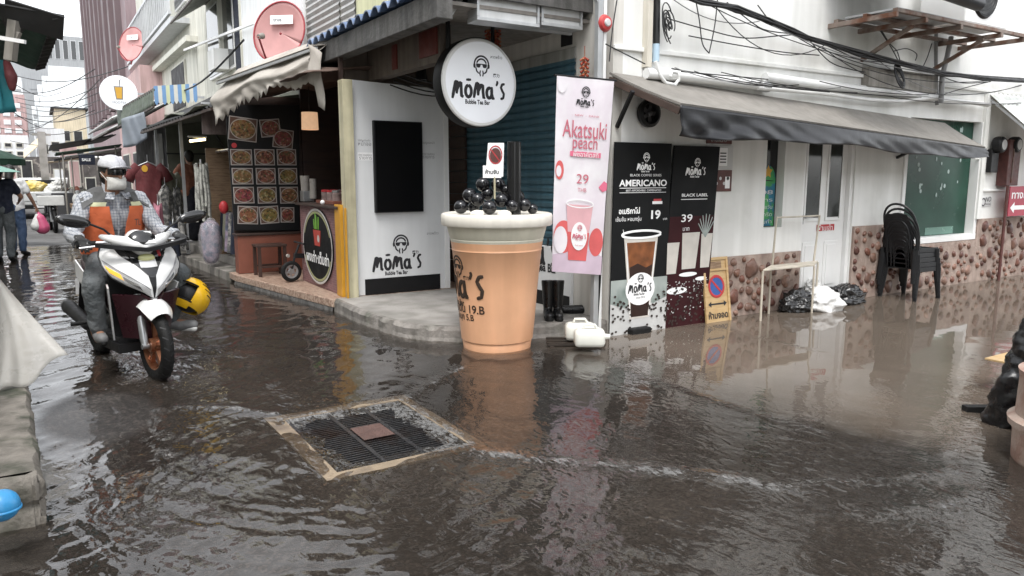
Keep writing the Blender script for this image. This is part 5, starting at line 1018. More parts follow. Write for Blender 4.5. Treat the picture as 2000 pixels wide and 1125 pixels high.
for x in (p[0]+.03, q[0]-.03):
    for y in (4.83, 5.09): b = MB(); b.bar((x, y, .152), (x, y, p[2]-.031), .04); b.build('leg', 'dark wood', ST)
for y in (4.83, 5.09): b = MB(); b.bar((p[0]+.05, y, .28), (q[0]-.05, y, .28), .025); b.build('stretcher', 'dark wood', ST)
# counter with brick front and oval sign
def brick_mat(name, c1, c2, mort, sc):
    m = bpy.data.materials.new(name); m.use_nodes = True; n = m.node_tree.nodes; l = m.node_tree.links; bs = n['Principled BSDF']; bs.inputs['Roughness'].default_value = .7
    tc = n.new('ShaderNodeTexCoord'); mp = n.new('ShaderNodeMapping'); mp.inputs['Rotation'].default_value = (0, R(90), R(90)); l.new(tc.outputs['Object'], mp.inputs['Vector']); b_ = n.new('ShaderNodeTexBrick'); b_.inputs['Scale'].default_value = sc; b_.inputs['Color1'].default_value = (*c1, 1); b_.inputs['Color2'].default_value = (*c2, 1); b_.inputs['Mortar'].default_value = (*mort, 1); b_.inputs['Mortar Size'].default_value = .012
    sp = n.new('ShaderNodeSeparateXYZ'); l.new(tc.outputs['Object'], sp.inputs[0]); cb = n.new('ShaderNodeCombineXYZ'); l.new(sp.outputs['Y'], cb.inputs[0]); l.new(sp.outputs['Z'], cb.inputs[1]); l.new(cb.outputs[0], b_.inputs['Vector']); l.new(b_.outputs['Color'], bs.inputs['Base Color']); bp = n.new('ShaderNodeBump'); bp.inputs['Strength'].default_value = .4; bp.inputs['Distance'].default_value = .01; l.new(b_.outputs['Fac'], bp.inputs['Height']); bp.invert = True; l.new(bp.outputs[0], bs.inputs['Normal']); MATS[name] = m
brick_mat('brick print', (.23, .115, .115), (.15, .07, .075), (.27, .20, .20), 9)
CT = thing('stall_counter', 'food stall counter with a brick front and a black oval sign', 'counter', (-1.5, 3.4, .15)); CY0, CY1 = 2.70, 4.22
b = MB(); b.box((-1.65, CY0, .152), (-1.15, CY1, 1.13)); b.build('counter_body', 'brick print', CT, bevel=.004); b = MB(); b.box((-1.70, CY0-.02, 1.131), (-1.12, CY1+.04, 1.16)); b.build('counter_top', 'stall wood', CT, bevel=.004)
fr = Fr((-1.651, CY1, .15), (0, -1, 0), (0, 0, 1)); cy_, cz_, ry_, rz_ = .72, .50, .56, .455
b = MB(); b.add([fr(cy_+ry_*math.cos(a), cz_+rz_*math.sin(a), d) for d in (0, .02) for a in np.linspace(0, 6.2832, 49)[:-1]], [tuple(range(48, 96))]+[(k, (k+1) % 48, 48+(k+1) % 48, 48+k) for k in range(48)]); OV = b.build('oval_sign', 'poster black', CT)
mat('olive rim', (.30, .30, .15), .45, .2, 6); mat('pale rim', (.5, .48, .46), .45, .1); mat('leaf print', (.15, .36, .04), .5, .2, 9); mat('pot red', (.42, .05, .035), .5, .15)
b = MB(); stroke(b, fr, arc(cy_, cz_, ry_-.01, 0, 360, 48, rz_-.01), .028, .021); b.build('rim', 'pale rim', OV); b = MB(); stroke(b, fr, arc(cy_, cz_, ry_-.05, 20, 160, 30, rz_-.045), .03, .022); stroke(b, fr, arc(cy_, cz_, ry_-.05, 200, 340, 30, rz_-.045), .03, .022); b.build('inner_rim', 'olive rim', OV)
b = MB(); poly(b, fr, [(cy_-.13, .70), (cy_+.16, .70), (cy_+.12, .51), (cy_-.08, .51)], .023); b.build('pot', 'pot red', OV); b = MB(); disc(b, fr, cy_+.07, .60, .045, .045, .025); b.build('dot', 'pale rim', OV)
b = MB()
for dx, h in ((-.07, .12), (.0, .17), (.07, .15), (-.02, .2)): stroke(b, fr, [(cy_+dx, .71), (cy_+dx*1.3, .71+h)], .05, .023)
b.build('leaves', 'leaf print', OV); b = MB(); text(b, fr, 'ผงเก่า·เต็มถ่า', cy_, .37, wdt=.86, d=.023, bold=.025); b.build('lettering', 'white print', OV)
# things on and around the counter
mat('steel bright', (.55, .55, .56), .3, .1, metal=.9); mat('jar glass', (.22, .16, .15), .15, .4, 20, spec=.6)
q = on_x(600, 400, -1.45); T_ = thing('cup_dispenser', 'steel cup and straw dispenser at the far end of the brick counter', 'dispenser', (q[0], q[1], 1.16)); b = MB(); b.box((q[0]-.07, q[1]-.09, 1.161), (q[0]+.07, q[1]+.07, 1.30)); b.build('base', 'steel', T_, bevel=.005); b = MB(); b.cyl((q[0]-.03, q[1]-.03, 1.30), (q[0]-.03, q[1]-.03, 1.50), .05, .06); b.cyl((q[0]+.05, q[1]-.12, 1.2), (q[0]+.05, q[1]-.12, 1.46), .045); b.build('cup_stack', 'plate', T_, smooth='auto')
q = on_x(655, 398, -1.40); T_ = thing('condiment_tray', 'low tray of red lidded condiment jars on the brick counter', 'tray', (q[0], q[1], 1.16)); b = MB(); b.box((q[0]-.14, q[1]-.32, 1.161), (q[0]+.14, q[1]+.32, 1.20)); b.build('tray', 'red brown', T_, bevel=.004)
for k in range(6): b = MB(); x = q[0]-.06+.12*(k % 2); y = q[1]-.22+.2*(k//2); b.lathe([(0, 1.2), (.052, 1.2), (.054, 1.29), (.045, 1.30), (0, 1.30)], (x, y, 0), n=18); o = b.build('jar', 'jar glass', T_, smooth='auto'); b = MB(); b.lathe([(.05, 1.301), (.052, 1.325), (0, 1.33)], (x, y, 0), n=18); b.build('lid', 'red ink' if k % 3 else 'steel bright', o, smooth='auto')
q = on_x(630, 398, -1.62); b = MB(); b.ell((q[0]+.0, q[1], 1.185), (.028, .028, .028), 12, 8); tag(b.build('white_ball', 'white print', None, smooth=True), 'small white round pot at the front edge of the brick counter', 'pot')
mat('lamp shade', (.55, .38, .27), .7, .15, 20, emit=(.9, .55, .32, .35)); q = on_y(605, 236, 4.6); LP = thing('hanging_lamp', 'small glowing woven lantern hanging inside the dark food stall', 'lamp', tuple(q)); b = MB(); b.lathe([(.10, -.11), (.105, .10)], q, n=4, a0=R(10)); b.lathe([(.104, .11), (.11, -.115)], q, (0, 0, 1), 24); b.build('lamp_shade', 'lamp shade', LP); b = MB(); b.cyl((q[0], q[1], q[2]+.1), (q[0], q[1], 2.75), .006); b.build('cord', 'cable', LP)
# small black kick bike behind the counter end
q = on_g(572, 553, .153); BK = thing('small_bike', 'small black bike with its front wheel poking out past the brick counter', 'bike', (q[0], q[1], .153)); dirb = Vector((-.97, -.12, 0)).normalized(); ax = Vector((.12, -.97, 0)).normalized(); c0 = Vector((q[0]+.02, q[1]+.12, .153+.135))
def wheel(par, c, ax, R_, r_, m_t, m_r, sp=5):
    b = MB(); b.lathe([(R_-2*r_, -r_*.75), (R_-r_*.7, -r_), (R_-.15*r_, -r_*.65), (R_, 0), (R_-.15*r_, r_*.65), (R_-r_*.7, r_), (R_-2*r_, r_*.75)], c, ax, 48); t = b.build('tyre', m_t, par, smooth=True)
    b = MB(); u, v, d = basis(ax); ri = R_-2*r_; b.lathe([(ri+.002, -r_*.6), (ri-.02, -r_*.45), (ri-.02, r_*.45), (ri+.002, r_*.6)], c, ax, 40); b.lathe([(0, -r_*.9), (.035, -r_*.9), (.035, r_*.9), (0, r_*.9)], c, ax, 18)
    for k in range(sp): a = 2*math.pi*k/sp; e = u*math.cos(a)+v*math.sin(a); e2 = u*math.cos(a+.25)+v*math.sin(a+.25); b.bar(Vector(c)+e*.03, Vector(c)+e2*(ri-.015), .022, .016, ax)
    b.build('rim', m_r, par, smooth='auto'); return t
wheel(BK, c0, ax, .135, .024, 'rubber', 'steel'); b = MB(); b.tube([c0, c0+Vector((0, 0, .2))-dirb*.06, c0+Vector((0, 0, .34))-dirb*.12], .016); b.bar(c0+Vector((0, 0, .2))-dirb*.05, c0-dirb*.55+Vector((0, 0, .16)), .06); b.tube([c0+Vector((0, -.2, .36))-dirb*.12, c0+Vector((0, .2, .36))-dirb*.12], .013); b.build('frame', 'black plastic', BK, smooth='auto')
wheel(BK, c0-dirb*.62, ax, .135, .024, 'rubber', 'steel'); b = MB(); p = c0+Vector((-.03, .04, .2)); b.cyl(p, p+dirb*-.05+Vector((-.04, -.03, 0)), .022); b.build('headlight', 'plate', BK)
# cream awning over the food stall
mat('cream canvas', (.46, .43, .385), .85, .14, 3, .12, 25, col2=(.34, .31, .275), mscale=2)
AWN = thing('canvas_awning', 'ragged cream canvas awning with a gathered fringe over the food stall', 'awning', (-2, 4.6, 2.6))
q0, q1 = Vector(on_x(420, 158, -2.42)), Vector(on_x(615, 88, -1.75)); i0, i1 = Vector((-1.0, q0.y, q0.z+.28)), Vector((-.9, q1.y, q1.z+.35))
b = MB(); b.grid([[q0.lerp(q1, t).lerp(i0.lerp(i1, t), s)+Vector((0, 0, -.05*math.sin(s*3.1)*(1+.4*math.sin(t*14)))) for s in np.linspace(0, 1, 8)] for t in np.linspace(0, 1, 40)], .006); b.build('canopy', 'cream canvas', AWN, smooth=True)
rows = []; N = 160
for i in range(N+1):
    t = i/N; p = q0.lerp(q1, t); band = .27*(1-.25*t); frl = (.20+.05*math.sin(t*8+1))*(1-.25*t); tooth = (.07 if t < .62 else .03)*abs(((i % 8)/8)-.5)*2; row = []
    for s in np.linspace(0, 1, 8): row.append((p.x+.30-.36*s, p.y, p.z+.17-(.12+band)*s+.045*math.sin(s*math.pi)*math.sin(t*17)*.4-.03*math.sin(t*10)*s))
    lx, _, lz = row[-1]
    for s in np.linspace(.12, 1, 9): f_ = .022*math.sin(t*22+s*3.5)*s+.012*math.sin(t*57-s*5)*s; row.append((lx-.02*math.sin(min(1, s*3)*3.14)+.03*s+f_, p.y+.015*math.sin(t*26+s*3.5+1.3)*s, lz-(frl+tooth*(s > .95))*s-.05*math.sin(t*13+2*s)*s))
    rows.append(row)
b = MB(); b.grid(rows, .005); b.build('valance', 'cream canvas', AWN, smooth=True)
b = MB(); e = q1; rows = [[(e.x-.09+.12*t+.02*math.sin(s*6+t*3), e.y-.04-.10*t, e.z-(.42 if t < .5 else .62)*s-.1*t) for s in np.linspace(0, 1, 8)] for t in np.linspace(0, 1, 7)]; b.grid(rows, .005); b.build('end_flap', 'cream canvas', AWN, smooth=True)
b = MB(); b.bar(q0+Vector((.02, 0, -.03)), q1+Vector((.02, 0, -.03)), .03); b.build('front_pole', 'galvanised', AWN)
# ---------------------------------------------------------------- clothes stall beyond it
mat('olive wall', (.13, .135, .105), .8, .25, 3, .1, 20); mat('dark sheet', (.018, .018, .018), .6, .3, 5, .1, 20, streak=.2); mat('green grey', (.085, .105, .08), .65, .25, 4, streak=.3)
CS = thing('clothes_stall', 'dim clothes stall with olive canvas walls beyond the food stall', 'clothes stall', (-1.2, 8, .3))
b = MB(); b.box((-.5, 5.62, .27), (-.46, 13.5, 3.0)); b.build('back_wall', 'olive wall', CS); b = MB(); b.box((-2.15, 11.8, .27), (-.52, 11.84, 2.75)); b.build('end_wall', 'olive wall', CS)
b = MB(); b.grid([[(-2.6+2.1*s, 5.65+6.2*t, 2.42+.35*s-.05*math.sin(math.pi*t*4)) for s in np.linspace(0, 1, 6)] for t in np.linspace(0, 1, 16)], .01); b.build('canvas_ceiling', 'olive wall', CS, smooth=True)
for y in (8.6, 11.75): b = MB(); b.bar((-2.35, y, .15), (-2.35, y, 2.5), .05); b.build('post', 'galvanised', CS)
b = MB(); b.tube([(-2.5, 5.9, 2.42), (-1.6, 9.0, 2.05), (-.9, 11.6, 1.8)], .014); b.build('cable', 'cable', CS); b = MB(); b.bar((-2.2, 11.6, 1.95), (-.6, 11.6, 1.95), .03); b.build('rail', 'cable', CS)
def sheet(name, label, p00, p10, p01, p11, n, m, amp=.018):
    t = thing(name, label, 'awning', tuple((Vector(p00)+Vector(p11))/2)); corr(p00, p10, p01, p11, n, amp).build('sheet', m, t, smooth=True)
    b = MB(); b.bar(Vector(p00)-Vector((0, 0, .03)), Vector(p10)-Vector((0, 0, .03)), .035); b.bar(Vector(p01)-Vector((0, 0, .03)), Vector(p11)-Vector((0, 0, .03)), .035); b.build('frame', 'dark timber', t)
    return t
A = lambda px, py, x: tuple(on_x(px, py, x))
sheet('tin_awning', 'long black tin awning sloping over the front of the clothes stall', A(414, 208, -2.45), A(276, 256, -2.9), (-1.3, 6.7, 3.1), (-1.3, 9.8, 3.1), 24, 'dark sheet')
sheet('tin_awning', 'green grey tin awning behind the blue striped valance', A(300, 172, -2.55), A(228, 214, -2.9), A(300, 205, -2.6), A(230, 246, -2.95), 20, 'green grey', .012)
p, q = Vector(on_y(300, 168, 10.6)), Vector(on_y(384, 163, 10.6)); mat('stripe white', (.6, .6, .55), .7, .1); mat('stripe blue', (.16, .30, .52), .7, .1); mat('stripe yellow', (.55, .58, .38), .7, .1)
SV = thing('striped_valance', 'blue white and yellow striped scalloped valance over the clothes stall', 'valance', tuple(p))
for k in range(11):
    a, c_ = p.lerp(q, k/11), p.lerp(q, (k+1)/11); P_ = [a, c_]+[c_.lerp(a, s)+Vector((0, 0, -.30-.06*math.sin(s*math.pi))) for s in np.linspace(0, 1, 7)]; b = MB(); b.prism(P_, (0, .006, 0)); b.build('stripe', ('stripe blue', 'stripe white', 'stripe blue', 'stripe yellow')[k % 4], SV)
mat('grey banner', (.27, .30, .34), .8, .15, 4, .3, 12); p00, p10, p11, p01 = [Vector(on_y(a, c_, 10.4)) for a, c_ in ((241, 288), (288, 270), (282, 218), (237, 232))]
b = MB(); b.grid([[p00.lerp(p10, t).lerp(p01.lerp(p11, t), s)+Vector((0, .06*math.sin(t*9+s*3), -.05*(1-s)*math.sin(t*3.1))) for s in np.linspace(0, 1, 10)] for t in np.linspace(0, 1, 18)], .005); tag(b.build('grey_sheet', 'grey banner', None, smooth=True), 'pale grey cloth sheet hanging under the green grey tin awning', 'cloth')
q = on_y(386, 276, 7.6); mat('tube glow', (.9, .8, .5), .4, 0, emit=(1, .82, .45, 4)); LT = thing('tube_light', 'lit yellowish tube light under the clothes stall roof', 'lamp', tuple(q)); b = MB(); b.cyl((q[0]-.12, q[1]-.02, q[2]), (q[0]+.12, q[1]+.02, q[2]+.035), .02); b.build('tube', 'tube glow', LT, smooth='auto'); b = MB(); b.box((q[0]-.14, q[1]-.03, q[2]+.06), (q[0]+.14, q[1]+.03, q[2]+.085)); b.build('housing', 'white paint', LT)
# garments
def garment(name, label, c, w_, h_, yaw, m, sleeves=True, dress=False):
    u = Vector((math.cos(yaw), math.sin(yaw), 0)); n_ = Vector((-math.sin(yaw), math.cos(yaw), 0)); c = Vector(c); T_ = thing(name, label, 'garment', tuple(c)); b = MB(); rows = []
    for s in np.linspace(0, 1, 12):
        ww = w_*(.5 if s < .02 else (.98 if s < .3 else .80+.12*s))*(1+.35*s*dress); ww = w_*.42 if s == 0 else ww
        rows.append([c+u*(ww/2*math.cos(a)*(1.0))+n_*(.055*math.sin(a)*(1+.5*s)+.012*math.sin(5*a+s*3))+Vector((0, 0, -h_*s-.05*abs(math.cos(a))*(s < .12))) for a in np.linspace(0, 2*math.pi, 25)])
    b.grid(rows); b.build('body', m, T_, smooth=True)
    if sleeves:
        for sg in (-1, 1): b = MB(); b.tube([c+u*sg*w_*.30+Vector((0, 0, -.06)), c+u*sg*w_*.52+Vector((0, 0, -.16)), c+u*sg*w_*.66+Vector((0, 0, -.32))], [.09, .085, .09], 12, True, (n_, .5)); b.build('sleeve', m, T_, smooth=True)
    b = MB(); b.tube([c+u*-w_*.3+Vector((0, 0, -.05)), c+Vector((0, 0, .02)), c+u*w_*.3+Vector((0, 0, -.05))], .008, 6); b.tube([c+Vector((0, 0, .02)), c+Vector((0, 0, .14))], .005, 6); b.build('hanger', 'galvanised', T_); return T_
mat('maroon shirt', (.115, .022, .025), .8, .25, 8, .3, 25, col2=(.2, .05, .05), mix=(.55, .7), mscale=6); mat('print cloth', (.10, .10, .10), .8, .4, 20, .2, 40, col2=(.34, .33, .31), mix=(.45, .55), mscale=16); mat('pale cloth', (.42, .42, .38), .8, .2, 12, .3, 40, col2=(.22, .22, .2), mix=(.5, .6), mscale=20); mat('pink cloth', (.42, .17, .22), .8, .2, 10); mat('olive cloth', (.2, .2, .15), .8, .2, 10)
q = on_y(288, 318, 9.2); T_ = garment('hanging_shirt', 'maroon football style shirt with a yellow badge hanging at the clothes stall', q, .50, .82, .1, 'maroon shirt'); b = MB(); disc(b, Fr((q[0]-.06, q[1]-.07, q[2]-.1), (1, .1, 0), (0, 0, 1)), 0, 0, .05, .06, .01, 12); b.build('badge', 'gold print', T_)
for k, (px, py, y, w_, h_, m, l) in enumerate(((330, 335, 9.4, .36, .75, 'olive cloth', 'pale olive blouse hanging beside the maroon shirt'), (322, 362, 9.0, .32, .9, 'print cloth', 'black and white patterned dress hanging below the olive blouse'), (345, 365, 9.3, .34, 1.0, 'print cloth', 'grey patterned dress hanging between the olive blouse and the shopper'), (308, 395, 8.6, .26, .75, 'pink cloth', 'pink top hanging low under the maroon shirt'), (352, 420, 8.6, .3, .6, 'print cloth', 'short patterned garment hanging in front of the shopper'))):
    garment('hanging_dress' if k else 'hanging_blouse', l, on_y(px, py, y), w_, h_, .5+.3*k, m, k == 0, k > 0)
for k, (px, py, y, w_, h_, m, l) in enumerate(((318, 325, 10.2, .34, .7, 'pale cloth', 'pale patterned blouse hanging behind the maroon shirt'), (300, 440, 8.4, .3, .55, 'print cloth', 'dark patterned shorts set hanging lowest below the pink top'), (338, 430, 8.2, .28, .6, 'navy cloth', 'navy top hanging low near the pavement step'), (365, 340, 10.4, .4, .8, 'navy cloth', 'dark navy dress hanging at the back of the clothes stall'), (405, 330, 9.5, .36, .9, 'olive cloth', 'olive dress hanging behind the white scarves'))):
    garment('hanging_dress', l, on_y(px, py, y), w_, h_, .3+.5*k, m, False, True)
GR = thing('scarf_rack', 'tall stand of white patterned scarves hanging at the right of the clothes stall', 'scarf stand', tuple(on_g(398, 480, .28)))
q0 = Vector(on_y(392, 318, 6.6)); b = MB(); b.cyl((q0.x, q0.y, .28), (q0.x, q0.y, q0.z+.05), .014); b.build('pole', 'galvanised', GR)
rs = random.Random(5)
for k in range(12):
    a = k*.55; c_ = Vector((q0.x+.075*math.cos(a), q0.y+.09*math.sin(a), q0.z-.02*(k % 4))); b = MB(); rows = [[(c_.x+.02*math.cos(th)+.02*s*math.cos(a)+.006*math.sin(7*s+k), c_.y+.02*math.sin(th)+.02*s*math.sin(a), c_.z-(.62+.12*(k % 3))*s) for th in np.linspace(0, 6.283, 7)] for s in np.linspace(0, 1, 12)]; b.grid(rows); b.build('scarf', 'pale cloth', GR, smooth=True)
mat('clear plastic', (.55, .53, .55), .18, .2, 8, .6, 18, alpha=.26, spec=.8); mat('plastic goods', (.30, .24, .30), .7, .4, 14, col2=(.12, .14, .2), mix=(.45, .6), mscale=10)
LK = thing('garment_rail', 'chrome rail rack at the pavement edge hung with dark and grey clothes', 'rail rack', tuple(on_g(455, 525, .15))); r0, r1 = Vector(on_g(470, 530, .15)), Vector(on_g(425, 505, .15)); t0, t1 = r0+Vector((0, 0, 1.72)), r1+Vector((0, 0, 1.72)); b = MB()
for u_, v_ in ((r0, t0), (r1, t1), (t0, t1), (r0+Vector((.25, 0, 0)), t0+Vector((.25, 0, 0)))): b.cyl(u_, v_, .024)
b.build('frame', 'steel bright', LK, smooth='auto'); b = MB()
for k in range(9): z = 1.1+.09*k; b.cyl(r0+Vector((0, 0, z)), r0+Vector((-.0, .10, z+.02)), .008); b.cyl(r0+Vector((-.03, -.01, z)), r0+Vector((.27, -.01, z)), .008)
b.build('hooks', 'steel bright', LK)
for k in range(7):
    t = .15+.12*k; c_ = r0.lerp(r1, t)+Vector((.05, 0, .80)); b = MB(); rows = [[(c_.x+.13*math.cos(th)*(.6+.4*s), c_.y+.035*math.sin(th)+.02*s*math.sin(k), c_.z-.58*s) for th in np.linspace(0, 6.283, 13)] for s in np.linspace(0, 1, 6)]; b.grid(rows); b.build('hanging_clothes', ('navy cloth', 'print cloth', 'plastic goods', 'olive cloth', 'navy cloth', 'pink cloth', 'plastic goods')[k], LK, smooth=True)
PB = thing('plastic_bundle', 'clear plastic covered bundle of pink and blue clothes in front of the chrome rail rack', 'bundle', tuple(on_g(414, 520, .15))); c_ = Vector(on_g(414, 520, .15))
b = MB(); b.limb([c_+Vector((0, 0, .15)), c_+Vector((.02, .05, .55))], [.12, .15]); b.build('goods', 'plastic goods', PB, remesh=.03)
bm = bmesh.new(); bmesh.ops.create_icosphere(bm, subdivisions=4, radius=1); rs = np.random.RandomState(4); K = rs.randn(14, 3)*4
for v in bm.verts: p = np.array(v.co); n = 1+.10*float((1-2*np.abs(np.sin(K@p))).mean())*2; v.co = (p[0]*.17*n, p[1]*.19*n, (p[2]+1)*.38*n)
me = bpy.data.meshes.new('plastic_cover'); bm.to_mesh(me); bm.free(); me.materials.append(MATS['clear plastic']); o = bpy.data.objects.new('plastic_cover', me); COL.objects.link(o); o.parent = PB; me.polygons.foreach_set('use_smooth', [True]*len(me.polygons))
q = on_y(437, 405, 6.2); b = MB(); b.ell(q, (.07, .06, .10), 12, 8); tag(b.build('red_bag', 'red ink', None, remesh=.012), 'small red cloth bag hanging by the chrome rail rack', 'bag')
T_ = thing('bamboo_board', 'tan woven board standing behind the chrome rail rack', 'board', tuple(on_y(425, 480, 7))); a, c_ = on_y(412, 470, 7.0), on_y(445, 290, 7.0); b = MB(); b.box((a[0], 7.0, .27), (c_[0]+.1, 7.03, c_[2])); b.build('board', 'wood', T_)
P_ = thing('old_signboard', 'weathered grey pink signboard hanging at the left end of the cream canvas', 'signboard', tuple(on_y(415, 240, 6.0))); mat('weathered board', (.22, .17, .16), .8, .4, 8, .3, 30, streak=.4); a, c_ = on_y(396, 262, 6.05), on_y(440, 205, 6.05); b = MB(); b.box((a[0], 6.05, a[2]), (c_[0], 6.09, c_[2])); b.build('board', 'weathered board', P_); b = MB(); b.bar((a[0], 6.04, c_[2]+.01), (c_[0], 6.04, c_[2]+.01), .03); b.build('rail', 'galvanised', P_)
mat('stall clutter', (.10, .09, .085), .8, .5, 2, .2, 8, col2=(.3, .27, .24), mix=(.55, .6), mscale=2.2)
mat('car white', (.66, .67, .66), .25, .08, 3, coat=.4); mat('sack yellow', (.62, .46, .10), .75, .25, 3, .4, 12, col2=(.66, .58, .34), mscale=3); mat('sack white', (.62, .62, .6), .8, .15, 3, .4, 10)
# ---------------------------------------------------------------- houses above and beyond the stalls on the right of the street
def house(name, label, lo, hi, m, wins=(), roof=None, bands=()):
    t = thing(name, label, 'building', ((lo[0]+hi[0])/2, (lo[1]+hi[1])/2, lo[2])); b = MB(); b.box(lo, hi); b.build('wall', m, t)
    for f, u0, z0, u1, z1, wm in wins:       # f: 'x' street side face, 'y' face towards the camera
        b = MB(); g_ = MB()
        if f == 'x': b.box((lo[0]-.06, u0, z0), (lo[0]-.002, u1, z1)); g_.box((lo[0]-.075, u0+.06, z0+.06), (lo[0]-.061, u1-.06, z1-.06))
        else: b.box((u0, lo[1]-.06, z0), (u1, lo[1]-.002, z1)); g_.box((u0+.06, lo[1]-.075, z0+.06), (u1-.06, lo[1]-.061, z1-.06))
        o = b.build('window', wm[1], t); g_.build('pane', wm[0], o)
    for z, d in bands: b = MB(); b.box((lo[0]-d, lo[1]-d, z), (hi[0], hi[1], z+.15)); b.build('ledge', m, t)
    if roof: b = MB(); b.box((lo[0]-.3, lo[1]-.3, hi[2]+.001), (hi[0]+.3, hi[1]+.3, hi[2]+.15)); b.build('roof', roof, t)
    return t
mat('yellow wall', (.62, .62, .40), .8, .1, 1.5, streak=.2); mat('billboard white', (.76, .77, .77), .5, .05, 2, streak=.1); mat('cream wall', (.62, .61, .54), .8, .12, 1.2, streak=.25); mat('mauve tower', (.26, .19, .20), .7, .12, .4, streak=.2); mat('mauve dark', (.13, .095, .10), .7, .15, .5)
mat('grey tower', (.33, .34, .35), .8, .1, .3, streak=.15); mat('pale tower', (.72, .74, .75), .8, .08, .3, streak=.15); mat('pink house', (.50, .34, .33), .8, .2, .8, streak=.25); mat('shop dark', (.02, .02, .022), .7, .3, 2); mat('far cream', (.60, .52, .38), .8, .15, .8, streak=.2); mat('corrugated grey', (.42, .42, .41), .5, .12, 3, metal=.2, streak=.15)
DG = ('dark glass', 'white paint'); DS = ('shop dark', 'cream wall')
house('yellow_house', 'narrow pale yellow upper house wall above the blue roof tiles', (-.5, 3.7, 3.05), (3, 5.02, 4.7), 'yellow wall')
H_ = house('grey_house', 'house fronted with grey corrugated shutters above the food stall', (-.48, 5.03, 3.0), (3, 7.28, 4.9), 'cream wall')
for y0, y1 in ((5.05, 5.62), (5.68, 7.26)):
    b = MB(); rows = []; z = 3.05
    while z < 4.8:
        for dz, dx in ((0, 0), (.05, -.025), (.10, 0)): rows.append([(-.50+dx, y, z+dz) for y in (y0, y1)])
        z += .10
    b.grid(rows); b.build('roller_shutter', 'corrugated grey', H_)
H_ = house('white_house', 'house with a blank white billboard wall and a pink satellite dish', (-.5, 7.29, 3.0), (3, 11.6, 5.5), 'cream wall'); b = MB(); b.box((-.56, 7.30, 3.2), (-.502, 11.58, 5.45)); b.build('billboard', 'billboard white', H_)
mat('dish pink', (.50, .26, .25), .55, .12, 5); mat('dish red', (.36, .05, .06), .5, .1)
def dish(name, label, c, r, nrm, upv, txt, m, ry=1.18):
    n_ = Vector(nrm).normalized(); u = Vector((0, 0, 1)).cross(n_).normalized(); v = n_.cross(u); ca, sa = math.cos(upv), math.sin(upv); u, v = u*ca+v*sa, -u*sa+v*ca; c = Vector(c); T_ = thing(name, label, 'satellite dish', tuple(c))
    b = MB(); b.grid([[c+(u*math.cos(a)*r*s+v*math.sin(a)*r*ry*s)+n_*(.16*r*(s*s-1)) for a in np.linspace(0, 6.2832, 41)] for s in np.linspace(.0, 1, 9)], .012); b.build('reflector', m, T_, smooth=True); b = MB(); b.tube([c+(u*math.cos(a)*r+v*math.sin(a)*r*ry) for a in np.linspace(0, 6.2832, 41)], .014, 6); b.build('edge', 'dish red', T_, smooth=True)
    fp = c+n_*r*1.0-v*r*.55-u*r*.1; b = MB(); b.tube([c-v*r*ry*.97, c-v*r*.9+n_*r*.5, fp], .016, 6); b.build('feed_arm', 'dish red', T_); b = MB(); b.cyl(fp, fp-n_*.1+v*.04, .035, .05); b.build('receiver', 'grey box', T_)
    b = MB(); b.tube([c-n_*.16*r, c-n_*.45*r-v*r*.4, c-n_*.45*r-v*r*1.35], .022, 8); b.build('bracket', 'dish red', T_)
    hz = Vector((0, 0, 1)).cross(n_).normalized(); vz = n_.cross(hz); fr = Fr(c+vz*r*.45+n_*.01, hz, vz); b = MB(); rect(b, fr, -r*.35, -r*.17, r*.58, r*.17, .0); b.build('label_plate', 'white print', T_); b = MB(); text(b, fr, txt, -r*.05, 0, wdt=r*.34, d=.006, bold=.02); b.build('lettering', 'ink grey', T_); return T_
q = on_x(545, 62, -.95); dish('satellite_dish', 'large pink satellite dish with a white label on the blank white billboard', q, .42, (-.80, -.95, .10), -.5, 'true', 'dish pink')
q = on_x(256, 86, -1.35); dish('satellite_dish', 'small distant pink satellite dish above the round drink sign', q, .50, (-.9, -.8, .15), -.3, 'true', 'dish pink')
H_ = house('cream_house', 'cream house with a dark window under a striped tin awning above the clothes stall', (-.5, 11.61, 3.0), (3, 17.2, 6.5), 'cream wall', [('x', 11.75, 3.6, 12.3, 6.3, ('navy cloth', 'cream wall')), ('x', 12.4, 3.9, 15.3, 5.6, DG)], bands=((3.35, .25),))
b = MB(); b.bar((-.62, 13.4, 3.9), (-.62, 13.4, 5.6), .1); b.build('mullion', 'cream wall', H_); b = MB(); b.box((-.9, 12.9, 3.9), (-.58, 13.6, 4.35)); b.build('balcony_box', 'white wall', H_)
mat('striped tin', (.48, .50, .46), .6, .15, 3, streak=.35)
sheet('tin_awning', 'striped pale tin awning with a scalloped edge over the cream house window', (-.52, 11.9, 5.85), (-.52, 15.6, 5.85), (-1.35, 11.9, 5.30), (-1.35, 15.6, 5.30), 18, 'striped tin', .03)
H_ = house('balcony_house', 'pale house with a railed balcony and stained concrete beyond the cream house', (-.5, 17.25, 3.0), (3, 30, 9.3), 'cream wall', [('x', 19, 3.5, 21.5, 4.9, DS), ('x', 23.5, 6.5, 27, 8.2, DG), ('x', 18.2, 6.4, 20, 8.0, DG)], bands=((5.1, .3),))
b = MB()
for k in range(28): y = 18.2+.40*k; b.bar((-1.0, y, 6.0), (-1.0, y, 7.2), .07)
b.bar((-1.0, 18.0, 7.2), (-1.0, 29.5, 7.2), .08); b.bar((-1.0, 18.0, 6.0), (-1.0, 29.5, 6.0), .08); b.box((-1.0, 18, 5.75), (-.5, 29.5, 5.9)); b.build('balcony_railing', 'galvanised', H_)
b = MB(); b.bar(on_x(360, 98, -.7), on_x(495, 45, -.7), .05); b.bar(on_x(300, 165, -.9), on_x(495, 62, -.9), .05) if False else None; b.build('handrail', 'white paint', H_)
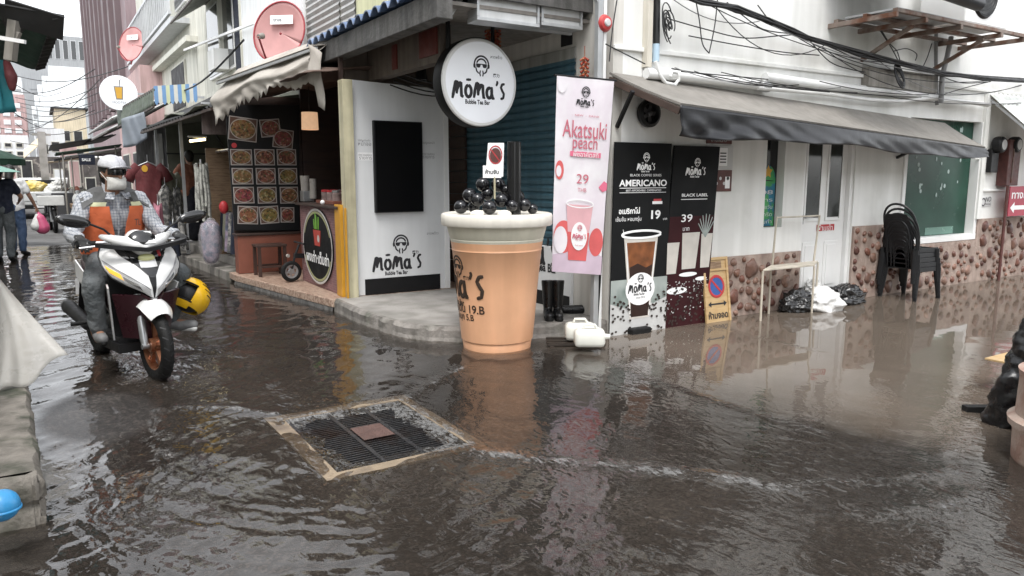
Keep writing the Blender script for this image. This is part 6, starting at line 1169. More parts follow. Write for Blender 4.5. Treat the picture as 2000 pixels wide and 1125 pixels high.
TW_ = house('mauve_tower', 'tall mauve tower with vertical fins beyond the balcony house', (-.6, 33, 3.0), (6, 62, 16), 'mauve tower')
for k in range(9): b = MB(); y = 35+3.1*k; b.box((-.85, y, 5), (-.602, y+.6+.3*(k % 3), 16)); b.build('fin', 'mauve dark', TW_)
H_ = house('pink_shophouse', 'low pink shophouse with a sloping roof below the mauve tower', (-1.2, 24, .1), (3, 33, 5.3), 'pink house', [('x', 25, .2, 27.5, 2.4, DS), ('x', 29, .2, 31.5, 2.4, DS)])
H_ = house('dark_shop', 'dark shop front with a grey awning right behind the rider', (-1.6, 14.2, .16), (-.5, 23, 2.9), 'shop dark'); b = MB(); b.box((-1.7, 16.5, .16), (-1.61, 17.6, 2.6)); b.build('shutter', 'lintel grey', H_)
sheet('tin_awning', 'grey tin awning over the dark shop behind the rider', (-3.0, 14.6, 2.55), (-3.1, 24, 2.55), (-1.6, 14.6, 3.3), (-1.6, 24, 3.3), 30, 'corrugated grey', .03)
sheet('tin_awning', 'white edged tin awning above the dark shop under the round drink sign', (-2.7, 17, 3.0), (-2.8, 26, 3.0), (-1.2, 17, 3.7), (-1.2, 26, 3.7), 24, 'corrugated white', .03)
q = on_y(232, 181, 12.6); DS_ = thing('drink_sign', 'round white hanging sign with a yellow drink glass picture', 'sign', tuple(q)); r_ = .355; b = MB(); b.lathe([(0, .0), (r_, .0), (r_, .10), (0, .10)], q, (0, 1, 0), 48); b.build('disc', 'sign face', DS_, smooth='auto')
fr = Fr(q, (1, 0, 0), (0, 0, 1)); b = MB(); poly(b, fr, [(-.09, .13), (.09, .13), (.07, -.14), (-.06, -.14)], .004); b.build('glass_outline', 'ink grey', DS_); b = MB(); poly(b, fr, [(-.068, .11), (.068, .11), (.052, -.12), (-.045, -.12)], .007); b.build('drink', 'gold print', DS_); b = MB(); stroke(b, fr, [(.02, .13), (.03, .25), (.05, .27)], .014, .006); b.build('straw', 'ink', DS_); b = MB(); text(b, fr, 'MOOTEA', 0, -.20, wdt=.26, d=.005); b.build('lettering', 'ink grey', DS_); b = MB(); b.bar((q[0]+.3, q[1]+.05, q[2]), (-1.2, q[1]+.05, q[2]), .04); b.build('arm', 'galvanised', DS_)
q = on_y(172, 312, 19); BS = thing('blue_sign', 'dark blue hanging shop sign above the street behind the rider', 'sign', tuple(q)); a, c_ = on_y(155, 322, 19), on_y(185, 302, 19); b = MB(); b.box((a[0], 19, a[2]), (c_[0], 19.08, c_[2])); b.build('board', 'navy cloth', BS); fr = Fr((a[0], 19, a[2]), (1, 0, 0), (0, 0, 1)); b = MB(); text(b, fr, 'SALE', (c_[0]-a[0])*.45, (c_[2]-a[2])*.5, wdt=.22, d=.005, bold=.04); b.build('lettering', 'white print', BS)
b = MB(); b.grid([[(-4.1+1.7*s, 20+6*t, 2.35+.35*s) for s in (0, .5, 1)] for t in np.linspace(0, 1, 6)], .02); tag(b.build('shop_canopy', 'dark sheet', None), 'dark shop canopy reaching over the street at the blue sign', 'canopy')
# end of the street
def far(px0, py0, px1, py1, d, dd, name, label, m, wins=(), wm=DS, roof=None):
    a, c_ = at_d(px0, py1, d), at_d(px1, py0, d); lo = (min(a[0], c_[0]), a[1]-0, max(-.02, min(a[2], c_[2]))); hi = (max(a[0], c_[0]), a[1]+dd, max(a[2], c_[2])); W, H = hi[0]-lo[0], hi[2]-lo[2]
    return house(name, label, (lo[0], lo[1], -.02), hi, m, [('y', lo[0]+u0*W, lo[2]+z0*H, lo[0]+u1*W, lo[2]+z1*H, wm) for u0, z0, u1, z1 in wins], roof)

far(28, 118, 90, 330, 120, 20, 'grey_tower', 'tall plain grey tower slab rising at the end of the street', 'grey tower', [(.1+.45*(k % 2), .15+.2*(k//2), .42+.45*(k % 2), .24+.2*(k//2)) for k in range(8)], ('grey tower', 'grey tower'))
far(40, 62, 170, 118+30, 150, 25, 'grey_block', 'broad pale grey block high behind the street end', 'grey tower', [(.05+.12*k, .45, .13+.12*k, .9) for k in range(8)], ('dark glass', 'pale tower'))
ST_ = [(112, 165, 128), (98, 170, 148), (88, 175, 165), (80, 180, 186), (73, 190, 206)]
for k, (x0, x1, yt) in enumerate(ST_):
    far(x0, yt, 166, 330, 118-3*k, 4, 'white_block', ('tallest rear step of the stepped white apartment block', 'second step down of the stepped white apartment block', 'middle step of the stepped white apartment block', 'fourth step down of the stepped white apartment block', 'lowest front step of the stepped white apartment block')[k], 'pale tower', [(.02, .1+.14*j, .08, .17+.14*j) for j in range(6)]+[(.09, .05, .105, .98)], ('grey tower', 'grey tower'))
far(118, 212, 168, 352, 78, 10, 'yellow_block', 'cream yellow house with a flat eave at the end of the street', 'far cream', [(.2, .55, .45, .7), (.55, .55, .85, .7), (.2, .3, .45, .45), (.6, .3, .85, .45)], DS, 'shop dark')
far(78, 250, 126, 352, 72, 8, 'pale_house', 'small pale house with dark windows at the street end left of the yellow house', 'pale tower', [(.1, .5, .4, .7), (.5, .55, .8, .75), (.2, .2, .5, .4)], DS)
far(128, 285, 150, 375, 50, 6, 'pink_house', 'small pinkish shophouse with a dark upper window at the street end', 'pink house', [(.2, .6, .8, .8)], DS)
far(-40, 180, 46, 300, 66, 14, 'pink_flats', 'pinkish tall flats on the far left of the street', 'pink house', [(.1+.22*(k % 4), .35+.14*(k//4), .24+.22*(k % 4), .43+.14*(k//4)) for k in range(16)], ('pale tower', 'pale tower'))
far(-40, 262, 54, 345, 52, 9, 'white_flats', 'white flats with dark windows on the far left of the street', 'pale tower', [(.3+.22*(k % 3), .5+.2*(k//3), .45+.22*(k % 3), .62+.2*(k//3)) for k in range(6)], DS)
for k, (x, t_, b_) in enumerate(((36, 150, 200), (39, 208, 235), (42, 240, 268))): far(x-13, t_, x+5, b_+40, 96-k, 6, 'balcony_tower', ('upper', 'middle', 'lower')[k]+' white balcony block standing left of the grey tower', 'pale tower', [(.1, .7, .9, .75)], ('grey tower', 'grey tower'))
p = at_d(92, 385, 28); PO = thing('concrete_pole', 'square concrete pole standing in the street behind the loaded pickup', 'pole', (p[0], p[1], 0)); b = MB(); b.bar((p[0], p[1], -.02), (p[0], p[1], 3.1), .26); b.build('shaft', 'concrete', PO); b = MB(); b.bar((p[0]-.3, p[1], 3.0), (p[0]+.3, p[1], 3.0), .08); b.build('crossarm', 'concrete', PO)
b = MB(); a, c_ = at_d(52, 360, 40), at_d(92, 300, 40); b.grid([[(a[0]+(c_[0]-a[0])*s, a[1]+3*t, 2.4+1.0*s+.5*t) for s in np.linspace(0, 1, 5)] for t in (0, 1)], .03); tag(b.build('cream_canopy', 'far cream', None), 'cream sloping canopy at the street end behind the pole', 'canopy')
house('far_shop', 'dark far shop fronts closing the end of the street', (-7.2, 47, 0), (-1.2, 50, 2.6), 'stall clutter', [('y', -6.9+.8*k, .3+.5*(k%2), -6.3+.8*k, 1.4+.5*(k%3), (('pale tower', 'pink house', 'shop dark', 'far cream')[k%4], 'cream wall')) for k in range(7)])
for k, (x, y, m, gm, l) in enumerate(((-3.3, 17.5, 'green dark cloth', 'sack yellow', 'market stall with a dark green canopy and yellow goods behind the rider'), (-3.0, 21, 'sack white', 'pink cloth', 'market stall with a white canopy and pink goods down the right of the street'), (-3.2, 26, 'navy cloth', 'sack white', 'market stall with a navy canopy near the blue sign'), (-6.0, 30, 'teal cloth', 'sack yellow', 'market stall with a teal canopy on the left beyond the pickup'), (-3.4, 33, 'far cream', 'red brown', 'market stall with a cream canopy at the far right of the street'))):
    T_ = thing('market_stall', l, 'market stall', (x, y, 0)); b = MB(); b.box((x-.5, y-.5, .65), (x+.5, y+.9, .75)); b.build('table', 'wood', T_); b = MB(); b.grid([[(x-.75+1.5*s, y-.7+1.8*t, 2.05+.25*s-.05*math.sin(3.1*t)) for s in (0, .5, 1)] for t in (0, .5, 1)], .02); b.build('canopy', m, T_)
    for sx in (-.6, .6): b = MB(); b.cyl((x+sx, y-.6, 0), (x+sx, y-.6, 2.2+.17*sx), .022); b.build('post', 'grey box', T_)
    rs = random.Random(k)
    for j in range(4): b = MB(); b.ell((x-.33+.22*j, y-.2+.3*rs.random(), .86), (.13, .2, .12+.08*rs.random()), 10, 7); b.build('goods', gm if j % 2 else ('sack white', 'maroon shirt', 'olive cloth')[j % 3], T_, smooth=True)
# wires across the street
rs = random.Random(4); SW = [((20, 145, 30), (250, 130, 22)), ((25, 178, 30), (185, 135, 25)), ((30, 165, 35), (120, 180, 40)), ((30, 190, 35), (190, 170, 28)), ((35, 200, 35), (195, 180, 28)), ((40, 208, 40), (195, 195, 30)), ((40, 218, 40), (180, 205, 30)), ((30, 225, 30), (185, 215, 28)), ((0, 200, 25), (110, 250, 50)), ((50, 232, 40), (230, 205, 26)), ((45, 255, 40), (210, 235, 28)), ((30, 240, 40), (90, 260, 45)), ((20, 275, 40), (220, 262, 30)), ((0, 250, 30), (100, 235, 50)), ((60, 250, 40), (200, 150, 25)), ((300, 172, 18), (476, 78, 11))]
for (x0, y0, d0), (x1, y1, d1) in SW:
    a, c_ = Vector(at_d(x0, y0, d0)), Vector(at_d(x1, y1, d1)); b = MB(); b.tube([a.lerp(c_, t)-Vector((0, 0, .35*math.sin(math.pi*t))) for t in np.linspace(0, 1, 12)], .016, 5); tag(b.build('street_wire', 'cable', None), 'thin dark wire strung across the left street', 'wire', 'wires strung across the left street')
# ---------------------------------------------------------------- pickup with yellow sacks, cargo motorbike
c_ = Vector(at_d(84, 414, 26)); c_.z = 0; PK = thing('pickup_truck', 'white pickup loaded high with yellow and white sacks far down the street', 'pickup', tuple(c_)); x, y = c_.x, c_.y

b = MB(); b.box((x-.85, y, .48), (x+.85, y+4.6, .78)); b.box((x-.87, y-.02, .60), (x+.87, y+.06, .95)); b.build('body', 'car white', PK, bevel=.04); b = MB(); b.prism([(x-.8, y+2.0, .78), (x-.8, y+4.0, .78), (x-.68, y+3.4, 1.42), (x-.68, y+2.2, 1.42)], (1.6, 0, 0)); b.build('cab', 'car white', PK, bevel=.05); b = MB(); b.box((x-.62, y+1.97, .98), (x+.62, y+2.04, 1.34)); b.build('rear_window', 'dark glass', PK)
b = MB(); b.box((x-.9, y-.08, .36), (x+.9, y+.02, .50)); b.build('bumper', 'black plastic', PK, bevel=.02); b = MB(); b.box((x-.25, y-.10, .40), (x+.25, y-.085, .50)); b.build('number_plate', 'white print', PK)
for s in (-1, 1):
    for yy in (.9, 3.7): wheel(PK, (x+s*.72, y+yy, .31), (1, 0, 0), .31, .10, 'rubber', 'steel')
for s in (-1, 1): b = MB(); b.box((x+s*.80-.05, y-.04, .66), (x+s*.80+.05, y-.022, .86)); b.build('tail_lamp', 'red ink', PK)
for k, (dx, dz, rx, rz, m, l) in enumerate(((-.5, .90, .48, .24, 'sack white', 'pale sack at the left side of the pickup load'), (-.25, 1.10, .50, .30, 'sack yellow', 'large yellow sack on top of the pickup load'), (.35, .95, .45, .30, 'sack white', 'white sack at the right side of the pickup load'), (-.35, .78, .42, .18, 'sack yellow', 'low yellow sack at the tailgate of the pickup'), (.55, 1.14, .3, .26, 'sack white', 'white bundled bag on top right of the pickup load'))):
    o = lump((x+dx, y+.7, dz-.18), (rx, .6, rz), 20+k, m, 'sack', l, 'sack', .07); o['group'] = 'sacks on the pickup'
def motorbike(name, label, loc, rz, col):
    T_ = thing(name, label, 'motorbike', loc, rz)
    L_ = lambda b, nm, m, **k: b.build(nm, m, T_, world=False, **k)
    for nm, xx in (('front_wheel', .62), ('rear_wheel', -.62)):
        b = MB(); b.lathe([(.20, -.03), (.25, -.05), (.29, -.03), (.30, 0), (.29, .03), (.25, .05), (.20, .03)], (xx, 0, .30), (0, 1, 0), 32); o = L_(b, nm, 'rubber', smooth=True); b = MB(); b.lathe([(.20, -.03), (.18, 0), (.20, .03)], (xx, 0, .3), (0, 1, 0), 24); b.lathe([(0, -.05), (.05, -.05), (.05, .05), (0, .05)], (xx, 0, .3), (0, 1, 0), 12)
        for k in range(6): a = k*1.047; b.bar((xx, 0, .3), (xx+.19*math.cos(a), 0, .3+.19*math.sin(a)), .02)
        b.build('rim', 'steel', o, world=False)
    b = MB(); b.limb([(.42, 0, .80), (.2, 0, .45), (-.2, 0, .42), (-.45, 0, .68), (-.75, 0, .78)], [.10, .10, .14, .13, .09]); b.limb([(.62, 0, .62), (.5, 0, .66)], [.07, .08]); L_(b, 'body', col, remesh=.02)
    b = MB(); b.limb([(.0, 0, .76), (-.35, 0, .80), (-.7, 0, .82)], [.10, .13, .11]); L_(b, 'seat', 'black plastic', remesh=.02); b = MB(); b.tube([(.62, .07, .3), (.46, .07, .85)], .025); b.tube([(.62, -.07, .3), (.46, -.07, .85)], .025); L_(b, 'fork', 'steel'); b = MB(); b.tube([(.30, -.34, 1.0), (.42, -.1, .98), (.42, .1, .98), (.30, .34, 1.0)], .016); L_(b, 'handlebar', 'black plastic', smooth='auto')
    b = MB(); b.ell((.50, 0, .88), (.07, .08, .08), 14, 10); L_(b, 'headlight', 'plate', smooth=True); return T_
p = at_d(104, 442, 19.5); MBK = motorbike('cargo_motorbike', 'dark motorbike with a loaded front basket parked beside the pickup', (p[0], p[1]+.7, 0), R(-86), 'black gloss')
b = MB(); b.box((p[0]-.3, p[1]+.0, .72), (p[0]+.3, p[1]+.36, .98)); tag(b.build('delivery_box', 'sack white', None, bevel=.02), 'pale load box resting on the front of the cargo motorbike', 'box')
p = at_d(128, 415, 24); b = MB(); b.box((p[0]-.35, p[1], 0.02), (p[0]+.35, p[1]+.5, .95)); tag(b.build('crate', 'grey plastic', None, bevel=.03), 'grey crate with goods standing by the street behind the rider', 'crate')
# ---------------------------------------------------------------- left side stalls
LA = thing('green_awning', 'dark green canvas awning with a grey tin edge at the top left corner', 'awning', (-4.8, 1.5, 2.6)); g0, g1, g2, g3 = [Vector(at_d(*q)) for q in ((118, 42, 6.6), (84, 132, 8.2), (-60, 118, 8.2), (-40, 18, 6.6))]
b = MB(); b.grid([[g3.lerp(g0, s).lerp(g2.lerp(g1, s), t)+Vector((0, 0, -.03*math.sin(s*9))) for s in np.linspace(0, 1, 14)] for t in np.linspace(0, 1, 8)], .008); b.build('canvas', 'green dark cloth', LA, smooth=True)
e0, e1, e2 = Vector(at_d(10, -4, 6.3)), Vector(at_d(126, 32, 6.5)), Vector(at_d(88, 130, 8.15)); b = MB(); b.grid([[e0.lerp(e1, s), e0.lerp(e1, s)+Vector((-.02, .12, -.17))] for s in np.linspace(0, 1, 4)], .02); b.grid([[e1.lerp(e2, s)+Vector((.0, 0, .012*math.sin(s*80))), e1.lerp(e2, s)+Vector((-.09, .0, -.03+.012*math.sin(s*80)))] for s in np.linspace(0, 1, 60)], .01); b.build('tin_edge', 'dark sheet', LA)
b = MB(); b.grid([[e0+Vector((-.6, 0, 0)), e1, ], [e0+Vector((-.7, 1.7, -.02)), e2+Vector((0, 0, .09))]], .012); b.build('tin_roof', 'dark sheet', LA); b = MB(); b.bar(at_d(-5, 73, 6.2), at_d(49, 82, 6.2), .03); b.build('frame_tube', 'white paint', LA); b = MB(); b.bar(at_d(28, 40, 6.4), at_d(20, 118, 6.4), .07); b.bar(at_d(36, 62, 6.4), at_d(14, 118, 6.4), .04); b.build('brace', 'grey box', LA)
TC = thing('teal_cloth', 'teal cloth hanging from the left stall below the green awning', 'cloth', tuple(at_d(10, 160, 6.5))); p00, p01, p10, p11 = [Vector(at_d(*q)) for q in ((-30, 225, 6.4), (-30, 112, 6.4), (32, 218, 6.6), (12, 118, 6.6))]; b = MB(); b.grid([[p00.lerp(p10, t).lerp(p01.lerp(p11, t), s)+Vector((.02*math.sin(t*16), .03*math.sin(t*11+s*4), 0)) for s in np.linspace(0, 1, 10)] for t in np.linspace(0, 1, 20)], .006); b.build('cloth', 'teal cloth', TC, smooth=True)
b = MB(); b.limb([Vector(at_d(13, 122, 6.5)), Vector(at_d(22, 150, 6.5)), Vector(at_d(24, 172, 6.5))], [.03, .05, .03]); tag(b.build('red_cloth', 'maroon shirt', None, remesh=.012), 'dark red bundled cloth hanging beside the teal cloth', 'cloth')
q = at_d(-62, 345, 15); UM = thing('market_umbrella', 'dark green market umbrella over the pedestrians on the left', 'umbrella', (q[0], q[1], 0)); b = MB(); b.lathe([(1.0, -.32), (.7, -.18), (.35, -.06), (0, .02)], (q[0], q[1], 2.15), n=16); b.lathe([(.99, -.33), (.98, -.44)], (q[0], q[1], 2.15), n=16); b.build('canopy', 'green dark cloth', UM); b = MB(); b.cyl((q[0], q[1], 0), (q[0], q[1], 2.14), .025); b.build('pole', 'galvanised', UM)
mat('mint cloth', (.20, .36, .30), .7, .15, 3); q = at_d(-18, 338, 12.6); UM = thing('market_umbrella', 'pale mint umbrella lower than the dark green umbrella at the left edge', 'umbrella', (q[0]-.5, q[1], 0)); b = MB(); b.lathe([(.95, -.24), (.55, -.10), (0, .02)], (q[0]-.5, q[1], 1.80), n=14); b.build('canopy', 'mint cloth', UM); b = MB(); b.cyl((q[0]-.5, q[1], 0), (q[0]-.5, q[1], 1.79), .02); b.build('pole', 'galvanised', UM)

LS = thing('left_stalls', 'row of cluttered market stalls along the left edge of the street', 'stalls', (-7.4, 24, 0)); b = MB(); b.box((-8.6, 15, 0), (-6.4, 40, 1.1)); b.build('tables', 'stall clutter', LS, bevel=.05); b = MB(); b.box((-8.8, 15, 1.9), (-8.0, 40, 2.6)); b.build('back_wall', 'stall clutter', LS); b = MB(); b.grid([[(-8.8+2.9*s, 15.5+24*t, 2.75-.4*s+.1*math.sin(t*20)) for s in np.linspace(0, 1, 4)] for t in np.linspace(0, 1, 24)], .02); b.build('roof', 'green dark cloth', LS)
# draped plastic sheet and blue ball in the left foreground
mat('plastic sheet', (.52, .50, .46), .3, .10, 3, .25, 9, spec=.6, alpha=.60, trans=.0, streak=.08)
PS = thing('plastic_sheet', 'pale translucent plastic sheet draped over goods at the left edge', 'plastic sheet', (-4.8, -1, .3)); rows = []
T0, T1, T2 = Vector(at_d(-60, 470, 4.6)), Vector(at_d(130, 692, 4.55)), Vector(at_d(-10, 775, 4.2))
for i in range(41):
    t = i/40; e = T1.lerp(T2, t) if t < 1 else T2; top = Vector(at_d(-60+40*t, 470+10*t, 4.7-.2*t)); e = e+Vector((0, 0, .035*math.sin(t*9)-.03*math.sin(t*math.pi)))
    row = []
    for s in np.linspace(0, 1, 24):
        p = top.lerp(e, s); p.z -= .06*math.sin(math.pi*s); p = p+Vector((.5, -.85, 0))*(.03*math.sin(t*5+s*2)*s+.008*math.sin(t*19-s*7)*s+.05*math.sin(math.pi*s)); row.append(p)
    rows.append(row)
b = MB(); b.grid(rows, .004); b.build('sheet', 'plastic sheet', PS, smooth=True)
rows = [[T2.lerp(Vector(at_d(-60, 480, 4.5)), s)+Vector((.03*math.sin(u*7+s*5)+.22*u*-1, .02*math.sin(s*9+u*3)-.1*u, -.04*u)) for s in np.linspace(0, 1, 12)] for u in np.linspace(0, 1, 8)]; b = MB(); b.grid(rows, .004); b.build('side_fold', 'plastic sheet', PS, smooth=True)
ST2 = thing('covered_table', 'goods table under the plastic sheet at the left edge', 'table', (-5.2, -.6, .23)); b = MB(); b.box((-5.9, -1.2, .80), (-4.95, .5, .86)); b.build('table_top', 'wood', ST2)
for x in (-5.85, -5.0):
    for y in (-1.1, .4): b = MB(); b.bar((x, y, .236), (x, y, .80), .05); b.build('leg', 'wood', ST2)
mat('blue plastic', (.035, .25, .52), .35, .08, 5); q = on_y(4, 987, -1.98); BB = thing('blue_pipe', 'bright blue plastic pipe with a rounded end cap at the lower left edge', 'pipe', (q[0]-.3, q[1], .0)); b = MB(); b.ell((q[0], q[1], q[2]), (.062, .062, .062), 20, 14); b.build('end_cap', 'blue plastic', BB, smooth=True); b = MB(); b.lathe([(.0625, -.02), (.066, -.018), (.066, -.01), (.0625, -.008)], q, n=24); b.build('seam', 'blue plastic', BB, smooth=True); b = MB(); b.cyl((q[0]-.9, q[1]+.2, q[2]-.01), (q[0]-.01, q[1], q[2]), .05); b.build('tube', 'blue plastic', BB, smooth='auto')

# unseen houses opposite, added behind and left of the camera to shade the alley
house('unseen_house', 'unseen pale house opposite the white building, added to shade the alley', (-3.2, -14, 0), (14, -9, 5), 'cream wall', [('y', 0, .2, 3, 2.6, DS)])
house('unseen_house', 'unseen stained cream house left of the lane, added to shade the alley', (-13, -14, 0), (-7.4, 13.5, 6.5), 'cream wall')
# ---------------------------------------------------------------- people
def rotz(v, a): return Vector((v[0]*math.cos(a)-v[1]*math.sin(a), v[0]*math.sin(a)+v[1]*math.cos(a), v[2]))
BASE = dict(pelvis=(0, 0, .93), waist=(0, 0, 1.08), chest=(.0, 0, 1.27), neck=(-.01, 0, 1.43), head=(.02, 0, 1.57), shL=(0, .17, 1.385), shR=(0, -.17, 1.385), elL=(-.03, .235, 1.11), elR=(-.03, -.235, 1.11), wrL=(.05, .24, .87), wrR=(.05, -.24, .87),
            hipL=(0, .085, .90), hipR=(0, -.085, .90), knL=(.025, .10, .49), knR=(.025, -.10, .49), anL=(-.02, .10, .09), anR=(-.02, -.10, .09), toL=(.15, .12, .035), toR=(.15, -.12, .035))
def hand(b, w_, d, nrm, side, curl=.5, k=1.):
    """palm with five bent fingers: w_ wrist, d pointing direction, nrm palm side, side +1 when the thumb lies on cross(d, nrm)"""
    d = Vector(d).normalized(); nrm = Vector(nrm).normalized(); t = d.cross(nrm)*side; w_ = Vector(w_)
    for o in (-.022, 0, .022): b.cap(w_+t*o*.7*k+d*.01*k, w_+t*o*k+d*.075*k, .017*k, .013*k, 8)
    for i, (o, L) in enumerate(((.030, .070), (.010, .080), (-.011, .074), (-.031, .058))):
        p = w_+t*o*k+d*.085*k; q = p; dd = d.copy()
        for j, f in enumerate((.45, .32, .23)):
            a = curl*(1.0, 1.25, .8)[j]; dd = (dd*math.cos(a)+nrm*math.sin(a)); n2 = (nrm*math.cos(a)-d*math.sin(a)) ; e = q+dd.normalized()*L*f*k; b.cap(q, e, (.0095, .0085, .0075)[j]*k, (.0085, .0075, .0065)[j]*k, 8); q = e
    p = w_+t*.030*k+d*.025*k; q = p+(t*.6+d*.6+nrm*.35).normalized()*.04*k; e = q+(t*.1+d*.75+nrm*.6).normalized()*.032*k; b.cap(p, q, .012*k, .0105*k, 8); b.cap(q, e, .0105*k, .008*k, 8)
def face_head(b, c, f, up, k=1.):
    f = Vector(f).normalized(); s = Vector(up).cross(f).normalized(); u = f.cross(s); c = Vector(c)
    M = Matrix((f, s, u)).transposed()
    b.ell(c+u*.025*k, (.095*k, .076*k, .098*k), 18, 14, M); b.ell(c-u*.04*k+f*.018*k, (.070*k, .060*k, .080*k), 16, 12, M); b.ell(c-u*.095*k+f*.052*k, (.026*k, .03*k, .022*k), 12, 8, M)
    b.limb([c+u*.02*k+f*.085*k, c-u*.022*k+f*.108*k], [.008*k, .015*k]); b.cap(c+f*.088*k-u*.062*k-s*.018*k, c+f*.088*k-u*.062*k+s*.018*k, .010*k, .010*k, 8)
    for sg in (-1, 1): b.ell(c+s*sg*.078*k-f*.005*k-u*.005*k, (.018*k, .010*k, .030*k), 10, 8, M); b.ell(c+f*.083*k+s*sg*.032*k+u*.022*k, (.012*k, .016*k, .009*k), 8, 6, M)
    return f, s, u
FOLD = bpy.data.textures.new('folds', 'CLOUDS'); FOLD.noise_scale = .085; FOLD.noise_depth = 2
def crease(o, s=.026):
    d = o.modifiers.new('folds', 'DISPLACE'); d.texture = FOLD; d.strength = s; d.mid_level = .5; d.texture_coords = 'LOCAL'; return o
def person(name, label, loc, rz, J, top, legs, shoes='black plastic', hair=True, group=None, sleeves='long', skirt=None, hands=True, vox=.011, facing=(1, 0, 0), curl=.35, gloves=None, hk=(None, None), longhair=False):
    j = {k: Vector(J.get(k, v)) for k, v in BASE.items()}; T_ = thing(name, label, 'person', loc, rz, group); B = lambda b, nm, m, **k: b.build(nm, m, T_, world=False, **k)
    b = MB(); f, s, u = face_head(b, j['head'], facing, (0, 0, 1)); b.limb([j['chest'], j['neck'], j['head']+Vector((0, 0, -.05))], [.08, .052, .055]); b.limb([j['pelvis'], j['waist'], j['chest']], [.10, .085, .085])
    for S_ in 'LR':
        b.limb([j['sh'+S_], j['el'+S_], j['wr'+S_]], [.048, .038, .026]); b.limb([j['hip'+S_], j['kn'+S_], j['an'+S_], j['to'+S_]], [.075, .05, .034, .03])
        if not gloves:
            d, n_ = hk[0 if S_ == 'L' else 1] or ((j['wr'+S_]-j['el'+S_]), Vector((.2, -1 if S_ == 'L' else 1, 0))); hand(b, j['wr'+S_], d, n_, 1 if S_ == 'L' else -1, curl)
    B(b, 'body', 'skin', remesh=vox)
    if gloves:
        for S_, (d, n_) in zip('LR', hk): b = MB(); hand(b, j['wr'+S_], d, n_, 1 if S_ == 'L' else -1, curl, 1.12); b.limb([j['wr'+S_].lerp(j['el'+S_], .22), j['wr'+S_]], [.044, .036]); B(b, 'glove', gloves, remesh=.006)
    b = MB(); sp = (j['shL']-j['shR']).normalized()
    for sg in (-1, 1): b.limb([j['pelvis']+sp*sg*.075+Vector((0, 0, -.02)), j['waist']+sp*sg*.068, j['chest']+sp*sg*.085, j['neck']+sp*sg*.07+Vector((0, 0, -.07))], [.118, .108, .112, .062])
    for S_ in 'LR':
        if sleeves == 'long': b.limb([j['neck']+Vector((0, 0, -.05)), j['sh'+S_], j['el'+S_], j['wr'+S_].lerp(j['el'+S_], .06)], [.06, .072, .060, .044])
        else: b.limb([j['neck']+Vector((0, 0, -.05)), j['sh'+S_], j['sh'+S_].lerp(j['el'+S_], .62)], [.06, .070, .066])
    b.limb([j['pelvis'], j['waist'], j['chest'], j['neck']+Vector((0, 0, -.06))], [.125, .115, .118, .07])
    crease(B(b, 'shirt', top, remesh=vox))
    b = MB()
    if skirt: b.limb([j['pelvis']+Vector((0, 0, .06)), j['pelvis'], (j['knL']+j['knR'])/2, (j['anL']+j['anR'])/2+Vector((0, 0, .1))], [.125, .15, .17, .19]); B(b, 'skirt', legs, remesh=.018)
    else:
        b.cap(j['pelvis']+sp*.05, j['pelvis']-sp*.05, .125, .125)
        for S_ in 'LR': b.limb([j['hip'+S_], j['kn'+S_], j['an'+S_].lerp(j['kn'+S_], .1)], [.105, .078, .062])
        crease(B(b, 'trousers', legs, remesh=vox))
    for S_ in 'LR': b = MB(); a_, t_ = j['an'+S_], j['to'+S_]; b.limb([a_+Vector((0, 0, -.01)), a_.lerp(t_, .45)+Vector((0, 0, -.02)), t_], [.046, .046, .038]); B(b, 'shoe', shoes, remesh=.01)
    if hair:
        b = MB(); c = j['head']; M = Matrix((f, s, u)).transposed(); b.ell(c+u*.035-f*.02, (.098, .088, .10), 16, 12, M)
        if longhair: b.limb([c-f*.06, c-f*.09-u*.12, c-f*.085-u*.2], [.07, .07, .045])
        else: b.ell(c-f*.045-u*.02, (.062, .075, .08), 14, 10, M)
        B(b, 'hair', 'hair', remesh=.012)
    return T_, j, (f, s, u), B
# ---------------------------------------------------------------- the scooter
SCL = (-3.83, .56, 0.); SRZ = R(-77)
SCT = thing('motor_scooter', 'white and black motor scooter with maroon trim riding toward the storm drain', 'scooter', SCL, SRZ)
mat('scooter white', (.74, .74, .735), .2, .08, 7, coat=.5, streak=.07); mat('scooter black', (.010, .010, .011), .12, .1, 6, coat=.5); mat('maroon plastic', (.026, .007, .010), .3, .2, 6); mat('lamp glass', (.62, .62, .62), .08, .1, 12, spec=.8, metal=.35); mat('amber', (.7, .30, .03), .2, .1, emit=(1, .5, .08, .5)); mat('bronze rim', (.30, .13, .07), .3, .15, 8, metal=.7); mat('mirror', (.08, .085, .09), .08, 0, metal=.6); mat('emblem gold', (.45, .45, .22), .35, .1); mat('chrome', (.55, .55, .56), .2, .1, metal=.9)
SB = lambda b, nm, m, par=None, **k: b.build(nm, m, par or SCT, world=False, **k)
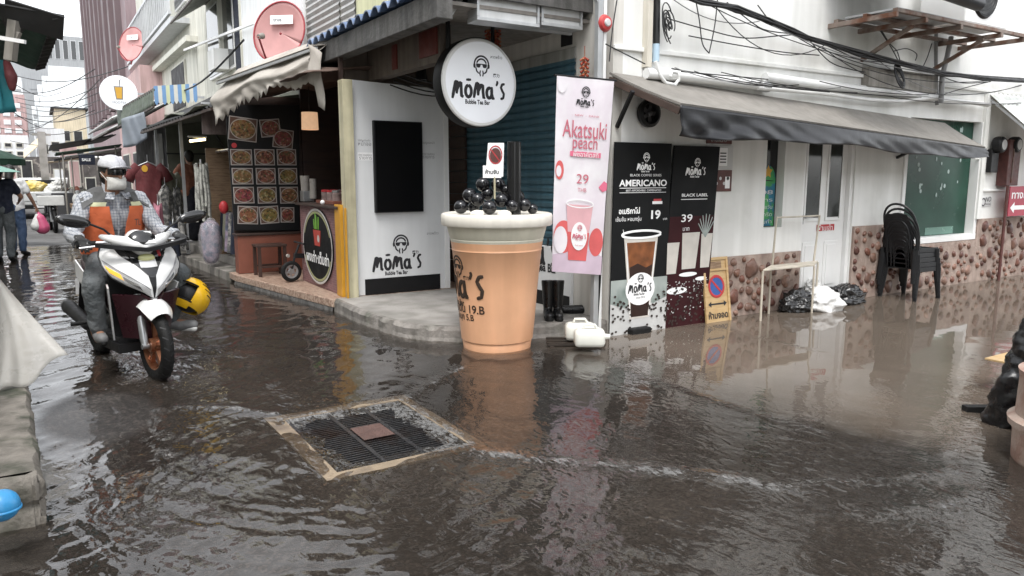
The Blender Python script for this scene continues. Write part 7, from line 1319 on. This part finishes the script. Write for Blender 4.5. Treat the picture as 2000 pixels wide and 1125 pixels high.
for nm, x in (('front_wheel', 0.), ('rear_wheel', -1.27)):
    w_ = .046 if x == 0 else .055; b = MB(); b.lathe([(.185, -w_*.7), (.225, -w_), (.262, -w_*.72), (.274, -w_*.25), (.276, 0), (.274, w_*.25), (.262, w_*.72), (.225, w_), (.185, w_*.7)], (x, 0, .272), (0, 1, 0), 56); t = SB(b, nm, 'rubber', smooth=True)
    b = MB()
    for k in range(44): a = k/44*6.2832; c_, s_ = math.cos(a), math.sin(a); sg = 1 if k % 2 else -1; b.bar((x+.2755*c_, sg*.004, .272+.2755*s_), (x+.262*math.cos(a+.09), sg*w_*.78, .272+.262*math.sin(a+.09)), .008, .004, (c_, 0, s_))
    SB(b, 'tread', 'black plastic', t)
    b = MB(); b.lathe([(.190, -w_*.72), (.176, -w_*.6), (.172, 0), (.176, w_*.6), (.190, w_*.72)], (x, 0, .272), (0, 1, 0), 40); b.lathe([(0, -.045), (.05, -.045), (.055, 0), (.05, .045), (0, .045)], (x, 0, .272), (0, 1, 0), 20)
    for k in range(5):
        for o in (-.1, .1): a = k*1.2566+.3; b.bar((x+.04*math.cos(a), 0, .272+.04*math.sin(a)), (x+.176*math.cos(a+o), 0, .272+.176*math.sin(a+o)), .018, .03, (0, 1, 0))
    SB(b, 'rim', 'bronze rim', t, smooth='auto')
b = MB(); b.lathe([(.06, -.006), (.105, -.006), (.105, .006), (.06, .006)], (0, .05, .272), (0, 1, 0), 28); SB(b, 'brake_disc', 'steel')
b = MB()
for s in (-1, 1): b.tube([(.0, s*.072, .265), (-.02, s*.072, .33), (-.115, s*.065, .64)], [.024, .028, .026], 10); b.cyl((.0, s*.05, .272), (.0, s*.095, .272), .022)
SB(b, 'fork', 'steel', smooth='auto')
rows = []                                        # front fender
for i in range(25):
    a = R(150-100*i/24); row = []
    for k in range(13): q = (k/12-.5)*2; w_ = .104*(1 if i < 17 else 1-.30*((i-17)/7)**2); rr = .322-.055*abs(q)**2.6+.010*(1-q*q)+.02*math.sin(math.pi*i/24); row.append((rr*math.cos(a)-.015, q*w_, .275+rr*math.sin(a)))
    rows.append(row)
b = MB(); b.grid(rows, .006)
SB(b, 'front_fender', 'scooter white', smooth='auto')
b = MB()
for s in (-1, 1): b.grid([[(-.02-.115*t-.03*q, s*(.088-.004*q), .34+.28*t-.01*q) for q in (0, 1, 2)] for t in np.linspace(0, 1, 6)], .006)
SB(b, 'fork_cover', 'scooter white')
IP = lambda v, T: float(np.interp(v, [p[0] for p in T], [p[1] for p in T]))
def CW(u, v, d=0.):                              # front apron surface
    w_ = IP(v, ((0, .07), (.12, .16), (.3, .235), (.5, .268), (.75, .268), (1, .215))); x = IP(v, ((0, .045), (.2, .06), (.45, .03), (.75, -.06), (1, -.17))); z = .625+.37*v+.055*abs(u)**1.5*(1-.5*v)
    p = Vector((x-.17*abs(u)**1.9*(w_/.26), u*w_, z)); n_ = Vector((1, u*.8, .45)).normalized(); return p+n_*d
def patch(A, Bc, d, n=12, th=.004):              # strip between two (u,v) polylines
    g = lambda P, t: tuple(np.interp(t, np.linspace(0, 1, len(P)), [p[k] for p in P]) for k in (0, 1)); return [[CW(*(np.array(g(A, t))*(1-s)+np.array(g(Bc, t))*s), d) for s in np.linspace(0, 1, 7)] for t in np.linspace(0, 1, n)]
b = MB(); b.grid([[CW(u, v) for v in np.linspace(0, 1, 22)] for u in np.linspace(-1, 1, 29)], .012); SB(b, 'front_apron', 'scooter white', smooth='auto')
b = MB(); b.grid(patch([(-.80, .99), (-.62, .80), (-.30, .62), (-.06, .40)], [(.80, .99), (.62, .80), (.30, .62), (.06, .40)], .006), .004); SB(b, 'nose_panel', 'scooter black', smooth='auto')
b = MB(); b.grid(patch([(-.10, .44), (-.07, .2), (-.05, .0)], [(.10, .44), (.07, .2), (.05, .0)], .005), .004); SB(b, 'centre_strip', 'black plastic', smooth='auto')
b = MB(); b.ell(CW(0, .76, .010), (.018, .060, .030), 18, 10, Matrix.Rotation(R(-25), 3, 'Y')); SB(b, 'emblem', 'emblem gold', smooth=True)
b = MB(); b.grid([[CW(u*.42, v, .009) for v in np.linspace(.58, .72, 4)] for u in np.linspace(-.5, .5, 8)], .003); SB(b, 'nose_badge', 'lamp glass')
for s in (-1, 1):
    b = MB(); b.grid(patch([(s*.95, .60), (s*.6, .36), (s*.16, .13)], [(s*.93, .30), (s*.7, .12), (s*.22, .0)], .007), .004); o = SB(b, 'headlight', 'lamp glass', smooth='auto')
    b = MB(); b.grid(patch([(s*.70, .37), (s*.45, .24)], [(s*.70, .24), (s*.45, .11)], .0125, 6), .003); SB(b, 'lens', 'chrome', o)
    b = MB(); b.grid(patch([(s*.93, .54), (s*.72, .40)], [(s*.93, .40), (s*.74, .28)], .013, 5), .003); SB(b, 'turn_lens', 'amber' if s < 0 else 'lamp glass', o)
    b = MB(); b.grid(patch([(s*.97, .66), (s*.6, .42), (s*.14, .16)], [(s*.95, .62), (s*.6, .38), (s*.15, .135)], .010), .003); SB(b, 'lamp_trim', 'ink grey', o)
b = MB(); b.grid([[(-.02-.06*t-.10*abs(u)**2, u*(.225-.075*t), .64-.33*t+.02*abs(u)) for t in np.linspace(0, 1, 8)] for u in np.linspace(-1, 1, 13)], .02); SB(b, 'lower_apron', 'maroon plastic', smooth='auto')
b = MB(); b.grid([[CW(u, -.04, .004)+Vector((0, 0, -.02*t)) for t in (0, 1)] for u in np.linspace(-1, 1, 21)], .01); SB(b, 'trim_line', 'maroon plastic')
for s in (-1, 1): b = MB(); b.grid([[(-.13-.20*t-.09*q, s*(.245-.02*q-.075*t), .70-.42*t+.02*q) for q in np.linspace(0, 1, 4)] for t in np.linspace(0, 1, 9)], .012); SB(b, 'side_panel', 'scooter white', smooth='auto')
b = MB(); b.grid([[(-.26-.05*t, u*.22*(1-.2*t), .92-.6*t) for t in np.linspace(0, 1, 6)] for u in np.linspace(-1, 1, 7)], .02); b.box((-.72, -.17, .27), (-.24, .17, .31)); b.box((-.62, -.19, .20), (-.2, .19, .268)); SB(b, 'leg_shield', 'black plastic', smooth='auto')
b = MB(); b.limb([(-.12, 0, .98), (-.24, 0, 1.02)], [.075, .09])
for s in (-1, 1): b.limb([(-.10, s*.04, 1.0), (-.15, s*.15, 1.035), (-.24, s*.235, 1.065)], [.050, .042, .022])
SB(b, 'handlebar_cover', 'scooter white', remesh=.012)
b = MB(); b.ell((-.115, 0, 1.03), (.055, .105, .085), 20, 12, Matrix.Rotation(R(-30), 3, 'Y')); SB(b, 'flyscreen', 'scooter black', remesh=.010)
b = MB(); b.grid([[(-.050-.060*t-.01*abs(q), .03+.04*q-.01*t, 1.01+.085*t) for q in np.linspace(-1.0, 1.0, 5)] for t in np.linspace(0, 1, 5)], .006); SB(b, 'screen_panel', 'scooter white', smooth='auto')
b = MB(); b.grid([[(-.055-.1*abs(u)**2, u*.29, .985+.045*abs(u)-.03*t) for t in np.linspace(0, 1, 3)] for u in np.linspace(-1, 1, 17)], .05); SB(b, 'handlebar_underside', 'black plastic', smooth='auto')
b = MB(); b.tube([(-.28, -.37, 1.01), (-.22, -.22, 1.025), (-.19, 0, 1.02), (-.22, .22, 1.025), (-.28, .37, 1.01)], .0145, 10); SB(b, 'handlebar', 'chrome', smooth='auto')
for s in (-1, 1):
    b = MB(); b.cyl((-.245, s*.27, 1.018), (-.285, s*.39, 1.008), .021); SB(b, 'grip', 'rubber', smooth='auto'); b = MB(); b.tube([(-.19, s*.235, 1.01), (-.165, s*.30, 1.005), (-.195, s*.395, .995)], .008, 6); SB(b, 'brake_lever', 'chrome')
    b = MB(); b.tube([(-.20, s*.17, 1.06), (-.19, s*.23, 1.12), (-.215, s*.33, 1.17)], .008, 8); SB(b, 'mirror_stem', 'black plastic', smooth='auto')
    b = MB(); M = Matrix.Rotation(s*R(12), 3, 'X'); c_ = Vector((-.21, s*.415, 1.185)); b.ell(c_, (.028, .115, .045), 18, 12, M); o = SB(b, 'mirror', 'scooter black', smooth=True); b = MB(); b.ell(c_+Vector((-.018, 0, 0)), (.013, .104, .038), 16, 10, M); SB(b, 'mirror_glass', 'mirror', o, smooth=True)
b = MB(); b.limb([(-.50, 0, .74), (-.75, 0, .735), (-1.0, 0, .79), (-1.32, 0, .82)], [.10, .13, .13, .08]); SB(b, 'seat', 'black plastic', remesh=.015)
b = MB(); b.limb([(-.50, 0, .45), (-.6, 0, .58), (-1.0, 0, .66), (-1.42, 0, .78)], [.13, .17, .16, .07]); SB(b, 'tail_body', 'maroon plastic', remesh=.015)
for s in (-1, 1): b = MB(); b.grid([[(-.52-.85*t, s*(.175-.06*t), .50+.24*t+.10*q-.02*t) for q in np.linspace(-.6, .8, 5)] for t in np.linspace(0, 1, 10)], .01); SB(b, 'tail_panel', 'scooter white', smooth='auto')
b = MB(); b.limb([(-.75, 0, .30), (-1.27, .06, .28)], [.12, .07]); SB(b, 'engine', 'black plastic', remesh=.015); b = MB(); b.limb([(-1.0, -.16, .30), (-1.45, -.18, .40)], [.05, .06]); SB(b, 'muffler', 'black plastic', remesh=.012)
b = MB(); b.cyl((-.80, -.18, .36), (-.84, -.33, .35), .016); b.cyl((-.80, .18, .36), (-.84, .33, .35), .016); SB(b, 'foot_peg', 'rubber')
b = MB(); b.grid([[(-1.45-.12*t, u*.08, .62-.3*t) for t in np.linspace(0, 1, 4)] for u in (-1, 0, 1)], .006); SB(b, 'mudguard', 'black plastic')
for s in (-1, 1): b = MB(); b.tube([(-.20, s*.22, 1.01), (-.10, s*.16, .99), (-.06, s*.10, .90), (-.07, s*.09, .66)], .006, 6); SB(b, 'brake_cable', 'rubber', smooth='auto')
for s in (-1, 1): b = MB(); b.tube([CW(s*1.0, v, .004) for v in np.linspace(.02, .98, 12)], .006, 6); SB(b, 'panel_gap', 'black plastic', smooth='auto')
for s in (-1, 1): b = MB(); b.grid(patch([(s*.55, .92), (s*.42, .74)], [(s*.42, .92), (s*.34, .76)], .004, 4), .002); SB(b, 'decal', 'red ink')
b = MB(); b.box((-.62, .178, .60), (-.50, .182, .66)); b.box((-.62, -.182, .60), (-.50, -.178, .66)); SB(b, 'side_decal', 'red ink')
b = MB(); b.prism([(-1.55, -.09, .48), (-1.55, .09, .48), (-1.53, .09, .62), (-1.53, -.09, .62)], (-.004, 0, 0)); SB(b, 'number_plate', 'white print')
# rider
mat('check shirt', (.42, .43, .45), .85, .1, 10, .3, 60)
def check():
    m = MATS['check shirt']; n = m.node_tree.nodes; l = m.node_tree.links; bs = n['Principled BSDF']; src = bs.inputs['Base Color'].links[0].from_socket; tc = n.new('ShaderNodeTexCoord'); last = src
    for ax in range(3):
        sp = n.new('ShaderNodeSeparateXYZ'); l.new(tc.outputs['Object'], sp.inputs[0]); mu = n.new('ShaderNodeMath'); mu.operation = 'PINGPONG'; mu.inputs[1].default_value = .011; l.new(sp.outputs[ax], mu.inputs[0]); lt = n.new('ShaderNodeMath'); lt.operation = 'LESS_THAN'; lt.inputs[1].default_value = .0025; l.new(mu.outputs[0], lt.inputs[0]); x = n.new('ShaderNodeMix'); x.data_type = 'RGBA'; x.blend_type = 'MULTIPLY'; x.inputs[7].default_value = (.62, .64, .68, 1); l.new(lt.outputs[0], x.inputs[0]); l.new(last, x.inputs[6]); last = x.outputs[2]
    l.new(last, bs.inputs['Base Color'])
check()
mat('vest orange', (.56, .125, .045), .65, .12, 8, .25, 30); mat('vest grey', (.085, .085, .085), .75, .15, 8, .2, 40); mat('reflective', (.55, .55, .36), .4, .1); mat('cap cloth', (.50, .50, .52), .85, .1, 10, .35, 40, col2=(.40, .40, .43), mscale=8); mat('mask cloth', (.54, .53, .50), .85, .06, 10, .3, 30); mat('glove cloth', (.03, .03, .03), .7, .3, 30, .3, 60, col2=(.4, .4, .4), mix=(.66, .69), mscale=60); mat('shades', (.006, .006, .007), .1, 0, spec=.6); mat('helmet yellow', (.72, .42, .015), .22, .06, 4, coat=.4); mat('shoe grey', (.17, .17, .17), .7, .3, 20); mat('sole white', (.6, .6, .58), .6, .1)
RJ = dict(pelvis=(-.80, 0, .87), waist=(-.785, 0, 1.0), chest=(-.73, .0, 1.19), neck=(-.69, 0, 1.365), head=(-.655, .0, 1.515), shL=(-.70, .185, 1.315), shR=(-.70, -.185, 1.315), elL=(-.62, .30, 1.06), elR=(-.62, -.325, 1.06), wrL=(-.355, .335, 1.045), wrR=(-.355, -.345, 1.045),
          hipL=(-.74, .10, .85), hipR=(-.74, -.10, .85), knL=(-.34, .345, .735), knR=(-.34, -.285, .715), anL=(-.42, .27, .345), anR=(-.44, -.25, .335), toL=(-.27, .39, .33), toR=(-.27, -.27, .315))
RT, j, (f, s_, u), RB = person('person', 'person in orange vest, grey cap, white mask and dark glasses riding the scooter', SCL, SRZ, RJ, 'check shirt', 'jeans', 'shoe grey', hair=True, facing=(.96, .22, -.10), gloves='glove cloth', hk=(((1, -.05, -.12), (-.1, 0, -1)), ((1, .05, -.12), (-.1, 0, -1))), curl=.75, vox=.009)
c = j['head']; M = Matrix((f, s_, u)).transposed()
def shell(fn, A, Bv, th=.004): return [[fn(a, e) for e in Bv] for a in A]
def hp(rx, ry, rz, o=Vector((0, 0, 0))): return lambda a, e: c+o+f*rx*math.cos(e)*math.cos(a)+s_*ry*math.cos(e)*math.sin(a)+u*rz*math.sin(e)
b = MB(); g_ = hp(.112, .093, .084, u*.060-f*.002); b.grid(shell(g_, np.linspace(0, 6.2832, 41), np.linspace(-.12, 1.56, 12)), .004); RB(b, 'cap', 'cap cloth', smooth=True)
capo = RT.children[-1]
rows = [[c+u*(.066-.004+.006*t)+f*(.104+.080*t*(1-.25*q*q))*math.cos(q*.72)*(1.0)+s_*(.095+.015*t)*math.sin(q*.78)*1.05+u*(-.018*q*q) for t in np.linspace(0, 1, 6)] for q in np.linspace(-1, 1, 15)]; b = MB(); b.grid(rows, .004); RB(b, 'cap_peak', 'cap cloth', smooth='auto')
b = MB(); gm = lambda a, e: c+f*(.028+.094*math.cos(a*.95)*math.cos(e*.72)+.010*math.cos(a*2)*math.cos(e))+s_*(.080*math.sin(a*.95))+u*(-.068+.052*math.sin(e)); b.grid(shell(gm, np.linspace(-1.25, 1.25, 19), np.linspace(-1.25, 1.2, 13)), .003); RB(b, 'face_mask', 'mask cloth', smooth=True)
b = MB()
for sg in (-1, 1): b.tube([c+f*.06+s_*sg*.077-u*.045, c+s_*sg*.088-f*.012+u*.01], .0025, 5)
RB(b, 'mask_strap', 'mask cloth')
b = MB(); gs = hp(.114, .090, .10, u*.018); b.grid(shell(gs, np.linspace(-.98, .98, 19), np.linspace(-.20, .30, 5)), .004); RB(b, 'sunglasses', 'shades', smooth='auto')
b = MB()
for sg in (-1, 1): b.tube([c+f*.06+s_*sg*.083+u*.03, c-f*.01+s_*sg*.088+u*.02], .004, 5)
RB(b, 'glasses_arm', 'shades')
# collar, vest
b = MB()
for sg in (-1, 1): b.grid([[j['neck']+f*(.075*math.cos(a)+.03*t)+s_*sg*(.072*math.sin(a)+.03*t)+Vector((0, 0, .015-.05*t)) for t in np.linspace(0, 1, 4)] for a in np.linspace(.25, 2.4, 10)], .004)
RB(b, 'collar', 'check shirt', smooth='auto')
def torso(a, z, d=0.):
    x0 = -.805+.12*(z-.85)/.5; rx = .150+d-.02*sstep(1.2, 1.4, np.array(z)); ry = .215+d+.0*z-.09*float(sstep(1.24, 1.40, np.array(z))); return Vector((x0+rx*math.cos(a)*1.02, ry*math.sin(a), z))
def vest(sg, z0, z1, d, nm, m, gap0, gap1, side=True, n=10):
    b = MB(); rows = []
    for z in np.linspace(z0, z1, n):
        t = (z-.90)/(1.38-.9); g_ = gap0+(gap1-gap0)*t; e = 3.15; row = []
        for a in np.linspace(g_, e, 20): p = torso(sg*a, z, d+.006*math.sin(a*9+z*30)); row.append(p)
        rows.append(row)
    b.grid(rows, .005); RB(b, nm, m, smooth='auto')
for sg in (-1, 1):
    vest(sg, .90, 1.268, .012, 'vest_front', 'vest orange', .04, .42); vest(sg, 1.269, 1.300, .013, 'reflective_strip', 'reflective', .42, .45, n=4)
    b = MB(); b.grid([[Vector((-.66+.02*t-.10*q, sg*(.070+.170*t), 1.392-.075*t*t+.025*math.sin(math.pi*q)-.085*abs(q-.35)**1.5)) for q in np.linspace(-.35, 1.3, 9)] for t in np.linspace(0, 1, 8)], .006); RB(b, 'vest_shoulder', 'vest grey', smooth='auto')
    vest(sg, 1.301, 1.375, .012, 'vest_yoke', 'vest grey', .46, .58, n=5)
b = MB(); text(b, Fr((-.565, .085, 1.17), Vector((.0, 1, 0)), (-.0, 0, 1), lambda x, y, d: torso(.62+x*3.6, 1.12+y, .022+d)), 'TL', .0, .02, h=.05); RB(b, 'lettering', 'vest grey')
b = MB(); b.tube([Vector(torso(0, z, -.012)) for z in np.linspace(.95, 1.30, 9)], .008, 6); RB(b, 'shirt_placket', 'check shirt')
for S_ in 'LR': b = MB(); a_, t_ = j['an'+S_], j['to'+S_]; b.limb([a_+Vector((-.02, 0, -.045)), t_+Vector((.01, 0, -.032))], [.03, .027]); RB(b, 'sole', 'sole white' if S_ == 'L' else 'rubber', remesh=.01)
# yellow helmet hanging at the rider's left
Hc = SCT.matrix_basis @ Vector((-.34, .40, .545)); HL = thing('helmet', 'yellow open helmet hanging from the scooter beside the rider leg', 'helmet', tuple(Hc), SRZ-R(62)); HB = lambda b, nm, m, **k: b.build(nm, m, HL, world=False, **k)
def hs(r, a, e): return (r*1.08*math.cos(e)*math.cos(a), r*math.cos(e)*math.sin(a), r*.98*math.sin(e))
ti = Matrix.Rotation(R(-38), 3, 'Y') @ Matrix.Rotation(R(-6), 3, 'X') @ Matrix.Scale(1.14, 3)
b = MB(); b.grid([[ti @ Vector(hs(.137, a, e)) for e in np.linspace(-.62 if False else (-.75), 1.57, 16)] for a in np.linspace(1.0, 2*math.pi-1.0, 36)], .012); b.grid([[ti @ Vector(hs(.137, a, e)) for e in np.linspace(.42, 1.57, 10)] for a in np.linspace(-1.0, 1.0, 20)], .012); b.grid([[ti @ Vector(hs(.142, a, e)) for e in np.linspace(-.95, -.50, 6)] for a in np.linspace(-1.05, 1.05, 20)], .012); HB(b, 'shell', 'helmet yellow', smooth='auto')
b = MB(); b.ell((0, 0, 0), (.122, .112, .11), 20, 14, ti); HB(b, 'lining', 'black plastic', smooth=True); b = MB(); b.tube([ti @ Vector(hs(.14, a, .40)) for a in np.linspace(-1.0, 1.0, 14)], .007, 6); b.tube([ti @ Vector(hs(.142, a, -.50)) for a in np.linspace(-1.05, 1.05, 14)], .006, 6); HB(b, 'edge_trim', 'rubber'); b = MB(); b.tube([(0, 0, .13), (-.02, -.08, .22), (-.02, -.14, .26)], .008, 6); HB(b, 'strap', 'rubber')
b = MB()
for k in range(3): b.tube([ti @ Vector(hs(.1385, a, .75-.25*k)) for a in np.linspace(1.2+.2*k, 2.4, 8)], .003, 5)
HB(b, 'stripes', 'rubber')
# ---------------------------------------------------------------- pedestrians and shopper
p = on_g(16, 512); person('person', 'person in a navy shirt and dark jeans seen from behind at the left edge', (p[0]-.02, p[1], 0), R(78), dict(elR=(.12, -.28, 1.13), wrR=(.32, -.2, 1.05), anR=(-.12, -.10, .10), toR=(.05, -.12, .035)), 'navy cloth', 'jeans', sleeves='short', vox=.014)
p = on_g(42, 500); person('person', 'person in a white top and blue jeans carrying bags beside the navy shirt', (p[0]-.05, p[1], 0), R(70), dict(elR=(.05, -.27, 1.12), wrR=(.16, -.32, .90), knL=(.08, .09, .49), anL=(.05, .10, .09), toL=(.21, .11, .035)), 'white cloth', 'blue jeans', sleeves='short', vox=.014, longhair=True)
w_ = rotz(Vector((.20, -.33, .80)), R(70))+Vector((p[0]-.05, p[1], 0)); mat('pink bag', (.55, .10, .20), .35, .2, 10, .4, 15); CBG = thing('carrier_bag', 'pink and white plastic carrier bag hanging from the hand of the white topped person', 'bag', tuple(w_)); b = MB(); b.limb([w_+Vector((.05, 0, -.28)), w_+Vector((.02, 0, -.12)), w_+Vector((0, 0, .02))], [.13, .10, .02]); b.build('bag_body', 'pink bag', CBG, remesh=.015); b = MB(); b.limb([w_+Vector((-.06, -.05, -.25)), w_+Vector((-.02, -.02, -.05))], [.09, .04]); b.build('white_bag', 'sack white', CBG, remesh=.015)
p = on_g(376, 474, .27); mat('rust top', (.22, .085, .05), .8, .2, 10, .2, 40); mat('long skirt', (.016, .017, .025), .85, .2, 8, .3, 30); person('person', 'shopper in a rust brown top and long dark skirt reaching into the clothes stall', (p[0]+.1, p[1]+.4, .27), R(105), dict(elL=(.14, .25, 1.2), wrL=(.34, .22, 1.16), elR=(.08, -.25, 1.15), wrR=(.28, -.16, 1.08)), 'rust top', 'long skirt', skirt=True, vox=.014, sleeves='long')
